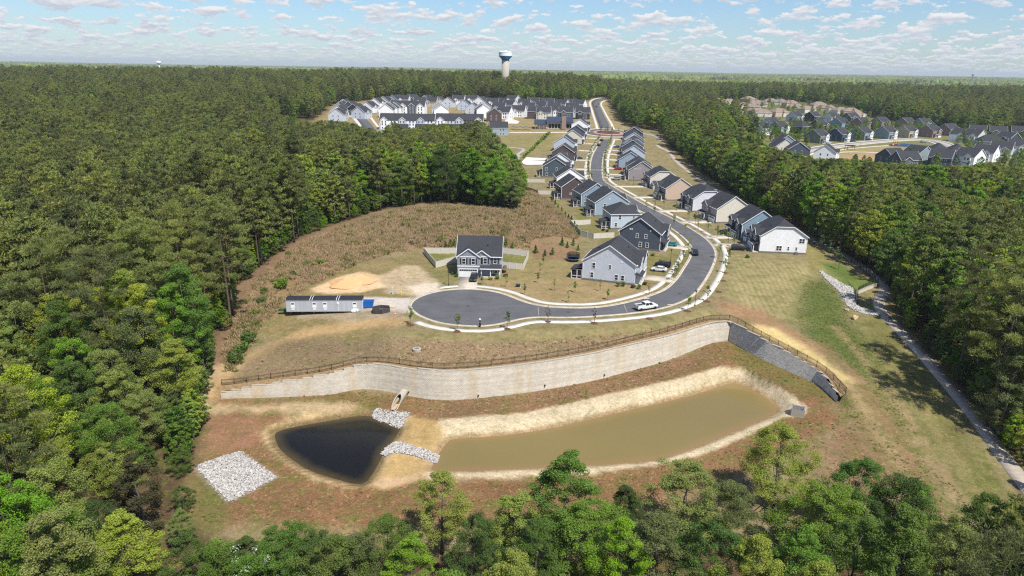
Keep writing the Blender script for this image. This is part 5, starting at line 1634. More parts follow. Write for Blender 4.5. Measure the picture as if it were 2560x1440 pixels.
def instancer(name, P, rz, sc, ix, coll, label, cat):
    me = bpy.data.meshes.new(name)
    me.vertices.add(len(P)); me.vertices.foreach_set('co', np.asarray(P, np.float32).ravel())
    for an, tp, dv, key in (('rz', 'FLOAT', rz, 'value'), ('ix', 'INT', ix, 'value')):
        a = me.attributes.new(an, tp, 'POINT'); a.data.foreach_set(key, np.asarray(dv, np.float32 if tp == 'FLOAT' else np.int32))
    sc = np.asarray(sc, np.float32)
    if sc.ndim == 1:
        sc = np.stack([sc] * 3, 1)
    a = me.attributes.new('sc', 'FLOAT_VECTOR', 'POINT'); a.data.foreach_set('vector', sc.ravel())
    ng = bpy.data.node_groups.new(name, 'GeometryNodeTree')
    ng.interface.new_socket('Geometry', in_out='INPUT', socket_type='NodeSocketGeometry')
    ng.interface.new_socket('Geometry', in_out='OUTPUT', socket_type='NodeSocketGeometry')
    N = ng.nodes.new; Lk = ng.links.new
    gi, go = N('NodeGroupInput'), N('NodeGroupOutput')
    ci = N('GeometryNodeCollectionInfo'); ci.inputs[0].default_value = coll; ci.inputs[1].default_value = True; ci.inputs[2].default_value = True
    ip = N('GeometryNodeInstanceOnPoints')
    def attr(nm, tp):
        n = N('GeometryNodeInputNamedAttribute'); n.data_type = tp; n.inputs[0].default_value = nm
        return n.outputs[0]
    cx = N('ShaderNodeCombineXYZ'); Lk(attr('rz', 'FLOAT'), cx.inputs[2])
    er = N('FunctionNodeEulerToRotation'); Lk(cx.outputs[0], er.inputs[0])
    Lk(gi.outputs[0], ip.inputs['Points']); Lk(ci.outputs[0], ip.inputs['Instance'])
    ip.inputs['Pick Instance'].default_value = True
    Lk(attr('ix', 'INT'), ip.inputs['Instance Index']); Lk(er.outputs[0], ip.inputs['Rotation']); Lk(attr('sc', 'FLOAT_VECTOR'), ip.inputs['Scale'])
    Lk(ip.outputs[0], go.inputs[0])
    o = obj(name, me)
    md = o.modifiers.new('scatter', 'NODES'); md.node_group = ng
    return tag(o, label, cat, kind='stuff')
SPEC = ['pine', 'green', 'yellow', 'dark', 'olive']
woods_meshes, WIDX = [], {}
for sp in SPEC:
    WIDX[sp] = (len(woods_meshes), len(PROTO[sp]))
    for k, pr in enumerate(PROTO[sp]):
        woods_meshes.append(joined('woods_%s_%d' % (sp, k), pr))
WOODS = lib_coll('woods_tree', woods_meshes)
random.seed(11)
WH = [pr[2] for sp in SPEC for pr in PROTO[sp]]
HAND = [(1100, 1182, 82, 'yellow', 4, 'bright yellow-green tree rising in the middle of the bottom edge', 180), (1405, 1128, 80, 'green', 2, 'tall pointed green tree in front of the muddy pond', 210), (1275, 1228, 78, 'olive', 3, 'grey-green tree between the yellow-green and the tall pointed tree', 150),
          (955, 1288, 76, 'green', 1, 'light green tree left of the bright yellow-green tree', 140), (700, 1308, 74, 'dark', 0, 'round deep green tree at the bottom below the stone pad', 300), (1570, 1208, 82, 'dark', 2, 'narrow deep green tree right of the tall pointed tree', 105),
          (1720, 1168, 84, 'yellow', 3, 'olive-yellow tree in front of the right end of the pond', 190), (1820, 1200, 84, 'olive', 1, 'olive tree right of the olive-yellow tree at the bottom', 140), (1962, 1082, 92, 'yellow', 1, 'open tall tree standing alone in front of the slope', 215),
          (2150, 1155, 85, 'dark', 0, 'broad deep green tree at the bottom right', 200), (2245, 1185, 82, 'dark', 1, 'second deep green tree right of the broad one at the bottom right', 180), (620, 1335, 72, 'dark', 2, 'deep green tree between the dogwood and the left low trees', 150), (2060, 1215, 80, 'green', 1, 'broad green tree left of the deep green tree at the bottom right', 240), (2300, 1215, 80, 'green', 3, 'green tree right of the broad deep green tree at the bottom', 150),
          (2400, 1300, 66, 'yellow', 0, 'yellow-green tree in the bottom right corner', 190), (1260, 1385, 62, 'yellow', 3, 'low yellow-green tree at the very bottom centre', 170), (1900, 1345, 66, 'yellow', 4, 'yellow-green tree at the bottom below the open tall tree', 160), (840, 1360, 68, 'green', 3, 'fresh green tree at the bottom left of centre', 170),
          (1480, 1250, 76, 'green', 0, 'full green tree right of the tall pointed tree foot', 180), (1650, 1290, 72, 'olive', 4, 'grey-green tree at the bottom in front of the olive-yellow tree', 200), (2480, 1240, 76, 'dark', 4, 'deep green tree beside the path at the bottom right corner', 160),
          (430, 850, 116, 'yellow', 4, 'tall thin yellow-green tree at the edge of the left woods', 190), (330, 985, 104, 'yellow', 1, 'wide yellow-green tree below the tall thin one on the left', 200), (270, 1100, 92, 'yellow', 0, 'yellow-green tree left of the brown cedar', 190), (330, 1135, 86, 'cedar', 0, 'brownish cedar among the yellow-green trees on the left', 150),
          (310, 1285, 70, 'yellow', 2, 'large pale yellow-green tree in the bottom left corner', 330), (150, 1010, 100, 'green', 0, 'fresh green tree in the left woods level with the dark pond', 190), (90, 940, 112, 'green', 1, 'green tree at the left edge of the photo', 210), (545, 640, 205, 'green', 2, 'slim bright tree at the wood edge left of the trailer', 90),
          (1235, 395, 268, 'green', 0, 'large green tree at the corner of the woods behind the cul-de-sac house', 130), (1280, 430, 262, 'olive', 0, 'grey-green tree at the right tip of the wood corner', 90), (1120, 372, 275, 'dark', 1, 'deep green tree at the wood edge behind the hill', 100), (1000, 395, 268, 'green', 4, 'green tree at the wood edge above the hill', 90), (900, 425, 258, 'green', 2, 'green tree at the wood edge left of the hill', 80), (790, 470, 240, 'yellow', 2, 'yellow-green tree at the bend of the wood edge', 80),
          (452, 1120, 99, 'dark', 3, 'deep green tree at the wood edge just left of the stone pad', 100), (450, 1215, 90, 'green', 0, 'green tree left of the lower stone pad corner', 130), (440, 1275, 82, 'olive', 2, 'grey-green tree at the wood edge below the stone pad', 140), (470, 1335, 72, 'green', 3, 'low green tree at the bottom left of the meadow', 120),
          (545, 1352, 70, 'dark', 1, 'deep green tree left of the round deep green tree', 150), (800, 1325, 75, 'green', 0, 'green tree right of the round deep green tree', 150), (890, 1350, 70, 'olive', 3, 'grey-green low tree below the dark pond', 130), (1015, 1335, 70, 'green', 2, 'green tree just left below the yellow-green tree', 130), (1180, 1300, 73, 'green', 1, 'green tree just right below the yellow-green tree', 140),
          (1345, 1300, 71, 'dark', 4, 'deep green tree below the tall pointed tree', 140), (1560, 1300, 70, 'green', 4, 'green tree below the narrow deep green tree', 150), (1790, 1310, 70, 'dark', 0, 'deep green tree below the olive tree', 170), (2000, 1320, 68, 'green', 2, 'green tree below the open tall tree trunk', 150), (2150, 1300, 70, 'green', 0, 'green tree at the foot of the broad deep green tree', 190)]
# ---- where trees stand
def curve(pts):
    a = np.array(sorted(pts), float)
    return lambda x: np.interp(x, a[:, 0], a[:, 1])
FRONTC = curve([(300, 1260), (480, 1310), (540, 1345), (700, 1330), (880, 1345), (960, 1320), (1040, 1300), (1100, 1250), (1180, 1290), (1220, 1330), (1280, 1280), (1340, 1260), (1400, 1190), (1470, 1220), (1530, 1290), (1570, 1260), (1630, 1330),
                (1720, 1230), (1800, 1240), (1860, 1290), (1960, 1260), (2060, 1240), (2180, 1190), (2300, 1240), (2330, 1310), (2420, 1320), (2500, 1330), (2560, 1270), (2700, 1200)])
TOWNC = curve([(700, 285), (780, 308), (800, 302), (822, 301), (870, 304), (893, 315), (935, 323), (957, 334), (980, 300), (1002, 321), (1039, 321), (1067, 312), (1104, 309), (1146, 315), (1166, 304), (1194, 301), (1222, 315), (1239, 332), (1250, 352), (1285, 385), (1312, 430)])
RIGHTC = curve([(1600, 300), (1680, 262), (1740, 255), (1780, 264), (1810, 290), (1850, 320), (1890, 338), (1930, 366), (1960, 374), (2000, 384), (2060, 398), (2100, 396), (2200, 406), (2300, 412), (2420, 416), (2480, 406), (2560, 420), (2700, 430)])
polys_clear = [CLEARW, FARW['town'], FARW['subdivision']]
ROADCORR = GP([(1470, 330), (1478, 262), (1490, 246), (1520, 243), (1530, 262), (1550, 300), (1590, 322), (1660, 335), (1650, 350), (1560, 345)])
polys_clear.append(ROADCORR)
polys_clear.append(GP([(462, 1330), (476, 1200), (488, 1120), (515, 1040), (640, 1100), (640, 1330)]))
def candidates(x0, x1, y0, y1, sp, seed):
    r = np.random.default_rng(seed)
    gx, gy = np.meshgrid(np.arange(x0, x1, sp), np.arange(y0, y1, sp))
    P = np.stack([gx.ravel(), gy.ravel()], 1) + (r.random((gx.size, 2)) - .5) * sp * .95
    return P, r
def keep_frame(P, z, hh, mx=350):
    px, py, w = project_n(np.column_stack([P, z + hh * .6]))
    px0, py0, _ = project_n(np.column_stack([P, z + hh]))
    return (w > 20) & (px > -mx) & (px < 2560 + mx) & (py0 < 1440 + 330), px, py0
def not_clear(P, margin=0.0):
    ok = np.ones(len(P), bool)
    for poly in polys_clear:
        ok &= ~inside(P, poly)
    return ok
def species(P, r, n):
    x, y = P[:, 0], P[:, 1]
    nz = fbm(x, y, 60.0, 41, 3); nz2 = fbm(x, y, 35.0, 77, 2)
    pine_p = np.where(x < 40, 0.93, 0.13)
    pine_p = np.where((x > -85) & (x < 12) & (y > 225) & (y < 335), 0.3, pine_p)
    pine_p = np.where((x < 40) & (nz > .62), 0.25, pine_p)
    pine_p = np.where((y < 128) & (x < 20), np.where(x < -62, 0.30, 0.0), pine_p)
    pine_p = np.where((y < 135) & (x >= 20), 0.02, pine_p)
    pine_p = np.where(y > 520, np.where(x < 0, 0.62, 0.28) * (1.25 - nz2 * .7), pine_p)
    pine_p = np.where((x > 40) & (nz > .62), .55, pine_p)
    u = r.random(n); v = r.random(n)
    sp = np.where(u < pine_p, 0, np.where(v < .38, 1, np.where(v < .50 + .1 * (nz2 > .5), 2, np.where(v < .74, 3, 4))))
    return sp
TREES = []      # (x, y, z, species index, shape index, scale)
def plant(P, r, fac=1.0):
    z = H(P[:, 0], P[:, 1])
    n = len(P)
    sp = species(P, r, n)
    shp = np.array([r.integers(0, WIDX[SPEC[s]][1]) for s in sp])
    hh = np.array([WH[WIDX[SPEC[s]][0] + k] for s, k in zip(sp, shp)])
    sc = fac * (0.82 + .36 * r.random(n)) * (0.9 + .3 * fbm(P[:, 0], P[:, 1], 45.0, 5, 2))
    px, py, w = project_n(np.column_stack([P, z + hh * sc]))
    d = np.hypot(P[:, 0], P[:, 1])
    lim = np.full(n, -1e9)
    y = P[:, 1]
    lim = np.where((y < 108) & (px > 420), FRONTC(px), lim)
    lim = np.where((y > 225) & (y < 600) & (px > 690) & (px < 1330), TOWNC(px), lim)
    lim = np.where((y > 150) & (y < 560) & (px > 1600), RIGHTC(px), lim)
    # crown sides count as well
    lim = lim + (r.random(n) ** 2.2 * 34 - 3) * (y > 150)
    need = lim > py
    # lower the tree until its top shows at the limit line
    zt = np.array([at_y(px[i], lim[i], P[i, 1])[2] if need[i] else z[i] + hh[i] * sc[i] for i in range(n)])
    sc2 = (zt - z) / hh
    ok = sc2 > .38
    sc = np.minimum(sc, sc2)
    return sp[ok], shp[ok], sc[ok], P[ok], z[ok]
P, r_ = candidates(-330, 330, 38, 430, 5.3, 1)
z_ = H(P[:, 0], P[:, 1])
k_, _, _ = keep_frame(P, z_, np.full(len(P), 22.0))
P = P[k_]; P = P[not_clear(P)]
near_sp, near_shp, near_sc, near_P, near_z = plant(P, r_)
dd = np.hypot(near_P[:, 0], near_P[:, 1])
thin = ~((near_P[:, 0] > 40) & (np.random.default_rng(3).random(len(near_P)) < .28) & (near_sp != 0))
near_sp, near_shp, near_sc, near_P, near_z, dd = [a[thin] for a in (near_sp, near_shp, near_sc, near_P, near_z, dd)]
# room for the trees that stand out
keepm = np.ones(len(near_P), bool)
for h_ in HAND:
    q = at_y(h_[0], h_[1], h_[2])
    rw_ = (h_[6] if len(h_) > 6 else 120) * h_[2] / F / 2
    dx, dy = near_P[:, 0] - q[0] * near_P[:, 1] / h_[2], near_P[:, 1] - h_[2]
    keepm &= ~((np.hypot(near_P[:, 0] - q[0], dy) < max(3.2, rw_ * .7)) | ((np.abs(dx) < rw_ * .75) & (dy < 0) & (dy > (-15 if h_[2] < 95 else -20))))
near_sp, near_shp, near_sc, near_P, near_z, dd = [a[keepm] for a in (near_sp, near_shp, near_sc, near_P, near_z, dd)]
# the largest 250 or so in the picture stand as trees of their own
hh_ = np.array([WH[WIDX[SPEC[s]][0] + k] for s, k in zip(near_sp, near_shp)]) * near_sc
px_, py_, w_ = project_n(np.column_stack([near_P, near_z + hh_]))
infr = (px_ > -40) & (px_ < 2600) & (py_ < 1450)
score = np.where(infr, hh_ / w_, 0)
order = np.argsort(-score)
N_IND = 262
ind = order[:N_IND]
rest = np.setdiff1d(np.arange(len(near_P)), ind)
WORDS = {'pine': 'dark olive pine', 'green': 'green tree', 'yellow': 'yellow-green tree', 'dark': 'deep green tree', 'olive': 'grey-green tree', 'cedar': 'brownish conical cedar'}
def region(px, y, x, py):
    if y < 108 and x > -52:
        steps = ((620, 'left of the stone pad'), (760, 'below the stone pad'), (900, 'left of the dark pond tip'), (1050, 'below the dark pond'), (1190, 'below the dam'), (1330, 'left of the pointed tree'), (1460, 'by the pointed tree'), (1600, 'below the mid pond'), (1750, 'below the olive-yellow tree'), (1900, 'left of the open tall tree'), (2050, 'by the open tall tree'), (2200, 'below the slope'), (2380, 'left of the corner'), (9999, 'in the right corner'))
        rw = 'front' if py > 1390 else 'middle' if py > 1310 else 'back'
        return '%s row of bottom woods, %s' % (rw, next(w for l, w in steps if px < l)), 'woods along the bottom edge'
    rows_w = ((330, 'town houses'), (400, 'roundabout'), (450, 'straight street'), (500, 'white pad'), (560, 'hill top'), (620, 'cream fence'), (680, 'cul-de-sac porch'), (735, 'sand heap'), (790, 'trailer'), (860, 'dirt track'), (920, 'wall top'), (990, 'wall foot'), (1060, 'culvert'), (1130, 'dark pond'), (1200, 'spillway'), (1290, 'stone pad'), (9999, 'bottom left corner'))
    rw = 'level with the ' + next(w for l, w in rows_w if py < l)
    if x < 0:
        cols_w = ((30, 'on the photo edge'), (90, 'by the left edge'), (150, 'near the left edge'), (210, 'well left'), (270, 'left of middle'), (330, 'in the middle'), (390, 'right of middle'), (450, 'towards the clearing'), (510, 'near the clearing'), (9999, 'at the clearing edge'))
        return 'in left woods %s, %s' % (next(w for l, w in cols_w if px < l), rw), 'dense woods on the left'
    cols_w = ((2180, 'behind the path'), (2250, 'beside the path'), (2310, 'just off the path'), (2360, 'in from the path'), (2420, 'in the middle'), (2480, 'right of middle'), (2540, 'near the right edge'), (9999, 'on the right edge'))
    return 'in right woods %s, %s' % (next(w for l, w in cols_w if px < l), rw), 'woods right of the path'
def crown_of(me, t, sp, sc=None):
    o = obj('crown', me, t, sc=sc)
    if sp in LEAF and me.materials[0] != LEAF[sp]:
        o.material_slots[0].link = 'OBJECT'
        o.material_slots[0].material = LEAF[sp]
    return o
def put_tree(x, y, z, sp, k, sc, hi, label, group, rz=None):
    pr = (PROTO_HI if hi else PROTO)[sp]
    pr = pr[k % len(pr)]
    t = thing('pine_tree' if sp == 'pine' else 'cedar_tree' if sp == 'cedar' else 'broadleaf_tree', label, 'tree', (x, y, z - .1), random.random() * 6.28 if rz is None else rz, group)
    t.scale = (sc, sc, sc)
    obj('trunk', pr[0], t); crown_of(pr[1], t, sp)
    return t
for i in ind:
    sp = SPEC[near_sp[i]]
    rg, grp = region(px_[i], near_P[i, 1], near_P[i, 0], py_[i])
    put_tree(near_P[i, 0], near_P[i, 1], near_z[i], sp, near_shp[i], near_sc[i], dd[i] < 165, ('towering ' if hh_[i] > 25.5 else 'tall ' if hh_[i] > 22.5 else 'small ' if hh_[i] < 12 else 'short ' if hh_[i] < 17 else '') + WORDS[sp] + ' ' + rg, sp.replace('yellow', 'yellow-green') + ' trees in the ' + grp)
def woods(name, P, z, sp, shp, sc, label, r):
    ix = np.array([WIDX[SPEC[s]][0] + k for s, k in zip(sp, shp)])
    s3 = np.stack([sc * (.92 + .16 * r.random(len(sc))), sc * (.92 + .16 * r.random(len(sc))), sc], 1)
    instancer(name, np.column_stack([P, z - .15]), r.random(len(P)) * 6.28, s3, ix, WOODS, label, 'woods')
woods('dense_woods', near_P[rest], near_z[rest], near_sp[rest], near_shp[rest], near_sc[rest], 'dense mixed woods of pine and broadleaf trees around the clearing', r_)
P, r2_ = candidates(-1500, 1500, 430, 1500, 7.2, 2)
z_ = H(P[:, 0], P[:, 1])
k_, _, _ = keep_frame(P, z_, np.full(len(P), 22.0), 150)
P = P[k_]; P = P[not_clear(P)]
tanm = inside(P, FARW['tan'])
P = P[~tanm | (r2_.random(len(P)) < .10)]
sp, shp, sc, P, z = plant(P, r2_, 0.92)
sc = np.where(inside(P, FARW['tan']), sc * .5, sc)
woods('far_woods', P, z, sp, shp, sc, 'far woods of pine and broadleaf trees behind the houses', r2_)
# ---- the woods out to the horizon: patches of lumpy crowns
def wood_patch(seed, side=70.0, n=62):
    r = np.random.default_rng(seed)
    Vs, Fs, Lv, Mi = [], [], [], []
    bm = bmesh.new(); bmesh.ops.create_icosphere(bm, subdivisions=2, radius=1.0)
    iv = np.array([v.co[:] for v in bm.verts]); jf = np.array([[v.index for v in f.verts] for f in bm.faces]); bm.free()
    b = 0
    for k in range(n):
        c = (r.random(2) - .5) * side
        h, rd = 15 + 9 * r.random(), 3.6 + 2.4 * r.random()
        v = iv * (1 + .42 * (r.random((len(iv), 1)) - .5)) * np.array([rd, rd, h * .38]) + np.array([c[0], c[1], h * .62])
        Vs.append(v); Fs.append(jf + b); b += len(v)
        Lv.append(np.full(len(v), r.random()) * .6 + .4 * r.random(len(v))); Mi.append(np.full(len(jf), 0 if r.random() < .55 else 1 + r.integers(0, 3)))
    me = np_mesh('patch', np.vstack(Vs), np.vstack(Fs), [LEAF['pine'], LEAF['green'], LEAF['dark'], LEAF['olive']])
    me.polygons.foreach_set('material_index', np.concatenate(Mi).astype(np.int32))
    a = me.attributes.new('lv', 'FLOAT', 'POINT'); a.data.foreach_set('value', np.concatenate(Lv).astype(np.float32))
    return me
PATCH = lib_coll('patch', [wood_patch(500 + k) for k in range(5)])
r3 = np.random.default_rng(9)
pp, ss = [], []
for y0, y1, st in ((1500, 3200, 62), (3200, 6500, 105), (6500, 14500, 190)):
    xm = y1 * .86
    q, _ = candidates(-xm, xm, y0, y1, st, int(y0))
    zq = H(q[:, 0], q[:, 1])
    kk, _, _ = keep_frame(q, zq, np.full(len(q), 20.0), 100)
    pp.append(q[kk]); ss.append(np.full(kk.sum(), st / 62.0))
pp = np.vstack(pp); ss = np.concatenate(ss)
zq = H(pp[:, 0], pp[:, 1])
s3 = np.stack([ss * 1.1, ss * 1.1, np.clip(ss, 1, 1.6) * (.9 + .25 * r3.random(len(ss)))], 1)
instancer('distant_woods', np.column_stack([pp, zq - 2]), r3.integers(0, 4, len(pp)) * 1.5708 + r3.random(len(pp)) * .3, s3, r3.integers(0, 5, len(pp)), PATCH, 'distant woodland reaching to the horizon', 'woods')

# ------------------------------------------------------------------ things on the building lot
def M(name, c, rough=.6, var=.1, **k):
    return mat_plain(name, c, rough, var, **k)
n_ = NT('trailer_metal')
o_ = n_.obco()
sx_ = n_.n('ShaderNodeSeparateXYZ', {0: o_})
rib_ = n_.math('FRACT', n_.math('MULTIPLY', sx_.outputs[0], 3.3))
stn = n_.noise(1.0, 4, .6, n_.n('ShaderNodeMapping', {0: o_, 3: (1.6, 1.6, .12)}).outputs[0])
n_.princ(n_.hsv(srgb(196, 200, 206), v=n_.math('MULTIPLY', n_.rng(stn, .3, .7, .88, 1.08), n_.rng(rib_, 0, .12, .9, 1.0))), .5, n_.bump(rib_, .3, .03), spec=.3)
TRAILM = n_.m
ROOFBLK = M('black_membrane', (0.022, 0.022, 0.026, 1), .75, .15)
A, B = at_z(716, 775.5, 0), at_z(905, 774.5, 0)
L = np.linalg.norm((B - A)[:2]); angT = math.atan2(B[1] - A[1], B[0] - A[0])
cT = (A + B) / 2
tw = 3.6
cT = cT + np.array([-math.sin(angT), math.cos(angT), 0]) * tw / 2
tr = thing('office_trailer', 'long pale grey site office trailer with black roof left of the cul-de-sac', 'trailer', (cT[0], cT[1], Hs(*cT[:2])), angT)
obj('body', MB().box((0, 0, 2.0), (L, tw, 2.75)).mesh('body', TRAILM), tr)
prof = [(-tw / 2 - .06, 3.36)] + [(tw / 2 * math.sin(a), 3.37 + .42 * (math.cos(a) - math.cos(1.25)) / (1 - math.cos(1.25))) for a in np.linspace(-1.25, 1.25, 9)] + [(tw / 2 + .06, 3.36)]
rf = obj('roof', MB().prism_x(prof, -L / 2 - .08, L / 2 + .08).mesh('roof', ROOFBLK), tr)
for fx in (.315, .345, .665, .695):
    mb = MB()
    for p, q in zip(prof[1:-2], prof[2:-1]):
        mb.bar((-L / 2 + fx * L, p[0], p[1] + .03), (-L / 2 + fx * L, q[0], q[1] + .03), .09, .03)
    obj('roof_strap', mb.mesh('roof_strap', TRIM), rf)
for fx, hw in ((.088, .75), (.373, .75), (.512, .75), (.905, .75)):
    f = obj('window', win_frame(.72, 1.05, False), tr, (-L / 2 + fx * L, -tw / 2 - .03, 2.25))
    obj('pane', MB().box((0, .01, .34), (.72, .03, .36)).mesh('pane', GLASS), f)
    obj('blind', MB().box((0, 0, -.17), (.72, .04, .66)).mesh('blind', TRIM), f)
    obj('vent_panel', MB().box((0, 0, -.98), (.68, .05, .42)).mesh('vent_panel', TRIM), f)
obj('meter_box', MB().box((-L / 2 + .685 * L, -tw / 2 - .08, 2.75), (.45, .14, .4)).box((-L / 2 + .685 * L, -tw / 2 - .05, 2.3), (.3, .1, .22)).mesh('meter_box', TRIM), tr)
obj('conduit', MB().bar((-L / 2 + .685 * L, -tw / 2 - .05, .8), (-L / 2 + .685 * L, -tw / 2 - .05, 2.2), .07, .07).mesh('conduit', TRIM), tr)
obj('door', MB().box((L / 2 + .03, -.5, 1.75), (.06, .95, 2.05)).mesh('door', TRIM), tr)
obj('air_conditioner', MB().box((-L / 2 - .2, 0, 2.3), (.4, 1.0, 1.9)).mesh('air_conditioner', TRIM), tr)
obj('chassis', MB().box((0, .9, .55), (L - .2, .2, .25)).box((0, -.9, .55), (L - .2, .2, .25)).mesh('chassis', BLACK), tr)
for k in range(7):
    obj('pier', MB().box((-L / 2 + .8 + k * (L - 1.6) / 6, -.9, .22), (.4, .4, .55)).mesh('pier', FOUND), tr)
for s in (-1, 1):
    for k in range(3):
        obj('wheel', MB().lathe([(.05, -.12), (.42, -.12), (.42, .12), (.05, .12)], 14).mesh('wheel', BLACK), tr, (2.2 + k, s * 1.35, .42)).rotation_euler = (R(90), 0, 0)
obj('hitch', MB().bar((-L / 2 - 2.2, 0, .55), (-L / 2, .8, .55), .12, .15).bar((-L / 2 - 2.2, 0, .55), (-L / 2, -.8, .55), .12, .15).box((-L / 2 - 1.6, 0, .5), (1.4, .9, .35)).mesh('hitch', M('green_paint', (.02, .09, .045, 1))), tr)
# blue skip
g = G(921, 768)
sk = thing('dumpster', 'blue open-topped dumpster beside the end of the office trailer', 'dumpster', tuple(g), angT)
mb = MB(); lo, hi_ = (1.05, .8), (1.35, .95)
for (x0, y0, x1, y1) in ((-1, -1, 1, -1), (1, -1, 1, 1), (1, 1, -1, 1), (-1, 1, -1, -1)):
    for sgn, th in ((1, 0), (-1, .06)):
        pts = [(x0 * (lo[0] - th), y0 * (lo[1] - th), .15), (x1 * (lo[0] - th), y1 * (lo[1] - th), .15), (x1 * (hi_[0] - th), y1 * (hi_[1] - th), 1.6), (x0 * (hi_[0] - th), y0 * (hi_[1] - th), 1.6)]
        mb.add(pts, [(0, 1, 2, 3) if sgn > 0 else (3, 2, 1, 0)])
mb.box((0, 0, .18), (1.95, 1.45, .06))
BLUE = M('blue_paint', (.015, .12, .42, 1), .45)
obj('body', mb.mesh('body', BLUE), sk)
mb = MB()
for a, b in (((-1, -1), (1, -1)), ((1, -1), (1, 1)), ((1, 1), (-1, 1)), ((-1, 1), (-1, -1))):
    mb.bar((a[0] * 1.35, a[1] * .95, 1.62), (b[0] * 1.35, b[1] * .95, 1.62), .1, .1)
obj('rim', mb.mesh('rim', BLUE), sk)
for k in (-.8, .8):
    obj('skid', MB().box((k, 0, .07), (.15, 1.5, .14)).mesh('skid', BLACK), sk)
# wash-out pit
g = G(953, 779)
wp = thing('washout_pit', 'dark walled concrete wash-out pit with debris inside', 'pit', tuple(g), .25)
DARKLINER = M('dark_liner', (.06, .055, .055, 1), .6, .3)
pts8 = [(2.0 * math.cos(R(30 + 60 * k)) * 1.1, 1.6 * math.sin(R(30 + 60 * k))) for k in range(6)]
for k in range(6):
    a, b = pts8[k], pts8[(k + 1) % 6]
    obj('side_wall', MB().bar((a[0], a[1], .55), (b[0], b[1], .55), .25, 1.15).mesh('side_wall', DARKLINER), wp)
obj('floor', MB().poly([(p[0] * .95, p[1] * .95, .25) for p in pts8]).mesh('floor', M('pit_slurry', srgb(150, 140, 128), .9, .4)), wp)
rd = random.Random(4)
for k in range(7):
    obj('debris', MB().box((0, 0, 0), (.7, .35, .2), 0, 0, (.7, .8)).mesh('debris', TRIM if k % 2 else M('debris_brown', srgb(150, 100, 70))), wp, (rd.uniform(-1, 1), rd.uniform(-.7, .7), .45), rd.uniform(0, 3))
# sand heap
def heap(name, label, cen, rx, ry, hgt, m, seed, cat):
    r = np.random.default_rng(seed)
    n_a, n_r = 40, 12
    V, Fq = [(0, 0, hgt)], []
    for j in range(1, n_r + 1):
        f = j / n_r
        for i in range(n_a):
            a = 2 * math.pi * i / n_a
            wob = 1 + .14 * math.sin(3 * a + seed) + .08 * math.sin(5 * a + 2)
            z = hgt * (1 - f) ** 1.15 * (1 + .18 * math.sin(2 * a + f * 3)) + r.normal() * .03 * (1 - f)
            V.append((rx * f * wob * math.cos(a), ry * f * wob * math.sin(a), z - (.12 if j == n_r else 0)))
    for i in range(n_a):
        Fq.append((0, 1 + i, 1 + (i + 1) % n_a, 0))
    me = bpy.data.meshes.new(name)
    fs = [(0, 1 + i, 1 + (i + 1) % n_a) for i in range(n_a)]
    for j in range(n_r - 1):
        b, c = 1 + j * n_a, 1 + (j + 1) * n_a
        fs += [(b + i, c + i, c + (i + 1) % n_a, b + (i + 1) % n_a) for i in range(n_a)]
    me.from_pydata(V, [], fs); me.materials.append(m)
    me.polygons.foreach_set('use_smooth', [True] * len(fs))
    g = G(*cen)
    return tag(obj(name, me, None, (g[0], g[1], g[2] - .02), .2), label, cat)
SAND = M('orange_sand', srgb(220, 176, 126), .95, .12, scale=2.0, bump=.5)
heap('sand_pile', 'large heap of orange sand behind the office trailer', (872, 708), 5.6, 4.2, 1.9, SAND, 1, 'sand pile')
heap('sand_pile', 'lower heap of orange sand touching the larger heap', (900, 699), 5.0, 3.8, 1.4, SAND, 5, 'sand pile')
for k, (px, py, rz, lab) in enumerate(((884, 781, .1, 'left of two white wrapped bundles in front of the trailer'), (892, 779, -.2, 'right of two white wrapped bundles in front of the trailer'))):
    g = G(px, py)
    bm = bmesh.new(); bmesh.ops.create_cube(bm, size=1.0); bmesh.ops.bevel(bm, geom=bm.edges[:] + bm.verts[:], offset=.22, segments=3, affect='EDGES')
    me = bpy.data.meshes.new('wrapped_bundle'); bm.to_mesh(me); bm.free(); me.materials.append(TRIM)
    t = thing('wrapped_bundle', lab, 'bundle', tuple(g), rz)
    obj('wrap', me, t, (0, 0, .42), 0, (1.0, .8, .85)); obj('strap', MB().box((0, 0, .42), (.06, .83, .88)).mesh('strap', FOUND), t)
g = G(976, 768)
t = thing('board_stack', 'stack of pale timber boards beside the wash-out pit', 'timber', tuple(g), -.15)
WOODM = M('pale_timber', srgb(222, 200, 156), .8, .12)
for k in range(4):
    for j in range(3):
        obj('board', MB().box((0, 0, 0), (2.3, .26, .07)).mesh('board', WOODM), t, (0.03 * j, -.5 + k * .3, .08 + j * .085))
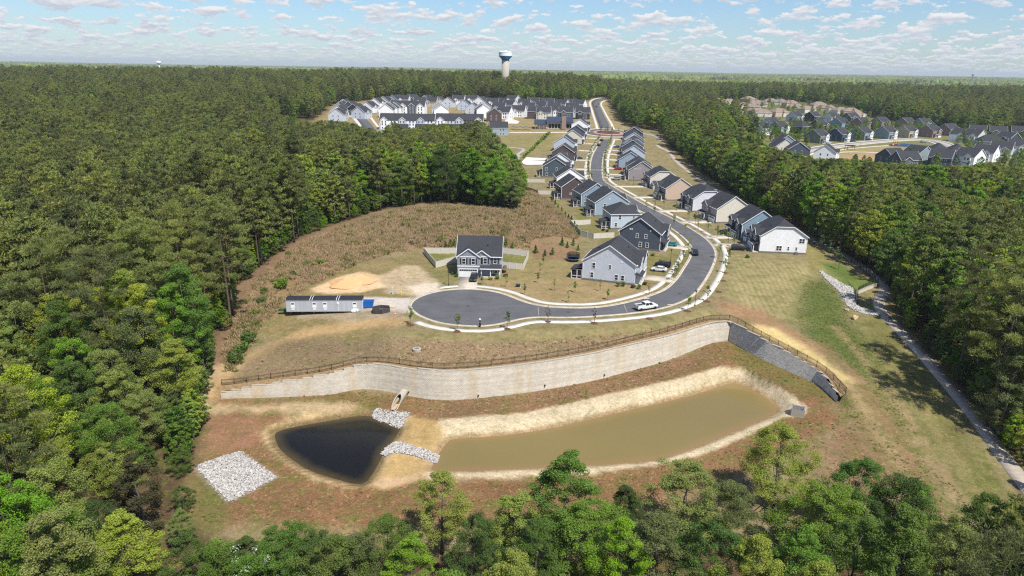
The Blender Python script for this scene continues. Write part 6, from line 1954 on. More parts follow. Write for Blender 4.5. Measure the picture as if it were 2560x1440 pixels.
# small fittings
def hydrant(px, py):
    g = G(px, py)
    t = thing('fire_hydrant', 'yellow fire hydrant on the grass left of the cul-de-sac', 'hydrant', tuple(g))
    Y = M('yellow_paint', (.75, .55, .03, 1))
    obj('barrel', MB().lathe([(.17, 0), (.17, .06), (.12, .08), (.12, .62), (.16, .64), (.16, .68)], 12).mesh('barrel', Y), t)
    obj('bonnet', MB().lathe([(.15, .68), (.13, .78), (.05, .84), (.05, .9)], 12).mesh('bonnet', Y), t)
    for a in (0, math.pi, -math.pi / 2):
        obj('nozzle', MB().tube([(math.cos(a) * .1, math.sin(a) * .1, .5), (math.cos(a) * .24, math.sin(a) * .24, .5)], .07, 8).mesh('nozzle', Y), t)
hydrant(1003, 736)
def bollard_box(name, px, py, dims, m, label, cat, cap=True, rz=0.0):
    g = G(px, py)
    t = thing(name, label, cat, tuple(g), rz)
    obj('cabinet', MB().box((0, 0, dims[2] / 2), dims, 0, 0, (.94, .94)).mesh('cabinet', m), t)
    obj('lid', MB().box((0, 0, dims[2] + .04), (dims[0] * 1.02, dims[1] * 1.02, .09), 0, 0, (.85, .85)).mesh('lid', m), t)
    obj('base_slab', MB().box((0, 0, .04), (dims[0] * 1.25, dims[1] * 1.25, .1)).mesh('base_slab', CONC), t)
    return t
bollard_box('utility_pedestal', 982, 735, (.3, .3, 1.7), M('pale_grey_paint', (.5, .5, .48, 1)), 'tall pale utility pedestal on the grass behind the gravel pad', 'pedestal')
bollard_box('transformer_box', 1295, 718, (1.1, .9, .8), GREENBLACK, 'low dark green transformer box right of the cul-de-sac house', 'utility box')
bollard_box('utility_box', 1797, 708, (.35, .3, .55), M('cream_paint', (.62, .52, .3, 1)), 'small cream utility box beside the pavement by the big lawn', 'utility box')
def cone(px, py, lab):
    g = G(px, py)
    t = thing('traffic_cone', lab, 'cone', tuple(g))
    O = M('orange_plastic', (.75, .14, .03, 1), .5)
    obj('base', MB().box((0, 0, .03), (.4, .4, .05)).mesh('base', O), t); obj('body', MB().lathe([(.16, .05), (.03, .7)], 12).mesh('body', O), t)
    obj('band', MB().lathe([(.125, .3), (.09, .45)], 12).mesh('band', TRIM), t)
cone(1025, 739, 'orange cone on the grass behind the cul-de-sac kerb')
cone(988, 787, 'orange cone beside the wash-out pit and gravel pad')
cone(1557, 334, 'orange cone on the roundabout island')
g = G(1200, 817.5)
t = thing('waste_station', 'dark green dog waste station with a white sign at the cul-de-sac kerb', 'waste station', (g[0], g[1], g[2] + .1))
obj('post', MB().box((0, 0, 1.0), (.08, .08, 2.0)).mesh('post', GREENBLACK), t)
obj('bin', MB().box((0, -.1, .5), (.42, .34, .75), 0, 0, (1.05, 1.05)).mesh('bin', GREENBLACK), t)
obj('dispenser', MB().box((0, -.07, 1.35), (.3, .14, .4)).mesh('dispenser', GREENBLACK), t)
obj('sign', MB().box((0, -.06, 1.8), (.42, .03, .4)).mesh('sign', TRIM), t)
def lamp_post(px, py, lab, h=4.3):
    g = G(px, py)
    t = thing('street_lamp', lab, 'street lamp', tuple(g), 0, 'black street lamps')
    mp = cache(('lp', h), lambda: MB().lathe([(.16, 0), (.16, .1), (.11, .5), (.06, .65), (.05, h - .7)], 10).mesh('post', BLACK))
    mh = cache(('lh', h), lambda: MB().lathe([(.06, h - .72), (.2, h - .66), (.17, h - .3), (.34, h - .26), (.08, h - .02), (.03, h + .06)], 10).mesh('lantern', BLACK))
    obj('post', mp, t); obj('lantern', mh, t)
    obj('globe', cache('lg', lambda: MB().lathe([(.12, h - .62), (.14, h - .34)], 10).mesh('globe', M('frosted_glass', (.4, .4, .38, 1), .3))), t)
for px, py, lab in ((1121.5, 714, 'black street lamp left of the cul-de-sac house drive'), (1676, 656, 'black street lamp on the grass by the pale grey house'), (1737, 765, 'black street lamp between the pavement and the big lawn'),
                    (1639, 511, 'black street lamp by the beige house on the right'), (1583, 462, 'black street lamp by the cream house on the right'), (1573, 300, 'black street lamp beside the roundabout'), (2150, 372, 'black street lamp beside the far park lawn')):
    lamp_post(px, py, lab)
g = G(1042, 876)
t = thing('manhole_ring', 'round concrete manhole ring on the slope above the wall', 'manhole', tuple(g))
obj('ring', MB().lathe([(.9, -.2), (.9, .45), (.62, .5), (.55, .45)], 20).mesh('ring', CONC3), t); obj('lid', MB().lathe([(.54, .40), (.54, .46)], 16).mesh('lid', FOUND), t)
# trampoline
g = G(1433, 652)
t = thing('trampoline', 'round trampoline with black safety net in the garden by the red mulch', 'trampoline', tuple(g))
tr_r = 2.0
BLUEPAD = M('blue_pad', (.12, .2, .42, 1))
obj('mat', MB().lathe([(.01, .8), (tr_r * .88, .8), (tr_r * .88, .78)], 28).mesh('mat', BLACK), t)
obj('pad', MB().lathe([(tr_r * .87, .8), (tr_r * .87, .86), (tr_r * 1.03, .84), (tr_r * 1.03, .78)], 28).mesh('pad', BLUEPAD), t)
_n = NT('safety_net'); _tr = _n.n('ShaderNodeBsdfTransparent'); _df = _n.n('ShaderNodeBsdfDiffuse', {0: (.01, .01, .012, 1)}); _mx = _n.n('ShaderNodeMixShader', {0: .6, 1: _tr.outputs[0], 2: _df.outputs[0]}); _n.t.links.new(_mx.outputs[0], _n.out.inputs[0])
mb = MB()
for k in range(28):
    a, b = 2 * math.pi * k / 28, 2 * math.pi * (k + 1) / 28
    mb.add([(tr_r * .95 * math.cos(a), tr_r * .95 * math.sin(a), .85), (tr_r * .95 * math.cos(b), tr_r * .95 * math.sin(b), .85), (tr_r * .95 * math.cos(b), tr_r * .95 * math.sin(b), 2.5), (tr_r * .95 * math.cos(a), tr_r * .95 * math.sin(a), 2.5)], [(0, 1, 2, 3)])
obj('safety_net', mb.mesh('safety_net', _n.m), t)
for k in range(6):
    a = k * math.pi / 3
    obj('pole', MB().tube([(tr_r * 1.02 * math.cos(a), tr_r * 1.02 * math.sin(a), 0), (tr_r * 1.02 * math.cos(a), tr_r * 1.02 * math.sin(a), 2.55)], .04, 6).mesh('pole', BLACK), t)
# ------------------------------------------------------------------ drainage works
g0, g1 = G(1003, 996), G(981, 1033)
ax = (g1 - g0); Lp = np.linalg.norm(ax[:2]); angp = math.atan2(ax[1], ax[0])
t = thing('culvert_pipe', 'concrete culvert pipe with mitred end above the dark pond', 'culvert', (g0[0], g0[1], g0[2] + .58), angp)
mb = MB(); ro, ri = .78, .62
NS = 24
drop = g0[2] - g1[2]
rows_o, rows_i = [], []
V, Fq = [], []
for k in range(NS):
    th = 2 * math.pi * k / NS
    cz, sy_ = math.cos(th), math.sin(th)
    xf = .6 + (Lp - .6) * (1 - cz) / 2
    for rr in (ro, ri):
        for xq in (-1.5, xf):
            V.append((xq, rr * sy_, rr * cz + .1 - drop * max(xq, 0) / Lp))
for k in range(NS):
    a, b = 4 * k, 4 * ((k + 1) % NS)
    Fq += [(a, a + 1, b + 1, b), (b + 2, b + 3, a + 3, a + 2), (a + 1, a + 3, b + 3, b + 1)]
mb.add(V, Fq)
obj('pipe', mb.mesh('pipe', CONC3, False), t)
obj('silt', MB().box((Lp * .45, 0, -.46 - drop * .45), (Lp * .95, .7, .1)).mesh('silt', M('damp_sand', srgb(206, 176, 140), .7)), t)
obj('painted_pipe_shade', MB().lathe([(.61, 0), (.61, .02)], 20).mesh('painted_pipe_shade', M('pipe_shade_black', (.004, .004, .004, 1), .9)), t, (-1.2, 0, .1)).rotation_euler = (0, R(90), 0)  # black disc closing the pipe, painted in place of its inner darkness
g = G(1993, 1036)
t = thing('riser_box', 'square concrete pond outlet box with a metal grate beside the muddy pond', 'outlet box', (g[0], g[1], g[2] - .1), R(-24))
mb = MB(); bw, bd, bh = 2.5, 2.1, 1.5
for a, b in (((-1, -1), (1, -1)), ((1, -1), (1, 1)), ((1, 1), (-1, 1)), ((-1, 1), (-1, -1))):
    mb.bar((a[0] * (bw / 2 - .1), a[1] * (bd / 2 - .1), bh / 2), (b[0] * (bw / 2 - .1), b[1] * (bd / 2 - .1), bh / 2), .2, bh)
obj('wall', mb.mesh('wall', CONC3), t)
obj('water_inside', MB().box((0, 0, .4), (bw - .42, bd - .42, .04)).mesh('water_inside', WATER_DARK), t)
GALV = M('galvanised_metal', (.42, .43, .44, 1), .4, .1, metal=.6)
obj('grate_frame', MB().bar((-bw / 2, -bd / 2 + .05, bh + .04), (bw / 2, -bd / 2 + .05, bh + .04), .1, .08).bar((-bw / 2, bd / 2 - .05, bh + .04), (bw / 2, bd / 2 - .05, bh + .04), .1, .08).bar((-bw / 2 + .05, -bd / 2, bh + .045), (-bw / 2 + .05, bd / 2, bh + .045), .1, .08).bar((bw / 2 - .05, -bd / 2, bh + .045), (bw / 2 - .05, bd / 2, bh + .045), .1, .08).mesh('grate_frame', GALV), t)
gm_ = MB().bar((0, -bd / 2 + .05, bh + .05), (0, bd / 2 - .05, bh + .05), .05, .06).mesh('grate_bar', GALV)
for k in range(9):
    obj('grate_bar', gm_, t, (-bw / 2 + .25 + k * (bw - .5) / 8, 0, 0))
# riprap
def rock_mesh(seed, sub=1):
    bm = bmesh.new(); bmesh.ops.create_icosphere(bm, subdivisions=sub, radius=.5)
    r = np.random.default_rng(seed)
    ax_ = r.normal(size=(5, 3)); ax_ /= np.linalg.norm(ax_, axis=1)[:, None]
    for v in bm.verts:
        p = np.array(v.co[:])
        for a in ax_:
            s = p @ a
            if s > .28:
                p = p - a * (s - .28) * .85
        v.co = Vector(p * (1 + .12 * r.normal()))
    me = bpy.data.meshes.new('stone'); bm.to_mesh(me); bm.free()
    return me
n_ = NT('white_stone')
oi_ = n_.n('ShaderNodeObjectInfo').outputs['Random']
n_.princ(n_.hsv(n_.mix(oi_, srgb(222, 218, 211), srgb(158, 151, 143)), v=n_.rng(n_.noise(4, 3, .6, n_.obco()), .3, .7, .85, 1.1)), .85, None, spec=.25)
STONE = n_.m
rocks = []
for k in range(5):
    me = rock_mesh(40 + k); me.materials.append(STONE); rocks.append(me)
ROCKS = lib_coll('riprap_stone', rocks)
def riprap(poly, label, dens, size, seed):
    W = np.array(GP(poly))
    r = np.random.default_rng(seed)
    lo, hi2 = W.min(0), W.max(0)
    n = int((hi2 - lo).prod() * dens)
    Q = lo + r.random((n, 2)) * (hi2 - lo)
    Q = Q[sdist(Q, W) + r.normal(size=len(Q)) * .12 > 0]
    z = H(Q[:, 0], Q[:, 1]) + .10 + .14 * r.random(len(Q))
    s = size * (.6 + .8 * r.random(len(Q)))
    instancer('riprap', np.column_stack([Q, z]), r.random(len(Q)) * 6.28, np.stack([s, s * (.7 + .4 * r.random(len(Q))), s * (.5 + .3 * r.random(len(Q)))], 1), r.integers(0, 5, len(Q)), ROCKS, label, 'riprap')
riprap([(490, 1167), (530, 1152), (597, 1130), (640, 1158), (692, 1195), (640, 1222), (572, 1256), (530, 1212)], 'flat pad of white riprap stone left of the dark pond', 44, .34, 1)
riprap([(932, 1040), (938, 1021), (975, 1031), (1000, 1033), (1025, 1034), (1012, 1052), (1002, 1072), (960, 1058), (935, 1050)], 'white riprap apron below the culvert pipe', 48, .36, 2)
riprap([(952, 1137), (965, 1120), (985, 1108), (1020, 1112), (1070, 1128), (1098, 1142), (1095, 1156), (1080, 1158), (1040, 1142), (1010, 1133), (985, 1132), (965, 1142)], 'white riprap spillway across the dam between the ponds', 48, .34, 3)
riprap([(2048, 678), (2056, 679), (2085, 698), (2110, 713), (2133, 722), (2134, 745), (2141, 765), (2165, 773), (2200, 787), (2196, 791), (2160, 785), (2140, 779), (2116, 764), (2108, 745), (2096, 728), (2072, 705)], 'white riprap swale running down to the path', 26, .42, 4)
riprap([(2052, 676), (2200, 786), (2190, 796), (2090, 740)], 'scattered white stones beside the riprap swale', .12, .4, 5)
BOULD = M('tan_boulder', srgb(206, 178, 140), .9, .2, scale=2.0, bump=.5)
for px, py, s, lab in ((2117, 777, 1.5, 'smaller tan boulder on the green slope by the swale'), (2137, 798, 2.2, 'larger tan boulder on the green slope by the path')):
    g = G(px, py); me = rock_mesh(px, 2); me.materials.append(BOULD)
    o = obj('boulder', me, None, (g[0], g[1], g[2] + s * .18), px, (s, s * .75, s * .62)); tag(o, lab, 'boulder')
# ------------------------------------------------------------------ small wall and fences by the path
tw_pts = [(2144, 766, -4.35), (2138, 726, -1.75), (2159, 714.5, -1.45), (2170, 713.5, -1.4), (2191, 709, -1.6)]
SW = np.array([G(2144, 766)[:2], at_z(2141, 745, -3.9)[:2], at_z(2166, 733, -3.8)[:2], at_z(2193, 721, -3.6)[:2]])
sw = thing('low_retaining_wall', 'short pale block retaining wall beside the curving path', 'retaining wall')
zt_ = np.array([-3.9, -1.9, -1.75, -1.9]); zb_ = H(SW[:, 0], SW[:, 1]) - .4
for i in range(3):
    n2 = 14
    line = np.array([SW[i] + (SW[i + 1] - SW[i]) * k / n2 for k in range(n2 + 1)])
    top = np.linspace(zt_[i], zt_[i + 1], n2 + 1); ft = np.minimum(np.linspace(zb_[i], zb_[i + 1], n2 + 1), top - .5)
    L3 = np.column_stack([line, top])
    wall_face('block_face', L3, ft, top, BLOCK, sw, .008)
    m_ = (L3[0] + L3[-1]) / 2
    dv = L3[-1] - L3[0]
    obj('cap', MB().bar(tuple(L3[0] + [0, 0, .02]), tuple(L3[-1] + [0, 0, .02]), .45, .14).mesh('cap', CONC3), sw)
# earth behind the small wall
bk = [G(2118, 702)[:2], G(2150, 700)[:2], G(2188, 698)[:2]]
V = [(*SW[0], zt_[0]), (*SW[1], zt_[1]), (*SW[2], zt_[2]), (*SW[3], zt_[3]), (*bk[2], Hs(*bk[2]) + .05), (*bk[1], Hs(*bk[1]) + .05), (*bk[0], Hs(*bk[0]) + .05)]
me = MB().add(V, [(0, 1, 6), (1, 5, 6), (1, 2, 5), (2, 3, 5), (3, 4, 5)]).mesh('bank_behind_small_wall', M('green_bank', srgb(104, 118, 52), .95, .35, scale=1.5, bump=.8))
if me.polygons[0].normal.z < 0:
    me.flip_normals()
structure('bank_behind_small_wall', me)
swz = lambda Lq: np.interp(dist_line(Lq, SW)[1] + 0.0, [0, 1, 2], [-2.9, -1.85, -1.85])
def swz(Lq):
    out = []
    for q in Lq:
        best = None
        for i in range(3):
            a, b = SW[i], SW[i + 1]; tt = np.clip(((q - a) @ (b - a)) / ((b - a) @ (b - a)), 0, 1)
            dd_ = np.linalg.norm(q - a - tt * (b - a))
            if best is None or dd_ < best[0]:
                best = (dd_, zt_[i] * (1 - tt) + zt_[i + 1] * tt)
        out.append(best[1])
    return np.array(out)
metal_fence(np.array([SW[0], SW[1], SW[2], SW[3]]), 'dark metal fence on top of the short wall by the path', 1.2, 2.0, m=GREENBLACK, z=swz)
metal_fence(np.array(GP([(2188, 700), (2173, 688), (2144, 665), (2112, 641), (2083, 623), (2054, 613), (2032, 606), (2000, 592)])), 'brown-black picket fence running along the upper path', 1.2, 2.2, m=M('brown_black_metal', (.035, .028, .024, 1), .5))
# ------------------------------------------------------------------ vehicles
CARP = {}
def paint(name, c):
    if name not in CARP:
        n = NT('car_paint_' + name); n.princ(c, .28, None, .1, .5, **{'Coat Weight': .4}); CARP[name] = n.m
    return CARP[name]
LIGHTM = M('headlight_glass', (.7, .7, .68, 1), .15); TAIL = M('tail_light', (.35, .02, .02, 1), .25)
TYRE = M('tyre_rubber', (.015, .015, .015, 1), .85); RIM = M('alloy_rim', (.3, .3, .31, 1), .35, metal=.7)
BODY = {'sedan': [(-2.3, .78, .45, .78), (-2.2, .86, .3, .95), (-1.3, .9, .25, 1.0), (0, .91, .24, .96), (1.1, .9, .24, .92), (1.9, .88, .26, .78), (2.25, .78, .34, .66)],
        'suv': [(-2.35, .84, .5, .95), (-2.25, .92, .34, 1.12), (-1.2, .95, .3, 1.12), (0, .96, .3, 1.1), (1.1, .95, .3, 1.06), (2.0, .93, .32, .98), (2.35, .82, .42, .8)],
        'pickup': [(-2.95, .9, .6, 1.02), (-2.9, .97, .5, 1.12), (-1.0, .98, .42, 1.15), (.4, .99, .42, 1.16), (1.5, .98, .42, 1.18), (2.55, .96, .44, 1.12), (2.9, .86, .52, .9)]}
CAB = {'sedan': [(-1.75, -1.05, .95), (1.15, .35, .92), 1.42, .66], 'suv': [(-2.2, -1.85, 1.1), (1.15, .45, 1.06), 1.72, .72], 'pickup': [(-.85, -.7, 1.14), (1.6, .85, 1.16), 1.86, .74]}
def car(px, py, head, kind, colname, c, lab, group=None, g=None):
    g = G(px, py) if g is None else g
    t = thing('pickup_truck' if kind == 'pickup' else 'parked_car', lab, 'pickup' if kind == 'pickup' else 'car', (g[0], g[1], g[2] + .1), head, group)
    pm = paint(colname, c)
    def mkbody():
        mb = MB(); st = BODY[kind]; ring = []
        for x, w, zb, zt in st:
            ring += [(x, -w * .92, zb), (x, -w, (zb + zt) / 2), (x, -w * .93, zt), (x, w * .93, zt), (x, w, (zb + zt) / 2), (x, w * .92, zb)]
        fs = []
        for i in range(len(st) - 1):
            for k in range(6):
                a, b = i * 6 + k, i * 6 + (k + 1) % 6
                fs.append((a, b, b + 6, a + 6))
        fs += [tuple(range(5, -1, -1)), tuple(range(len(st) * 6 - 6, len(st) * 6))]
        mb.add(ring, fs)
        if kind == 'pickup':
            mb.box((-1.9, 0, 1.14), (1.85, 1.94, .1))
        me = mb.mesh('body', pm)
        return me
    obj('body', cache(('cb', kind, colname), mkbody), t)
    (x0, x0t, z0), (x1, x1t, z1), zr, wt_ = CAB[kind]
    wb = BODY[kind][3][1] * .9
    def mkcab():
        V = [(x0, -wb, z0 - .03), (x1, -wb, z1 - .03), (x1, wb, z1 - .03), (x0, wb, z0 - .03), (x0t, -wt_, zr - .06), (x1t, -wt_, zr - .06), (x1t, wt_, zr - .06), (x0t, wt_, zr - .06)]
        return MB().add(V, [(0, 1, 5, 4), (1, 2, 6, 5), (2, 3, 7, 6), (3, 0, 4, 7), (4, 5, 6, 7)]).mesh('cabin_glass', GLASS)
    obj('cabin_glass', cache(('cg', kind), mkcab), t)
    obj('roof_panel', cache(('cr', kind, colname), lambda: MB().box(((x0t + x1t) / 2, 0, zr - .03), (x1t - x0t + .1, wt_ * 2 + .04, .09), 0, 0, (.9, .88)).mesh('roof_panel', pm)), t)
    def mkpil():
        mb = MB()
        for s in (-1, 1):
            mb.bar((x0, s * (wb + .005), z0), (x0t, s * (wt_ + .01), zr - .05), .06, .14).bar((x1, s * (wb + .005), z1), (x1t, s * (wt_ + .01), zr - .05), .06, .1)
            xm = (x0 + x1) / 2
            mb.bar((xm, s * (wb + .01), z0), ((x0t + x1t) / 2, s * (wt_ + .012), zr - .05), .05, .1)
        return mb.mesh('pillars', pm)
    obj('pillars', cache(('cp', kind, colname), mkpil), t)
    if kind == 'pickup':
        obj('bed_liner', cache('bed', lambda: MB().box((-1.9, 0, 1.18), (1.7, 1.5, .05)).mesh('bed_liner', BLACK)), t)
        for s in (-1, 1):
            obj('bed_side', cache(('bs', colname), lambda: MB().box((-1.9, 0, 1.28), (1.95, .14, .24)).mesh('bed_side', pm)), t, (0, s * .87, 0))
        obj('tailgate', cache(('tg', colname), lambda: MB().box((-2.86, 0, 1.28), (.12, 1.7, .24)).mesh('tailgate', pm)), t)
    wr = .36 if kind == 'sedan' else .4
    st = BODY[kind]
    wx = (st[0][0] + .95, st[-1][0] - .9)
    ty = cache(('ty', wr), lambda: MB().lathe([(wr * .62, -.11), (wr * .97, -.11), (wr, -.06), (wr, .06), (wr * .97, .11), (wr * .62, .11)], 18).mesh('tyre', TYRE))
    rimm = cache(('rm', wr), lambda: MB().lathe([(.04, -.1), (wr * .64, -.09), (wr * .64, .09), (.04, .1)], 14).mesh('rim', RIM))
    for x in wx:
        for s in (-1, 1):
            w_o = obj('wheel', ty, t, (x, s * (st[3][1] - .09), wr - .08))
            w_o.rotation_euler = (R(90), 0, 0)
            obj('rim', rimm, w_o)
    for s in (-1, 1):
        obj('headlight', cache(('hl', kind), lambda: MB().box((0, 0, 0), (.12, .34, .14)).mesh('headlight', LIGHTM)), t, (st[-1][0] - .06, s * .58, st[-1][3] - .06))
        obj('tail_light', cache(('tl', kind), lambda: MB().box((0, 0, 0), (.1, .24, .2)).mesh('tail_light', TAIL)), t, (st[0][0] + .02, s * .66, st[0][3] - .06))
    return t
WHITEP, BLACKP, SILV, TEALP, REDP, BLUEP = (.72, .72, .72, 1), (.012, .012, .014, 1), (.28, .3, .33, 1), (.02, .22, .25, 1), (.3, .015, .02, 1), (.03, .06, .16, 1)
dirp = lambda a, b: math.atan2(*(G(*b)[:2] - G(*a)[:2])[::-1])
car(1184, 701, R(-92), 'suv', 'black', BLACKP, 'black SUV on the drive of the cul-de-sac house')
car(1615, 773, dirp((1590, 777), (1645, 769)), 'pickup', 'white', WHITEP, 'white pickup truck driving along the street bend')
car(1736, 636, R(-95), 'suv', 'black', BLACKP, 'black car coming down the street bend')
hd = aL1 - math.pi / 2
car(1647, 678, hd + math.pi, 'sedan', 'white', WHITEP, 'white sedan on the drive of the pale grey house')
car(1657, 667, hd + math.pi, 'suv', 'black', BLACKP, 'black SUV beside the white sedan on the drive')
car(1676, 615, aL2 + math.pi / 2, 'sedan', 'teal', TEALP, 'teal car on the drive of the dark slate house')
car(1845, 625, aR1 + math.pi / 2, 'suv', 'black', BLACKP, 'black SUV on the drive of the bright white house')
car(1540, 450, R(185), 'suv', 'silver', SILV, 'silver SUV on the drive of the plain grey house')
car(1545, 424, R(182), 'sedan', 'red', REDP, 'red car on a drive on the right of the street')
car(1542, 369, R(182), 'sedan', 'blue', BLUEP, 'dark blue car on a far drive right of the street')
car(1448, 397, R(5), 'sedan', 'blue', BLUEP, 'dark blue car on a drive left of the street')
car(1497, 365, R(70), 'suv', 'black', BLACKP, 'dark car parked at the left kerb below the roundabout')
car(1504, 353, R(70), 'suv', 'black', BLACKP, 'dark car parked at the left kerb closest to the roundabout')
# ------------------------------------------------------------------ rider on the path
g = G(2223, 806)
hb = math.atan2(*(G(2203, 779)[:2] - G(2240, 818)[:2])[::-1])
bk_ = thing('bicycle', 'pale bicycle ridden along the curving path', 'bicycle', (g[0], g[1], g[2] + .07), hb)
FRM = M('pale_blue_paint', (.45, .55, .62, 1), .3)
wheel_me = bpy.data.meshes.new('wheel'); bm = bmesh.new()
mbw = MB(); NW = 22
for k in range(NW):
    a, b = 2 * math.pi * k / NW, 2 * math.pi * (k + 1) / NW
    mbw.bar((.33 * math.cos(a), 0, .34 + .33 * math.sin(a)), (.33 * math.cos(b), 0, .34 + .33 * math.sin(b)), .035, .035)
for k in range(8):
    a = 2 * math.pi * k / 8
    mbw.bar((0, 0, .34), (.32 * math.cos(a), 0, .34 + .32 * math.sin(a)), .008, .008)
wm_ = mbw.mesh('wheel', TYRE)
for x in (-.52, .52):
    obj('wheel', wm_, bk_, (x, 0, 0))
obj('frame', MB().tube([(-.52, 0, .34), (-.12, 0, .3), (.4, 0, .82)], .025, 6).tube([(-.12, 0, .3), (-.22, 0, .85)], .022, 6).tube([(-.22, 0, .8), (.42, 0, .84)], .022, 6).tube([(-.52, 0, .34), (-.2, 0, .78)], .016, 6).tube([(.52, 0, .34), (.4, 0, .95)], .02, 6).mesh('frame', FRM), bk_)
obj('saddle', MB().box((-.24, 0, .9), (.26, .14, .06), 0, 0, (.8, .6)).mesh('saddle', BLACK), bk_)
obj('handlebar', MB().tube([(.36, -.28, 1.02), (.42, -.1, .98), (.42, .1, .98), (.36, .28, 1.02)], .016, 6).mesh('handlebar', BLACK), bk_)
def figure(joints, edges, radii, m, name, parent, loc=(0, 0, 0)):
    me = bpy.data.meshes.new(name); me.from_pydata(joints, edges, []); me.materials.append(m)
    o = obj(name, me, parent, loc)
    sk_ = o.modifiers.new('skin', 'SKIN')
    for v, r in zip(me.skin_vertices[0].data, radii):
        v.radius = (r, r)
    me.skin_vertices[0].data[0].use_root = True
    o.modifiers.new('smooth', 'SUBSURF').levels = 1
    o.modifiers['smooth'].render_levels = 1
    return o
n_ = NT('dark_clothes')
z__ = n_.n('ShaderNodeSeparateXYZ', {0: n_.obco()}).outputs[2]
n_.princ(n_.mix(n_.rng(z__, 1.49, 1.5), (.012, .012, .016, 1), srgb(190, 140, 112)), .8)
pr_ = thing('person', 'person in dark clothes riding a bicycle along the curving path', 'person', (g[0], g[1], g[2] + .07), hb)
J = [(-.22, 0, .98), (-.12, 0, 1.2), (.0, 0, 1.42), (.05, 0, 1.54), (.09, 0, 1.68), (.02, .19, 1.40), (.18, .25, 1.2), (.35, .27, 1.05), (.02, -.19, 1.40), (.18, -.25, 1.2), (.35, -.27, 1.05),
     (-.2, .1, .95), (.12, .11, .78), (-.06, .11, .36), (.06, .11, .3), (-.2, -.1, .95), (.16, -.11, .92), (.02, -.11, .52), (.14, -.11, .48), (.42, .29, 1.03), (.42, -.29, 1.03), (.40, .25, 1.08), (.40, -.25, 1.08)]
Eg = [(0, 1), (1, 2), (2, 3), (3, 4), (2, 5), (5, 6), (6, 7), (2, 8), (8, 9), (9, 10), (0, 11), (11, 12), (12, 13), (13, 14), (0, 15), (15, 16), (16, 17), (17, 18), (7, 19), (10, 20), (7, 21), (10, 22)]
Rd = [.15, .15, .14, .06, .11, .07, .05, .04, .07, .05, .04, .1, .075, .05, .045, .1, .075, .05, .045, .02, .02, .015, .015]
figure(J, Eg, Rd, n_.m, 'body', pr_)
bm.free()

# ------------------------------------------------------------------ saplings, shrubs, grass
MULCH = M('brown_mulch', srgb(110, 72, 54), .95, .3, scale=4.0, bump=.6)
SAP = [sapling(600 + k) for k in range(4)]; SAPR = [sapling(640, 'red', 3.2, .6, 7, 10)]; SAPT = [sapling(650 + k, 'sapling', 3.2, .42, 20, 14) for k in range(2)]; SAPY = [sapling(660 + k, 'yellow', 3.2, .6, 14, 12) for k in range(2)]
ring_me = MB().lathe([(.9, 0), (.85, .08), (.2, .13), (.02, .13)], 14).mesh('mulch_ring', MULCH)
def put_sap(px, py, lab, kind=0, mulch=True, s=1.0, k=[0]):
    k[0] += 1
    pr = (SAP, SAPR, SAPT, SAPY)[kind]; pr = pr[k[0] % len(pr)]
    g = G(px, py)
    t = thing('young_tree', lab, 'young tree', tuple(g), k[0] * 1.3, 'young planted trees')
    obj('trunk', pr[0], t, sc=(s, s, s)); obj('crown', pr[1], t, sc=(s, s, s))
    if mulch:
        obj('mulch_ring', ring_me, t, (0, 0, .01))
    return t
ORD = ['first', 'second', 'third', 'fourth', 'fifth', 'sixth', 'seventh', 'eighth', 'ninth', 'tenth', 'eleventh', 'twelfth', 'thirteenth', 'fourteenth', 'fifteenth']
for px, py, kd, lab in ((1026, 813, 0, 'young tree in mulch at the left end of the cul-de-sac pavement'), (1143, 829, 0, 'young tree in mulch below the middle of the cul-de-sac'), (1268, 823, 0, 'young tree in mulch right of the dog waste station'),
                        (1370, 805, 1, 'thin reddish young tree in mulch where the cul-de-sac meets the street'), (1486, 808, 1, 'thin reddish young tree in mulch left of the white pickup'), (1719, 778, 0, 'young tree in mulch right of the white pickup'),
                        (1767, 754, 0, 'young tree in mulch just right of the lamp by the lawn'), (1819, 658, 0, 'young tree in mulch at the top corner of the big lawn'), (1811, 682, 0, 'small young tree in mulch beside the big lawn pavement')):
    put_sap(px, py, lab, kd, True, 1.25)
for px, py, lab in ((1623, 797, 'bare mulch ring below the white pickup'), (1808, 702, 'upper bare mulch ring beside the big lawn'), (1797, 730, 'lower bare mulch ring beside the big lawn')):
    g = G(px, py); tag(obj('mulch_ring', ring_me, None, (g[0], g[1], g[2] + .01)), lab, 'mulch')
yard = [(1312, 737), (1420, 757), (1519, 750), (1386, 727), (1437, 731), (1500, 728), (1345, 707), (1350, 687), (1358, 662), (1622, 737), (1205, 712), (1265, 718)]
for k, (px, py) in enumerate(yard):
    put_sap(px, py, ORD[k] + ' thin sapling counted from the left on the bare lawn inside the bend' if k < 9 else ['reddish sapling near the pale grey house porch', 'left thin sapling in front of the cul-de-sac house', 'right thin sapling in front of the cul-de-sac house'][k - 9], 1 if k == 9 else 2 + (k % 2), False, 1.0)
kerbL = [(1684, 703), (1695, 679), (1706, 660), (1720, 639), (1690, 690), (1726, 622)]
for k, (px, py) in enumerate(kerbL):
    put_sap(px, py, ORD[k] + ' listed verge tree by the inner kerb of the bend', 3 if k % 2 else 0, False, 1.3)
roadR = [(1712, 588), (1683, 566), (1634, 541), (1615, 528), (1797, 646), (1792, 596), (1820, 610), (1770, 582), (1835, 618), (1745, 575), (1738, 560), (1722, 548), (1690, 533), (1660, 517), (1645, 505)]
for k, (px, py) in enumerate(roadR):
    put_sap(px, py, ORD[k] + ' verge tree by the houses on the right of the bend', 3 if k % 3 == 0 else 0, False, 1.35)
fenceline = [(2030, 609), (2051, 625), (2072, 638), (2088, 655), (2096, 674)]
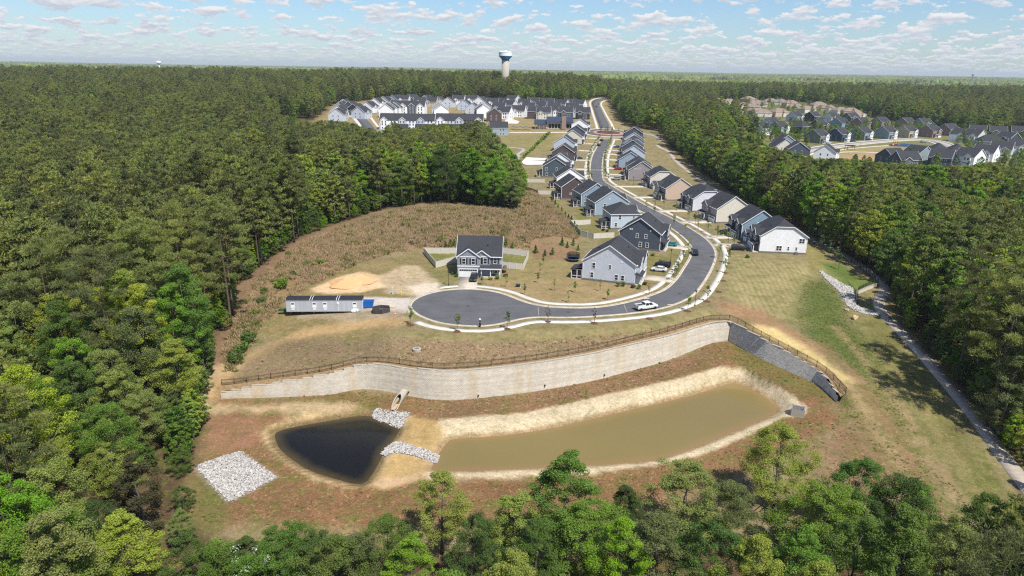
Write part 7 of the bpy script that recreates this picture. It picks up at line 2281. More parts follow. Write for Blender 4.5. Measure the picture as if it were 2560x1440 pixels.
for k, (px, py) in enumerate(fenceline):
    put_sap(px, py, ORD[k] + ' young tree from the white house down the slope to the path', 0, False, 1.5)
far_verge = []
for line, off, nm in ((ei, 1.6, 'left'), (eo, -1.7, 'right')):
    L_ = offset_line(line, off)
    i0 = int(np.argmin(np.linalg.norm(line[:, :2] - G(1480 if nm == 'left' else 1509, 455)[:2], axis=1)))
    idx = list(range(i0, len(L_) - 4, 9))
    for k, i in enumerate(idx):
        q = L_[i]
        pr = SAP[k % 4]
        t = thing('young_tree', 'street tree in the row along the %s kerb of the straight street' % nm, 'young tree', (q[0], q[1], Hs(*q)), k, 'street trees along the %s kerb' % nm)
        obj('trunk', pr[0], t, sc=(1.35,) * 3); obj('crown', pr[1], t, sc=(1.35,) * 3)
# front-yard trees on the right of the straight street
EV = [conifer_bush(700 + k) for k in range(3)]
ever = [(1114, 619), (1136, 615), (1265, 616), (1281, 622), (1339, 632), (1362, 639), (1381, 637), (1405, 614), (1418, 620), (1433, 614), (1445, 626), (1125, 616), (1256, 612), (1395, 522), (1404, 532), (1413, 541), (1421, 550), (1428, 556), (1436, 566), (1442, 578), (1447, 588), (1388, 512), (1380, 504)]
for k, (px, py) in enumerate(ever):
    pr = EV[k % 3]; g = G(px, py); s = .8 + .3 * ((k * 7) % 5) / 4
    where = 'behind the fence of the cul-de-sac house' if px < 1300 else 'in the red mulch bed by the trampoline' if py > 600 else 'in the row along the hill above the back gardens'
    t = thing('evergreen_shrub', '%s conical evergreen %s' % (ORD[k % 13], where), 'shrub', tuple(g), k, 'conical evergreens')
    obj('trunk', pr[0], t, sc=(s, s, s)); obj('crown', pr[1], t, sc=(s, s, s))
SH = [shrub(720 + k) for k in range(3)] + [shrub(730 + k, 1.1, .8, 'dark') for k in range(2)] + [shrub(740, 1.0, .8, 'yellow'), shrub(741, .9, .7, 'red')]
house_shrubs = [(1134, 686, 4, 'dark green shrub left of the cul-de-sac garage'), (1140, 692, 3, 'front dark shrub left of the cul-de-sac garage'), (1226, 700, 5, 'bright shrub in front of the cul-de-sac porch'), (1260, 682, 6, 'reddish shrub right of the cul-de-sac porch'), (1264, 692, 6, 'lower reddish shrub right of the cul-de-sac porch'), (1244, 698, 1, 'small shrub in the bed before the cul-de-sac porch'),
                (1545, 716, 1, 'first shrub along the pale grey house gable'), (1558, 716, 1, 'second shrub along the pale grey house gable'), (1583, 720, 6, 'shrub by the pale grey house porch'), (1598, 722, 1, 'shrub bed plant right of the pale grey porch'), (1612, 712, 6, 'tall shrub by the pale grey house drive'), (1630, 640, 4, 'shrub on the mound beside the slate house'),
                (1652, 656, 5, 'bright bush beside the drive of the pale grey house'), (1508, 577, 6, 'purple shrub by the pale blue house'), (1517, 580, 3, 'silver shrub by the pale blue house'), (1869, 645, 3, 'shrub by the white house porch'), (1803, 586, 3, 'dark bush before the blue house porch'), (1740, 545, 3, 'dark bush before the off-white house porch')]
for px, py, k, lab in house_shrubs:
    g = G(px, py); tag(obj('shrub', SH[k], None, tuple(g), px * .7, (1.05,) * 3), lab, 'shrub', 'garden shrubs')
rs = np.random.default_rng(15)
# hedge row beyond the lawn and bushes at the wood edge by the trailer
for k in range(14):
    f = k / 13; px, py = 1372 - 62 * f, 337 + 58 * f
    g = G(px, py); s = 2.0 if k < 7 else 1.6
    tag(obj('hedge_bush', SH[k % 3], None, tuple(g), k, (s, s, s * 1.2)), '%s bush from the far end of the green hedge row' % (ORD[k]), 'bush', 'bushes of the hedge row')
edge_bush = [(707, 720, 2.6), (660, 735, 1.6), (735, 690, 1.5), (760, 668, 1.3), (800, 660, 1.4), (620, 860, 2.4), (602, 880, 2.2), (640, 790, 1.8), (585, 905, 2.2), (720, 640, 1.3), (870, 640, 1.2), (650, 760, 2.0)]
for k, (px, py, s) in enumerate(edge_bush):
    g = G(px, py); tag(obj('wild_bush', SH[(0, 1, 3, 4)[k % 4]], None, tuple(g), k, (s,) * 3), ORD[k] + ' wild green bush on the rough slope between woods and trailer', 'bush', 'wild bushes on the rough slope')
# tall dry grass: tufts
n_ = NT('dry_grass'); oi_ = n_.n('ShaderNodeObjectInfo').outputs['Random']
n_.t.links.new(n_.n('ShaderNodeBsdfDiffuse', {0: n_.hsv(n_.mix(oi_, srgb(214, 188, 146), srgb(156, 130, 98)), v=n_.rng(oi_, 0, 1, .85, 1.15))}).outputs[0], n_.out.inputs[0])
DRY = n_.m
n_ = NT('green_weeds'); oi_ = n_.n('ShaderNodeObjectInfo').outputs['Random']
n_.t.links.new(n_.n('ShaderNodeBsdfDiffuse', {0: n_.hsv(n_.mix(oi_, srgb(130, 132, 72), srgb(108, 118, 60)), v=n_.rng(oi_, 0, 1, .8, 1.2))}).outputs[0], n_.out.inputs[0])
WEED = n_.m
def tuft(seed, m, h=.8, n=24, spread=.32, wd=.042):
    r = np.random.default_rng(seed); V, Fq = [], []
    for k in range(n):
        a = r.random() * 6.28; b = r.random() * spread; a2 = r.random() * 6.28
        p = np.array([math.cos(a) * b * .6, math.sin(a) * b * .6, -.05]); hh = h * (.6 + .5 * r.random())
        tip = p + np.array([math.cos(a) * b * 1.7, math.sin(a) * b * 1.7, hh])
        s = np.array([math.cos(a2), math.sin(a2), 0]) * wd
        i = len(V); V += [p - s, p + s, (p + tip) / 2 + s * .9 + [0, 0, h * .06], tip]; Fq.append((i, i + 1, i + 2, i + 3))
    return np_mesh('tuft', np.array(V), np.array(Fq), m)
TUFTS = lib_coll('tuft', [tuft(1, DRY), tuft(2, DRY, 1.0), tuft(3, DRY, .6, 14, .35), tuft(4, WEED, .7, 18, .35, .06), tuft(5, WEED, .45, 16, .4, .07)])
def scatter(name, label, poly, dens, seed, wts, smin, smax, clump=0.0, cs=6.0):
    W = np.array(GP(poly)); r = np.random.default_rng(seed)
    lo, hi2 = W.min(0), W.max(0)
    Q = lo + r.random((int((hi2 - lo).prod() * dens), 2)) * (hi2 - lo)
    Q = Q[inside(Q, W)]
    if clump:
        Q = Q[fbm(Q[:, 0], Q[:, 1], cs, seed, 3) + .25 * r.random(len(Q)) > clump]
    s = smin + (smax - smin) * r.random(len(Q)) ** 1.5
    ix = r.choice(5, len(Q), p=np.array(wts) / sum(wts))
    instancer(name, np.column_stack([Q, H(Q[:, 0], Q[:, 1])]), r.random(len(Q)) * 6.28, s, ix, TUFTS, label, 'grass')
HILL = [(600, 770), (640, 705), (760, 605), (960, 535), (1090, 512), (1290, 528), (1325, 475), (1370, 500), (1440, 575), (1445, 598), (1330, 600), (1322, 622), (1050, 622), (900, 658), (720, 745), (620, 860), (565, 930), (550, 900)]
scatter('tall_dry_grass', 'tall tan dry grass covering the rough hill behind the cul-de-sac house', HILL, 4.2, 11, (5, 6, 4, .8, .5), .6, 1.6, .50, 4.5)
scatter('hill_scrub', 'scattered dark green scrub on the rough hill', HILL, .10, 18, (0, 0, 0, 3, 1), 1.6, 3.0, .52)
scatter('rough_weeds', 'low dry weeds on the slope between the pavement and the long wall', [(600, 960), (700, 862), (960, 848), (1250, 858), (1500, 838), (1700, 815), (1500, 872), (1240, 912), (1100, 920), (960, 902), (900, 900), (800, 926)], 1.1, 12, (3, .5, 5, .6, .8), .35, .75, .5)
scatter('basin_grass', 'thin grass growing on the basin banks below the long wall', [(600, 1005), (870, 975), (1010, 982), (1260, 990), (1500, 945), (1780, 860), (1830, 858), (2050, 955), (2080, 1010), (2020, 1005), (1850, 912), (1790, 910), (1480, 990), (1100, 1045), (900, 1015)], 1.8, 13, (1, .3, 3, 1.2, 3), .25, .55, .48)
scatter('slope_grass', 'rough green grass on the slope between the lawn and the path', [(2060, 690), (2090, 720), (2130, 800), (2200, 900), (2300, 1100), (2240, 1060), (2150, 940), (2080, 880), (2000, 830), (1990, 770), (2010, 710)], 3.0, 14, (.5, .1, 1, 2, 6), .2, .45, .36)
scatter('meadow_grass', 'rough meadow grass between the ponds and the near trees', [(480, 1290), (490, 1210), (600, 1265), (800, 1220), (1060, 1225), (1500, 1195), (1720, 1160), (1900, 1100), (2030, 1040), (2120, 1000), (2330, 1160), (2500, 1330), (2100, 1340), (1500, 1380), (700, 1370)], 1.3, 16, (1, .4, 4, 1.5, 3.5), .25, .55, .46, 9.0)
scatter('wood_edge_weeds', 'green weeds along the edge of the woods by the dirt track', [(560, 930), (600, 800), (640, 780), (640, 840), (590, 930)], 3, 17, (1, .5, 1, 5, 3), .8, 1.9)
# planted plugs on the banks round the ponds, in rows
plug_rows = []
rb = np.array(BANKB); P_ = []
for off in (1.0, 2.0, 3.0):
    ln = resample(np.vstack([BANKB, BANKB[:1]]), .75)
    q = offset_line(ln, off)
    P_.append(q[sdist(q, BANKB) > .4])
P_ = np.vstack(P_)
P_ = P_[(sdist(P_, BIGW) < -.6)] + rs.normal(size=(len(P_[(sdist(P_, BIGW) < -.6)]), 2)) * .1
instancer('planted_plugs', np.column_stack([P_, H(P_[:, 0], P_[:, 1])]), rs.random(len(P_)) * 6.28, .55 + .45 * rs.random(len(P_)), rs.integers(3, 5, len(P_)), TUFTS, 'rows of small planted plugs on the pale bank of the muddy pond', 'plants')
# ------------------------------------------------------------------ trees that stand out
def hand_tree(px, py_top, Y, sp, k, lab, wpx=None, hi=True):
    p = at_y(px, py_top, Y)
    z = Hs(p[0], Y); h = p[2] - z
    pr = (PROTO_HI if hi else PROTO)[sp]; pr = pr[k % len(pr)]
    s = h / pr[2] / .985
    t = thing('cedar_tree' if sp == 'cedar' else 'pine_tree' if sp == 'pine' else 'broadleaf_tree', lab, 'tree', (p[0], Y, z - .1), px * .37, 'trees that stand out from the woods')
    sx = s
    if wpx:
        dpt = math.hypot(Y, CAM_Z - z - h * .6)
        sx = min((wpx * dpt / F) / (2 * pr[3]), s * 1.4)
    t.scale = (sx, sx, s)
    obj('trunk', pr[0], t); crown_of(pr[1], t, sp)
for a in HAND:
    hand_tree(*a)
# white blossom on the dogwood
p = at_y(625, 1395, 66.0)
r8 = np.random.default_rng(8)
cl = np.array([[*(r8.normal(size=3) * [1.6, 1.0, 1.3]), .7, .7, .5] for _ in range(9)])
n_ = NT('white_blossom'); n_.princ((.5, .52, .42, 1), .8); me = leaf_cloud('blossom', cl, 26, .17, n_.m, r8)
zb2 = Hs(p[0], 66)
t = thing('dogwood_tree', 'dogwood with white blossom at the bottom left of centre', 'tree', (p[0], 66, zb2))
pr = PROTO_HI['dark'][3]; s = (p[2] - zb2 + 1.2) / pr[2]
obj('trunk', pr[0], t, sc=(s,) * 3); cr_ = crown_of(pr[1], t, 'dark', (s,) * 3); obj('blossom', me, t, (0, -.8, p[2] - zb2))
bt = bare_tree(1)
for px, py, Y, s, lab in ((1000, 1385, 70, .7, 'bare pale branches of a dead tree at the bottom centre left'), (1205, 395, 285, 1.2, 'pale dead tree at the corner of the woods'), (2345, 640, 170, 1.0, 'pale bare tree among the woods right of the path'), (780, 475, 262, 1.1, 'leaning dead tree at the wood edge')):
    p = at_y(px, py, Y); z = Hs(p[0], Y); t = thing('dead_tree', lab, 'tree', (p[0], Y, z), px); t.scale = (s, s, (p[2] - z) / 14.0)
    obj('trunk', bt, t)
# understory along the wood edges
und_P = []
edge = resample(np.array(GP(CLEAR[1:15])), 3.2); edge2 = resample(np.array(GP(CLEAR[22:36])), 3.2)
ru = np.random.default_rng(31)
for ed, o1 in ((edge, -1), (edge2, -1)):
    for j in range(2):
        q = offset_line(ed, -1.0 * (2.0 + 3.2 * j)) if inside(offset_line(ed, 3.0), CLEARW).mean() > .5 else offset_line(ed, 2.0 + 3.2 * j)
        und_P.append(q + ru.normal(size=q.shape) * 1.2)
und = np.vstack(und_P); und = und[not_clear(und)]
und = und[ru.random(len(und)) < .8]
sc_ = .22 + .3 * ru.random(len(und))
sp_ = ru.choice([1, 2, 3, 4], len(und), p=[.45, .12, .33, .10]); sh_ = ru.integers(0, 5, len(und))
woods('understory', und, H(und[:, 0], und[:, 1]), sp_, sh_, sc_, 'low leafy understory along the edge of the woods', ru)

# ------------------------------------------------------------------ far streets
path_px('far_street', [(1513, 322), (1508, 308), (1500, 290), (1493, 272), (1487, 259), (1492, 252), (1503, 248.5), (1516, 247)], 8.6, .12, ASPH)
for off, nm in ((-6.8, 'pavement'), (6.8, 'pavement')):
    P_ = resample(chaikin([G(*p)[:2] for p in [(1513, 322), (1508, 308), (1500, 290), (1493, 272), (1487, 259), (1492, 252), (1503, 248.5), (1516, 247)]], 2), 3.0)
    structure(nm, ribbon(offset_line(P_, off + 1.2), offset_line(P_, off - 1.2), .16, nm, CONC2, .2))
g = G(1521, 332)
rc = g[:2]
def disc(name, r0, r1, dz, m, seg=40):
    a = np.linspace(0, 2 * math.pi, seg + 1)
    A = np.stack([rc[0] + r0 * np.cos(a), rc[1] + r0 * np.sin(a)], 1); B = np.stack([rc[0] + r1 * np.cos(a), rc[1] + r1 * np.sin(a)], 1)
    structure(name, ribbon(A, B, dz, name, m, .15))
REDPAVE = M('red_paving', srgb(176, 130, 118), .85, .12)
disc('roundabout_island', .05, 10.0, .3, MULCH); disc('roundabout_kerb', 10.0, 10.6, .38, CONC2); disc('roundabout_apron', 10.6, 13.0, .2, REDPAVE); disc('roundabout_street', 13.0, 18.5, .14, ASPH); disc('pavement', 20.0, 21.8, .18, CONC2)
for k in range(9):
    a = k * .7 + .2; q = rc + np.array([math.cos(a), math.sin(a)]) * (3 + 5.5 * (k % 3) / 2)
    pr = SAP[k % 4]
    t = thing('young_tree', 'small tree on the mulched roundabout island', 'young tree', (q[0], q[1], Hs(*q) + .25), k, 'trees on the roundabout island')
    obj('trunk', pr[0], t, sc=(1.2,) * 3); obj('crown', pr[1], t, sc=(1.2,) * 3)
path_px('far_street', [(1570, 331), (1605, 333), (1640, 340), (1655, 352)], 5, .12, ASPH3)
path_px('far_street', [(940, 345), (925, 322), (905, 300), (895, 290), (915, 284), (955, 280)], 8, .12, ASPH)
path_px('pavement', [(900, 318), (893, 305), (880, 292), (868, 285)], 3, .16, CONC2)
path_px('pavement', [(965, 345), (948, 322), (932, 302), (925, 292)], 2.4, .16, CONC2)
LOOP = [(1995, 388), (2020, 376), (2060, 369), (2120, 361), (2180, 355), (2240, 350), (2300, 348), (2340, 353), (2370, 364), (2395, 382), (2420, 400)]
path_px('far_street', LOOP, 8.5, .12, ASPH3)
for off in (-6.6, 6.6):
    P_ = resample(chaikin([G(*p)[:2] for p in LOOP], 2), 3.0)
    structure('pavement', ribbon(offset_line(P_, off + 1.0), offset_line(P_, off - 1.0), .16, 'pavement', CONC2, .2))
path_px('pavement', [(2060, 386), (2110, 379), (2180, 381), (2260, 383), (2320, 386)], 2.4, .14, CONC2)
path_px('pavement', [(2060, 386), (2090, 376), (2150, 369), (2220, 364)], 2.0, .14, CONC2)
# ------------------------------------------------------------------ rows of town houses and the houses round them
def town_row(px, py, wpx, units, cols, ang, label, eave=7.6, rise=4.6, d=13.0, step=0.0, uw=None):
    P = G(px, py)
    dep = np.hypot(P[1], CAM_Z - P[2])
    W = uw * units if uw else wpx * dep / F
    t = thing('town_house_row', label, 'town houses', tuple(P), ang, 'rows of town houses')
    u = W / units
    for k in range(units):
        x0 = -W / 2 + k * u; c = cols[k % len(cols)]
        sy = step * ((k % 2) - .5) * 2; sz = abs(step) * .35 * (k % 3)
        e = eave + sz
        obj('wall', MB().prism_x([(-d / 2 + sy, 0), (d / 2 + sy, 0), (d / 2 + sy, e), (sy, e + rise), (-d / 2 + sy, e)], x0 + .02, x0 + u - .02).mesh('wall', wm(c)), t)
        oh = .35; sl = rise / (d / 2)
        x1, x2 = x0 - (oh if (k == 0 or step) else 0) + .01 * k, x0 + u + (oh if (k == units - 1 or step) else 0)
        ye, ze, zr = d / 2 + oh, e - sl * oh + .12, e + rise + .12
        pl = [[(x1, -ye + sy, ze), (x2, -ye + sy, ze), (x2, sy, zr), (x1, sy, zr)], [(x2, ye + sy, ze), (x1, ye + sy, ze), (x1, sy, zr), (x2, sy, zr)]]
        rf = obj('roof', MB().slab(pl, .2).mesh('roof', ROOF), t)
        if step or k in (0, units - 1):
            mb = MB()
            for xx in ((x1, x2) if step else ((x1,) if k == 0 else (x2,))):
                mb.bar((xx, -ye + sy, ze - .1), (xx, sy, zr - .1), .1, .34).bar((xx, sy, zr - .1), (xx, ye + sy, ze - .1), .1, .34)
            obj('fascia', mb.mesh('fascia', TRIM), rf)
        if not step and k % 2 == 0 or (not step and units < 5):
            gw = u * .74; gr = gw / 2 * .8; xm = x0 + u / 2; y0 = -d / 2 - .7
            obj('front_gable', MB().prism_y([(xm - gw / 2, 0.02), (xm + gw / 2, 0.02), (xm + gw / 2, e), (xm, e + gr), (xm - gw / 2, e)], y0, -d / 2 + 2.5).mesh('front_gable', wm(c)), t)
            o2 = .3; s2 = gr / (gw / 2); zt, zb = e + gr + .1, e - s2 * o2 + .1; y1 = -d / 2 + 3.4
            gp = [[(xm - gw / 2 - o2, y0 - o2, zb), (xm, y0 - o2, zt), (xm, y1, zt), (xm - gw / 2 - o2, y1, zb)], [(xm, y0 - o2, zt), (xm + gw / 2 + o2, y0 - o2, zb), (xm + gw / 2 + o2, y1, zb), (xm, y1, zt)]]
            gf = obj('gable_roof', MB().slab(gp, .16).mesh('gable_roof', ROOF), t)
            mb = MB(); mb.bar((xm - gw / 2 - o2, y0 - o2 - .02, zb - .1), (xm, y0 - o2 - .02, zt - .1), .07, .34).bar((xm, y0 - o2 - .02, zt - .1), (xm + gw / 2 + o2, y0 - o2 - .02, zb - .1), .07, .34)
            obj('fascia', mb.mesh('fascia', TRIM), gf)
            yw = y0 - .04
        else:
            yw = -d / 2 + sy - .04
        for zz in (1.5, 4.2, 6.2 if eave > 7 else None):
            if zz is None:
                continue
            for q in (-.22, .22):
                obj('window', win_one(1.0, 1.45), t, (x0 + u / 2 + q * u * .8, yw, zz))
    if step == 0:
        for s, fc in ((-1, 'left'), (1, 'right')):
            pass
    return t
WG = ['white', 'pale_grey', 'ltgrey', 'white', 'white', 'dark_grey']
town_row(1021, 323, 132, 6, ['white', 'white', 'pale_grey', 'white', 'ltgrey', 'white'], 0, 'near left row of white town houses with front gables')
town_row(1150, 323, 114, 5, ['white', 'pale_grey', 'ltgrey', 'dark_grey', 'white'], 0, 'near right row of white and grey town houses with front gables')
town_row(1022, 284, 84, 4, ['pale_grey', 'white', 'dark_grey', 'white'], R(-4), 'white and dark town house row behind the near left row')
town_row(976, 291, 0, 5, ['white', 'ltgrey'], R(84), 'town house row seen end on at the left with stepped white gables', step=.9, uw=7.0)
town_row(1100, 292, 0, 7, ['white', 'pale_grey', 'white'], R(97), 'long town house row seen end on between the gabled rows', step=.9, uw=7.2)
town_row(1205, 292, 0, 5, ['white', 'dark_grey', 'white'], R(95), 'town house row seen end on behind the dark brown gable', step=.9, uw=7.0)
FH = dict(lod=1, base=False)
HPOS = []
def fhouse(px, py, ang, c, lab, grp, w=13.0, d=13.5, eave=6.0, rise=4.7, roof='gable', gab=None, wins=True, **k):
    P = G(px, py)
    HPOS.append(P[:2])
    g_ = gab if gab is not None else [(-2.3, 4.6, .9, None)]
    ws = [('front', x, z, .95, 1.45) for x in (1.2, 3.4) for z in (1.7, 4.4)] + [('left', x, z, .8, 1.3) for x in (-2.5, 2.0) for z in (1.7, 4.4)] + [('right', x, z, .8, 1.3) for x in (-2.5, 2.0) for z in (1.7, 4.4)] if wins else []
    return house(P, ang, lab, c, w=w, d=d, eave=eave, rise=rise, roof=roof, gables=g_, wins=ws, group=grp, lod=1, base=False, **k)
GT = 'detached houses round the town houses'
tl = [(846, 302, 88, 'ltgrey'), (850, 294, 88, 'white'), (853, 287, 88, 'pale_grey'), (857, 280, 88, 'slate'), (863, 274, 88, 'white'), (893, 288, 70, 'charcoal'), (925, 281, 72, 'white'), (944, 270, 72, 'white'), (965, 266, 75, 'pale_grey'), (990, 262, 60, 'ltgrey'),
      (1050, 268, 10, 'white'), (1080, 268, -10, 'tan'), (1098, 266, 80, 'ltgrey'), (1122, 268, 85, 'ltgrey'), (1148, 262, -8, 'white'), (1163, 275, 80, 'pale_blue'), (1183, 284, 85, 'ltgrey'), (1203, 266, 70, 'white'), (1232, 270, -5, 'white'), (1235, 302, 92, 'brown'),
      (1258, 270, -40, 'white'), (1262, 296, -20, 'white'), (1283, 262, -35, 'ltgrey'), (1297, 292, -12, 'white'), (1311, 272, -8, 'pale_grey'), (1334, 268, -6, 'white'), (1338, 296, -10, 'brown'), (1360, 297, -8, 'cream'), (1385, 284, -6, 'white'), (1405, 274, -30, 'pale_grey'), (1415, 296, -6, 'slate'), (1430, 284, -4, 'ltgrey'), (1448, 274, -25, 'white'), (1457, 297, -10, 'charcoal')]
tl += [(1010, 262, -5, 'white'), (1030, 260, 60, 'slate'), (1068, 262, 70, 'ltgrey'), (1180, 262, -4, 'white'), (1215, 282, 85, 'pale_grey'), (1248, 284, -10, 'ltgrey'), (1275, 276, -30, 'pale_grey'), (1322, 283, -8, 'ltgrey'), (1352, 280, -20, 'slate'), (1370, 270, -5, 'white'), (1395, 294, -6, 'white'), (1425, 272, -8, 'white'), (1440, 292, -6, 'pale_grey'), (905, 296, 72, 'ltgrey'), (880, 281, 75, 'slate')]
cw = {'ltgrey': 'light grey', 'white': 'white', 'pale_grey': 'pale grey', 'slate': 'slate', 'charcoal': 'charcoal', 'tan': 'tan', 'pale_blue': 'pale blue', 'brown': 'dark brown', 'cream': 'cream'}
for k, (px, py, a, c) in enumerate(tl):
    wh = 'at the left end of the town houses' if px < 1000 else 'behind the town house rows' if px < 1220 else 'between the town houses and the clubhouse' if py > 285 else 'in the back row near the far woods'
    fhouse(px, py, R(a), c, '%s gabled house %s, %s from the left' % (cw[c], wh, ORD[k % 15]), GT, eave=6.6 if c == 'brown' else 6.0, gab=[] if c == 'brown' else None)
fhouse(1246, 338, R(8), 'grey_blue', 'blue-grey house with screened porch standing before the clubhouse', GT, w=14, d=10, gab=[], rise=4.2)
for px, py, w, lab in ((1010, 331, 7, 'narrow dark-roofed garage before the near left town houses'), (1062, 331, 14, 'wide dark-roofed garage before the near left town houses'), (1135, 331, 14, 'dark-roofed garage before the near right town houses')):
    fhouse(px, py, 0, 'ltgrey', lab, 'garages before the town houses', w=w, d=9, eave=3.0, rise=3.4, gab=[], wins=False, name='garage_block', cat='garage')
# clubhouse
P = G(1402, 322)
ch = thing('clubhouse', 'modern clubhouse with blue-grey metal roof, brick chimney and white pavilion', 'clubhouse', tuple(P), R(-2))
CH_W = wm('cream'); BRK = M('tan_brick', srgb(170, 140, 120), .9, .2, scale=3.0)
obj('hall', MB().box((-1, 2, 3), (20, 10, 6)).mesh('hall', CH_W), ch)
obj('hall_roof', MB().slab([[(-12, -5, 5.6), (10, -5, 5.6), (10, 8.5, 9.2), (-12, 8.5, 9.2)]], .3).mesh('hall_roof', METROOF), ch)
obj('wing', MB().box((-15, 1, 2), (9, 8, 4)).mesh('wing', CH_W), ch)
obj('wing_roof', MB().slab([[(-22, -5, 3.6), (-11.5, -5, 3.6), (-11.5, 6.5, 6.8), (-22, 6.5, 6.8)]], .3).mesh('wing_roof', METROOF), ch)
obj('chimney', MB().box((2.2, -4.6, 5.2), (3.4, 1.4, 10.4)).mesh('chimney', BRK), ch)
obj('pavilion', MB().box((15.5, 0, 2.4), (11, 9, 4.8)).mesh('pavilion', wm('white')), ch)
obj('pavilion_roof', MB().box((15.5, 0, 5.0), (14, 12, .4)).mesh('pavilion_roof', ROOFBLK), ch)
for x in (-9, -6.5, -4, -1.5, 5.5, 8):
    obj('window', MB().box((0, 0, 0), (2.1, .1, 3.6)).mesh('window', GLASS), ch, (x, -3.06, 2.4))
for x in (11.6, 14.2, 16.8, 19.4):
    obj('window', MB().box((0, 0, 0), (1.6, .1, 3.2)).mesh('window', GLASS), ch, (x, -4.56, 2.1))
for x in (-21, -17.5, -14, -11.5):
    obj('column', MB().box((0, 0, 1.8), (.6, .6, 3.6)).mesh('column', BRK), ch, (x, -4.5, 0))
flat_poly('pool_deck', [(1262, 300), (1276, 296), (1299, 304), (1293, 310), (1265, 309)], .15, CONC2)
PARB = M('parasol_cloth', (.05, .08, .1, 1), .8)
for k in range(6):
    q = G(1284 + k * 8, 324 + (k % 2) * 1.5)
    t = thing('parasol', 'dark parasol in the row before the clubhouse wing', 'parasol', tuple(q), k, 'parasols before the clubhouse')
    obj('pole', MB().tube([(0, 0, 0), (0, 0, 2.6)], .05, 6).mesh('pole', TRIM), t); obj('canopy', MB().lathe([(1.7, 2.1), (.05, 2.75)], 8).mesh('canopy', PARB), t)
# ------------------------------------------------------------------ the subdivision on the right
GS = 'houses of the subdivision on the right'
sub = [(1900, 336, 22, 'white', 'white house back with small porch at the left of the subdivision'), (1946, 333, 22, 'sage', 'blue-grey house second from the left of the subdivision'), (1997, 331, 22, 'charcoal', 'near-black house with hipped roof in the subdivision'), (2045, 327, 22, 'brown', 'dark brown house behind the near-black one'), (2096, 321, 22, 'blue', 'light blue house behind the front row of the subdivision'),
       (1874, 320, 20, 'charcoal', 'dark house with white front gables at the subdivision edge'), (1986, 304, 20, 'ltgrey', 'pale grey house behind the second row of the subdivision'), (2030, 303, 20, 'charcoal', 'charcoal house beside the pale grey one at the back'), (2150, 320, 14, 'brick', 'white-backed brick house, left of three in a row'), (2198, 318, 14, 'brick', 'white-backed brick house, middle of three in a row'), (2262, 320, 14, 'brick', 'white-backed brick house, right of three in a row'),
       (2040, 356, 24, 'olive', 'olive-grey house with white garage facing the park'), (2094, 352, 24, 'navy', 'navy blue house facing the park'), (2151, 348, 22, 'sage', 'grey-blue sided house with white front facing the park'), (2212, 346, 20, 'sage', 'pale fronted house right of the grey-blue sided one'), (2263, 343, 18, 'tan', 'half-finished house with white front gable and bare ground'), (2322, 342, 16, 'brick', 'brick house with grey front gable facing the park'), (2368, 338, 12, 'brick', 'brick house behind the white house at the park corner'),
       (2400, 353, -55, 'white', 'white house with gable towards the park corner'), (2432, 356, -60, 'pale_grey', 'pale grey house right of the white corner house'), (2470, 372, -20, 'mid_grey', 'large grey house with row of windows at the right'), (2515, 364, -70, 'darkgreen', 'dark green gabled house at the right edge'), (2545, 345, -30, 'charcoal', 'dark house at the far right edge'),
       (1958, 373, 88, 'mid_grey', 'grey gabled house at the left end of the park'), (1952, 384, 92, 'cream', 'cream gabled house before the grey one at the left end'), (2062, 400, 60, 'white', 'white gabled house half hidden by trees below the park'), (2225, 412, 10, 'slate', 'dark roofed house behind the pines below the park'), (2290, 405, -70, 'sage', 'grey-green gabled house behind the trees below the park'), (2340, 398, -10, 'slate', 'dark hipped house below the park corner'),
       (2385, 400, -14, 'slate', 'dark roofed house right of the hipped one below the park'), (2420, 412, -60, 'white', 'white-gabled house before the trees at the lower right of the park'), (2460, 402, -50, 'white', 'small white-gabled house at the lower right of the subdivision'), (2500, 392, -40, 'pale_grey', 'pale gabled garage house near the right edge'), (2540, 385, -30, 'white', 'white house beside the right edge of the photo')]
for k, (px, py, a, c, lab) in enumerate(sub):
    big = 'large' in lab
    fhouse(px, py, R(a + 12 if 10 <= a <= 25 else a), c, lab, GS, w=18 if big else 13.0, d=14, roof='hip' if 'hipped' in lab or big else 'gable', rise=4.9,
           gab=[] if ('back' in lab or 'hipped' in lab or big) else [(2.4, 4.6, 1.2, 'white' if 'white' in lab or c in ('navy', 'sage') else None)], garage=(2.4, 1.3, 4.2) if a < 30 and py > 340 and 'back' not in lab else None, porch=(-5, -.5, 1.8) if py > 340 and abs(a) < 30 else None)
more = [(1925, 322, 30, 'ltgrey', 'pale house between the white-backed and sage houses'), (2075, 306, 25, 'pale_grey', 'pale grey house at the back behind the light blue one'), (2125, 306, 20, 'slate', 'slate house at the back left of the brick row'), (2305, 322, 18, 'sage', 'sage house at the back right of the brick row'), (2440, 342, -30, 'slate', 'slate house behind the pale grey corner house'), (2490, 345, -25, 'mid_grey', 'grey house behind the dark green gabled one'), (2350, 415, -40, 'slate', 'dark roofed house among the trees right of the grey-green gable'), (1990, 392, 80, 'slate', 'slate house at the lower left of the park'), (2260, 420, 0, 'slate', 'dark roof peeping over the pines below the park')]
for px, py, a, c, lab in more:
    fhouse(px, py, R(a), c, lab, GS, w=13, d=14, rise=4.8)
def lotcar(px, py, h, kind, cn, c, lab):
    car(px, py, R(h), kind, cn, c, lab)
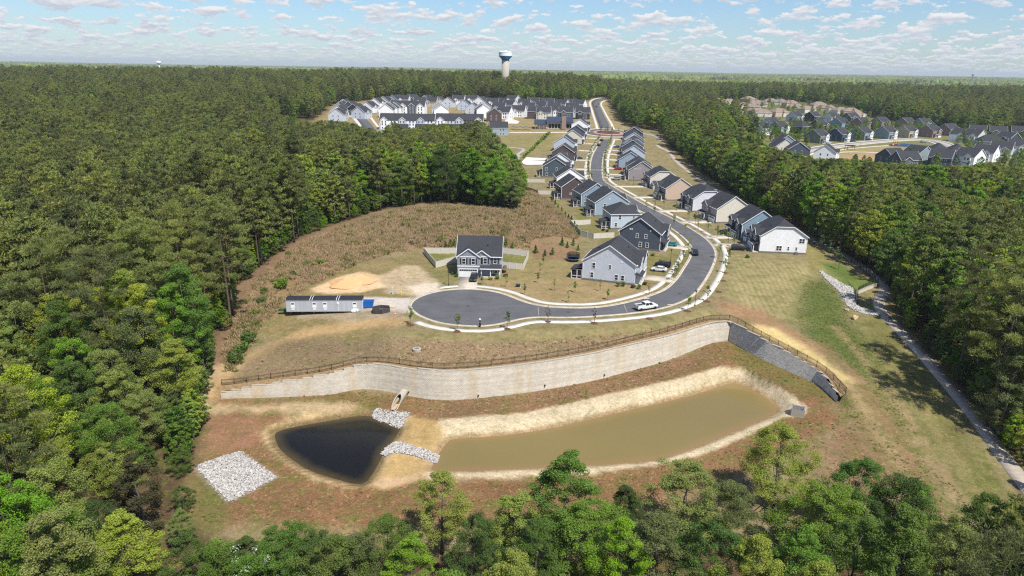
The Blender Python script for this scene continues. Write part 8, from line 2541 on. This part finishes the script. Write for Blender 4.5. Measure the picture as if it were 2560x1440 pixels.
lotcar(2072, 360, 20, 'suv', 'white', WHITEP, 'white SUV on the drive of the olive-grey house'); lotcar(2132, 355, 15, 'suv', 'black', BLACKP, 'dark SUV on the drive of the navy house'); lotcar(2173, 351, 15, 'sedan', 'black', BLACKP, 'black sedan on the drive by the park street'); lotcar(2002, 376, 10, 'sedan', 'blue', BLUEP, 'blue car at the left end of the park street'); lotcar(2056, 382, 10, 'suv', 'black', BLACKP, 'black car at the lower left of the park'); lotcar(2308, 357, 10, 'suv', 'silver', SILV, 'silver car on the park street near the playground')
lotcar(1491, 268, 80, 'sedan', 'black', BLACKP, 'black car on the far street above the roundabout'); lotcar(1497, 261, 60, 'sedan', 'silver', SILV, 'silver car on the far street at the bend')
flat_poly('playground_mat', [(2222, 361), (2260, 359), (2300, 363), (2332, 365), (2310, 369), (2260, 367), (2225, 365)], .15, M('navy_rubber', (.02, .05, .11, 1), .8))
q = G(2237, 363)
t = thing('climbing_frame', 'orange climbing frame with slide on the blue playground mat', 'climbing frame', tuple(q), .3)
ORG = M('orange_plastic_bright', (.8, .3, .02, 1), .4)
for x, y in ((-1, -1), (1, -1), (1, 1), (-1, 1)):
    obj('post', MB().box((x, y, 1.8), (.18, .18, 3.6)).mesh('post', BLACK), t)
obj('deck', MB().box((0, 0, 1.5), (2.2, 2.2, .15)).mesh('deck', ORG), t); obj('roof', MB().lathe([(1.8, 3.5), (.1, 4.6)], 4).mesh('roof', ORG), t)
obj('slide', MB().bar((.9, -.5, 1.5), (3.6, -1.6, .15), .9, .25).bar((-.9, 0, 1.5), (-3.0, -1.0, .15), .9, .25).mesh('slide', ORG), t)
q = G(2124, 374)
t = thing('pergola', 'brown timber pergola beside the park path', 'pergola', tuple(q), .2)
BRN = M('brown_timber', srgb(96, 58, 42), .8)
for x, y in ((-3, -1.5), (3, -1.5), (3, 1.5), (-3, 1.5)):
    obj('post', MB().box((x, y, 1.4), (.25, .25, 2.8)).mesh('post', BRN), t)
for y in (-1.5, 1.5):
    obj('beam', MB().box((0, y, 2.9), (7.2, .2, .3)).mesh('beam', BRN), t)
for k in range(9):
    obj('rafter', MB().box((-3.2 + .8 * k, 0, 3.15), (.12, 4.2, .2)).mesh('rafter', BRN), t)
# tan-roofed houses farther back
tan = [(1800, 258), (1822, 262), (1815, 286), (1840, 289), (1860, 272), (1880, 278), (1893, 285), (1907, 291), (1870, 257), (1888, 262), (1900, 267), (1945, 291), (1925, 258), (1950, 262), (1975, 268), (1990, 273), (2015, 281), (2045, 272), (2070, 276), (2100, 285), (2125, 289), (2140, 293)]
for k, (px, py) in enumerate(tan):
    side = 'left part' if px < 1890 else 'middle' if px < 2010 else 'right part'
    fhouse(px, py, R(-30 + (k * 37) % 60), ('tan', 'cream', 'beige')[k % 3], 'tan-roofed low house in the %s of the older estate, %s from the left' % (side, ORD[k % 15]), 'tan-roofed houses of the older estate', w=19, d=15, eave=3.6 + (k % 3) * 1.2, rise=3.6, roof='hip', gab=[(3, 5, 1.5, 'cream', 3.4)], roofm=ROOFTAN)
P, rg_ = candidates(120, 520, 380, 760, 8.0, 77)
P = P[inside(P, FARW['subdivision']) | inside(P, FARW['tan'])]
hp_ = np.array(HPOS)
far_ok = np.array([np.min(np.linalg.norm(hp_ - q, axis=1)) > 11.5 for q in P])
park = GP([(2000, 392), (2100, 366), (2220, 352), (2350, 350), (2400, 385), (2330, 405), (2200, 412), (2080, 412)])
rdl = resample(np.array(GP(LOOP)), 4.0)
P = P[far_ok & ~inside(P, park) & (dist_line(P, rdl)[0] > 9) & (rg_.random(len(P)) < .42)]
woods('garden_trees', P, H(P[:, 0], P[:, 1]), rg_.choice([1, 3, 4], len(P), p=[.5, .3, .2]), rg_.integers(0, 5, len(P)), .28 + .32 * rg_.random(len(P)), 'small leafy trees among the houses of the right subdivision', rg_)
# ------------------------------------------------------------------ water towers and masts
Yt = 950.0
tp, bt_ = at_y(1264, 127, Yt), at_y(1264, 180, Yt)
mpp = (tp[2] - bt_[2]) / 53.0
zg = Hs(tp[0], Yt)
t = thing('water_tower', 'tall water tower with white tank, blue cone and concrete shaft on the horizon', 'water tower', (tp[0], Yt, zg))
ht = tp[2] - zg
rh, rs2 = 17.6 * mpp, 9.8 * mpp
zz = lambda px: ht - px * mpp
TW = M('tower_white', (.8, .8, .8, 1), .5, .04); TB = M('tower_blue', (.03, .15, .26, 1), .5, .06)
obj('shaft', MB().lathe([(rs2, -2), (rs2, zz(23.5))], 32).mesh('shaft', CONC3, True), t)
obj('cone', MB().lathe([(rs2 * 1.01, zz(24)), (rs2 * 1.01, zz(21.5)), (rh, zz(13.5)), (rh, zz(12.8))], 32).mesh('cone', TB, True), t)
tk = obj('tank', MB().lathe([(rh * 1.002, zz(12.8)), (rh * 1.002, zz(4.5)), (rh * 1.02, zz(4.2)), (rh * 1.0, zz(3)), (rh * .6, zz(1.2)), (.5, zz(.5))], 32).mesh('tank', TW, False), t)
obj('vent_cap', MB().lathe([(1.2, zz(1)), (1.2, zz(-1.5))], 10).mesh('vent_cap', TW), tk)
obj('rim_band', MB().lathe([(rh * 1.025, zz(4.6)), (rh * 1.025, zz(4.1))], 32).mesh('rim_band', M('grey_band', (.3, .31, .33, 1))), tk)
Y2 = 3000.0
tp = at_y(396, 152, Y2); zg = Hs(tp[0], Y2)
t = thing('water_tower', 'small white water tower far away on the left horizon', 'water tower', (tp[0], Y2, zg)); ht = tp[2] - zg
obj('stem', MB().lathe([(4, 0), (3, ht * .5), (3, ht - 14)], 16).mesh('stem', TW, True), t)
obj('tank', MB().lathe([(3, ht - 15), (8.5, ht - 10), (9.5, ht - 6), (8, ht - 2), (.5, ht)], 20).mesh('tank', TW, True), t)
def mast(px, py, Y, lab, wd=1.6, arms=False):
    tp = at_y(px, py, Y); zg = Hs(tp[0], Y); h = tp[2] - zg
    t = thing('lattice_mast', lab, 'mast', (tp[0], Y, zg))
    mb = MB()
    for sx, sy in ((-1, -1), (1, -1), (1, 1), (-1, 1)):
        mb.bar((sx * wd, sy * wd, 0), (sx * wd * .35, sy * wd * .35, h), .35, .35)
    obj('legs', mb.mesh('legs', GALV), t)
    mb = MB(); n2 = int(h / 5)
    for k in range(n2):
        f0, f1 = k / n2, (k + 1) / n2; a, b = wd * (1 - .65 * f0), wd * (1 - .65 * f1)
        for (p, q) in (((-1, -1), (1, -1)), ((1, -1), (1, 1)), ((1, 1), (-1, 1)), ((-1, 1), (-1, -1))):
            mb.bar((p[0] * a, p[1] * a, h * f0), (q[0] * b, q[1] * b, h * f1), .18, .18)
    obj('braces', mb.mesh('braces', GALV), t)
    obj('antenna', MB().box((0, 0, h - 1), (wd * 2.4, wd * 2.4, 2.2)).box((0, 0, h - 5), (wd * 2.0, wd * 2.0, 1.4)).mesh('antenna', GALV), t)
    if arms:
        obj('cross_arm', MB().box((0, 0, h - 4), (11, .5, .5)).box((0, 0, h - 8), (13, .5, .5)).mesh('cross_arm', GALV), t)
mast(2433, 186, 1500, 'lattice radio mast above the woods on the right horizon')
mast(1061, 172, 1500, 'left of two pylons above the far woods left of the water tower', 1.2, True)
mast(1066, 172, 1500, 'right of two pylons above the far woods left of the water tower', 1.2, True)
# ------------------------------------------------------------------ haze
n_ = NT('haze_air')
pv = n_.n('ShaderNodeVolumePrincipled', {'Color': (.78, .86, .97, 1), 'Density': 6.5e-5, 'Anisotropy': .1})
n_.t.nodes.remove(n_.out); n_.out = n_.t.nodes.new('ShaderNodeOutputMaterial')
n_.t.links.new(pv.outputs[0], n_.out.inputs['Volume'])
hz = obj('haze', MB().box((0, 7800, 57), (36000, 17500, 190)).mesh('haze', n_.m))
tag(hz, 'thin pale blue air fading the far woods', 'haze', kind='stuff')
# saw-cut joints across the street
for a_, b_ in (((1345, 768), (1347, 789)), ((1560, 762), (1568, 782)), ((1716, 668), (1770, 682))):
    qa, qb = G(*a_), G(*b_)
    structure('road_joint', MB().bar((qa[0], qa[1], qa[2] + .054), (qb[0], qb[1], qb[2] + .054), .09, .01).mesh('road_joint', CONC3))
# manhole lids and kerb drains on the street
LID = M('cast_iron', (.05, .05, .052, 1), .6)
for px, py, lab in ((1170, 766, 'round manhole lid in the middle of the cul-de-sac'), (1420, 781, 'round manhole lid where the cul-de-sac meets the street'), (1700, 735, 'round manhole lid in the bend by the lamp'), (1755, 640, 'round manhole lid at the top of the bend')):
    q = G(px, py); tag(obj('manhole', MB().lathe([(.42, 0), (.42, .012), (.36, .016), (.05, .016)], 16).mesh('manhole', LID), None, (q[0], q[1], q[2] + .052)), lab, 'manhole')
for px, py, a, lab in ((1676, 764, .25, 'dark kerb drain right of the white pickup'), (1616, 748, .35, 'dark kerb drain opposite the white pickup'), (1787, 655, 1.4, 'dark kerb drain at the outer bend')):
    q = G(px, py); t = thing('kerb_drain', lab, 'drain', (q[0], q[1], q[2] + .06), a)
    obj('opening', MB().box((0, 0, .06), (1.3, .4, .16)).mesh('opening', LID), t); obj('hood', MB().box((0, 0, .16), (1.7, .55, .06)).mesh('hood', CONC), t)
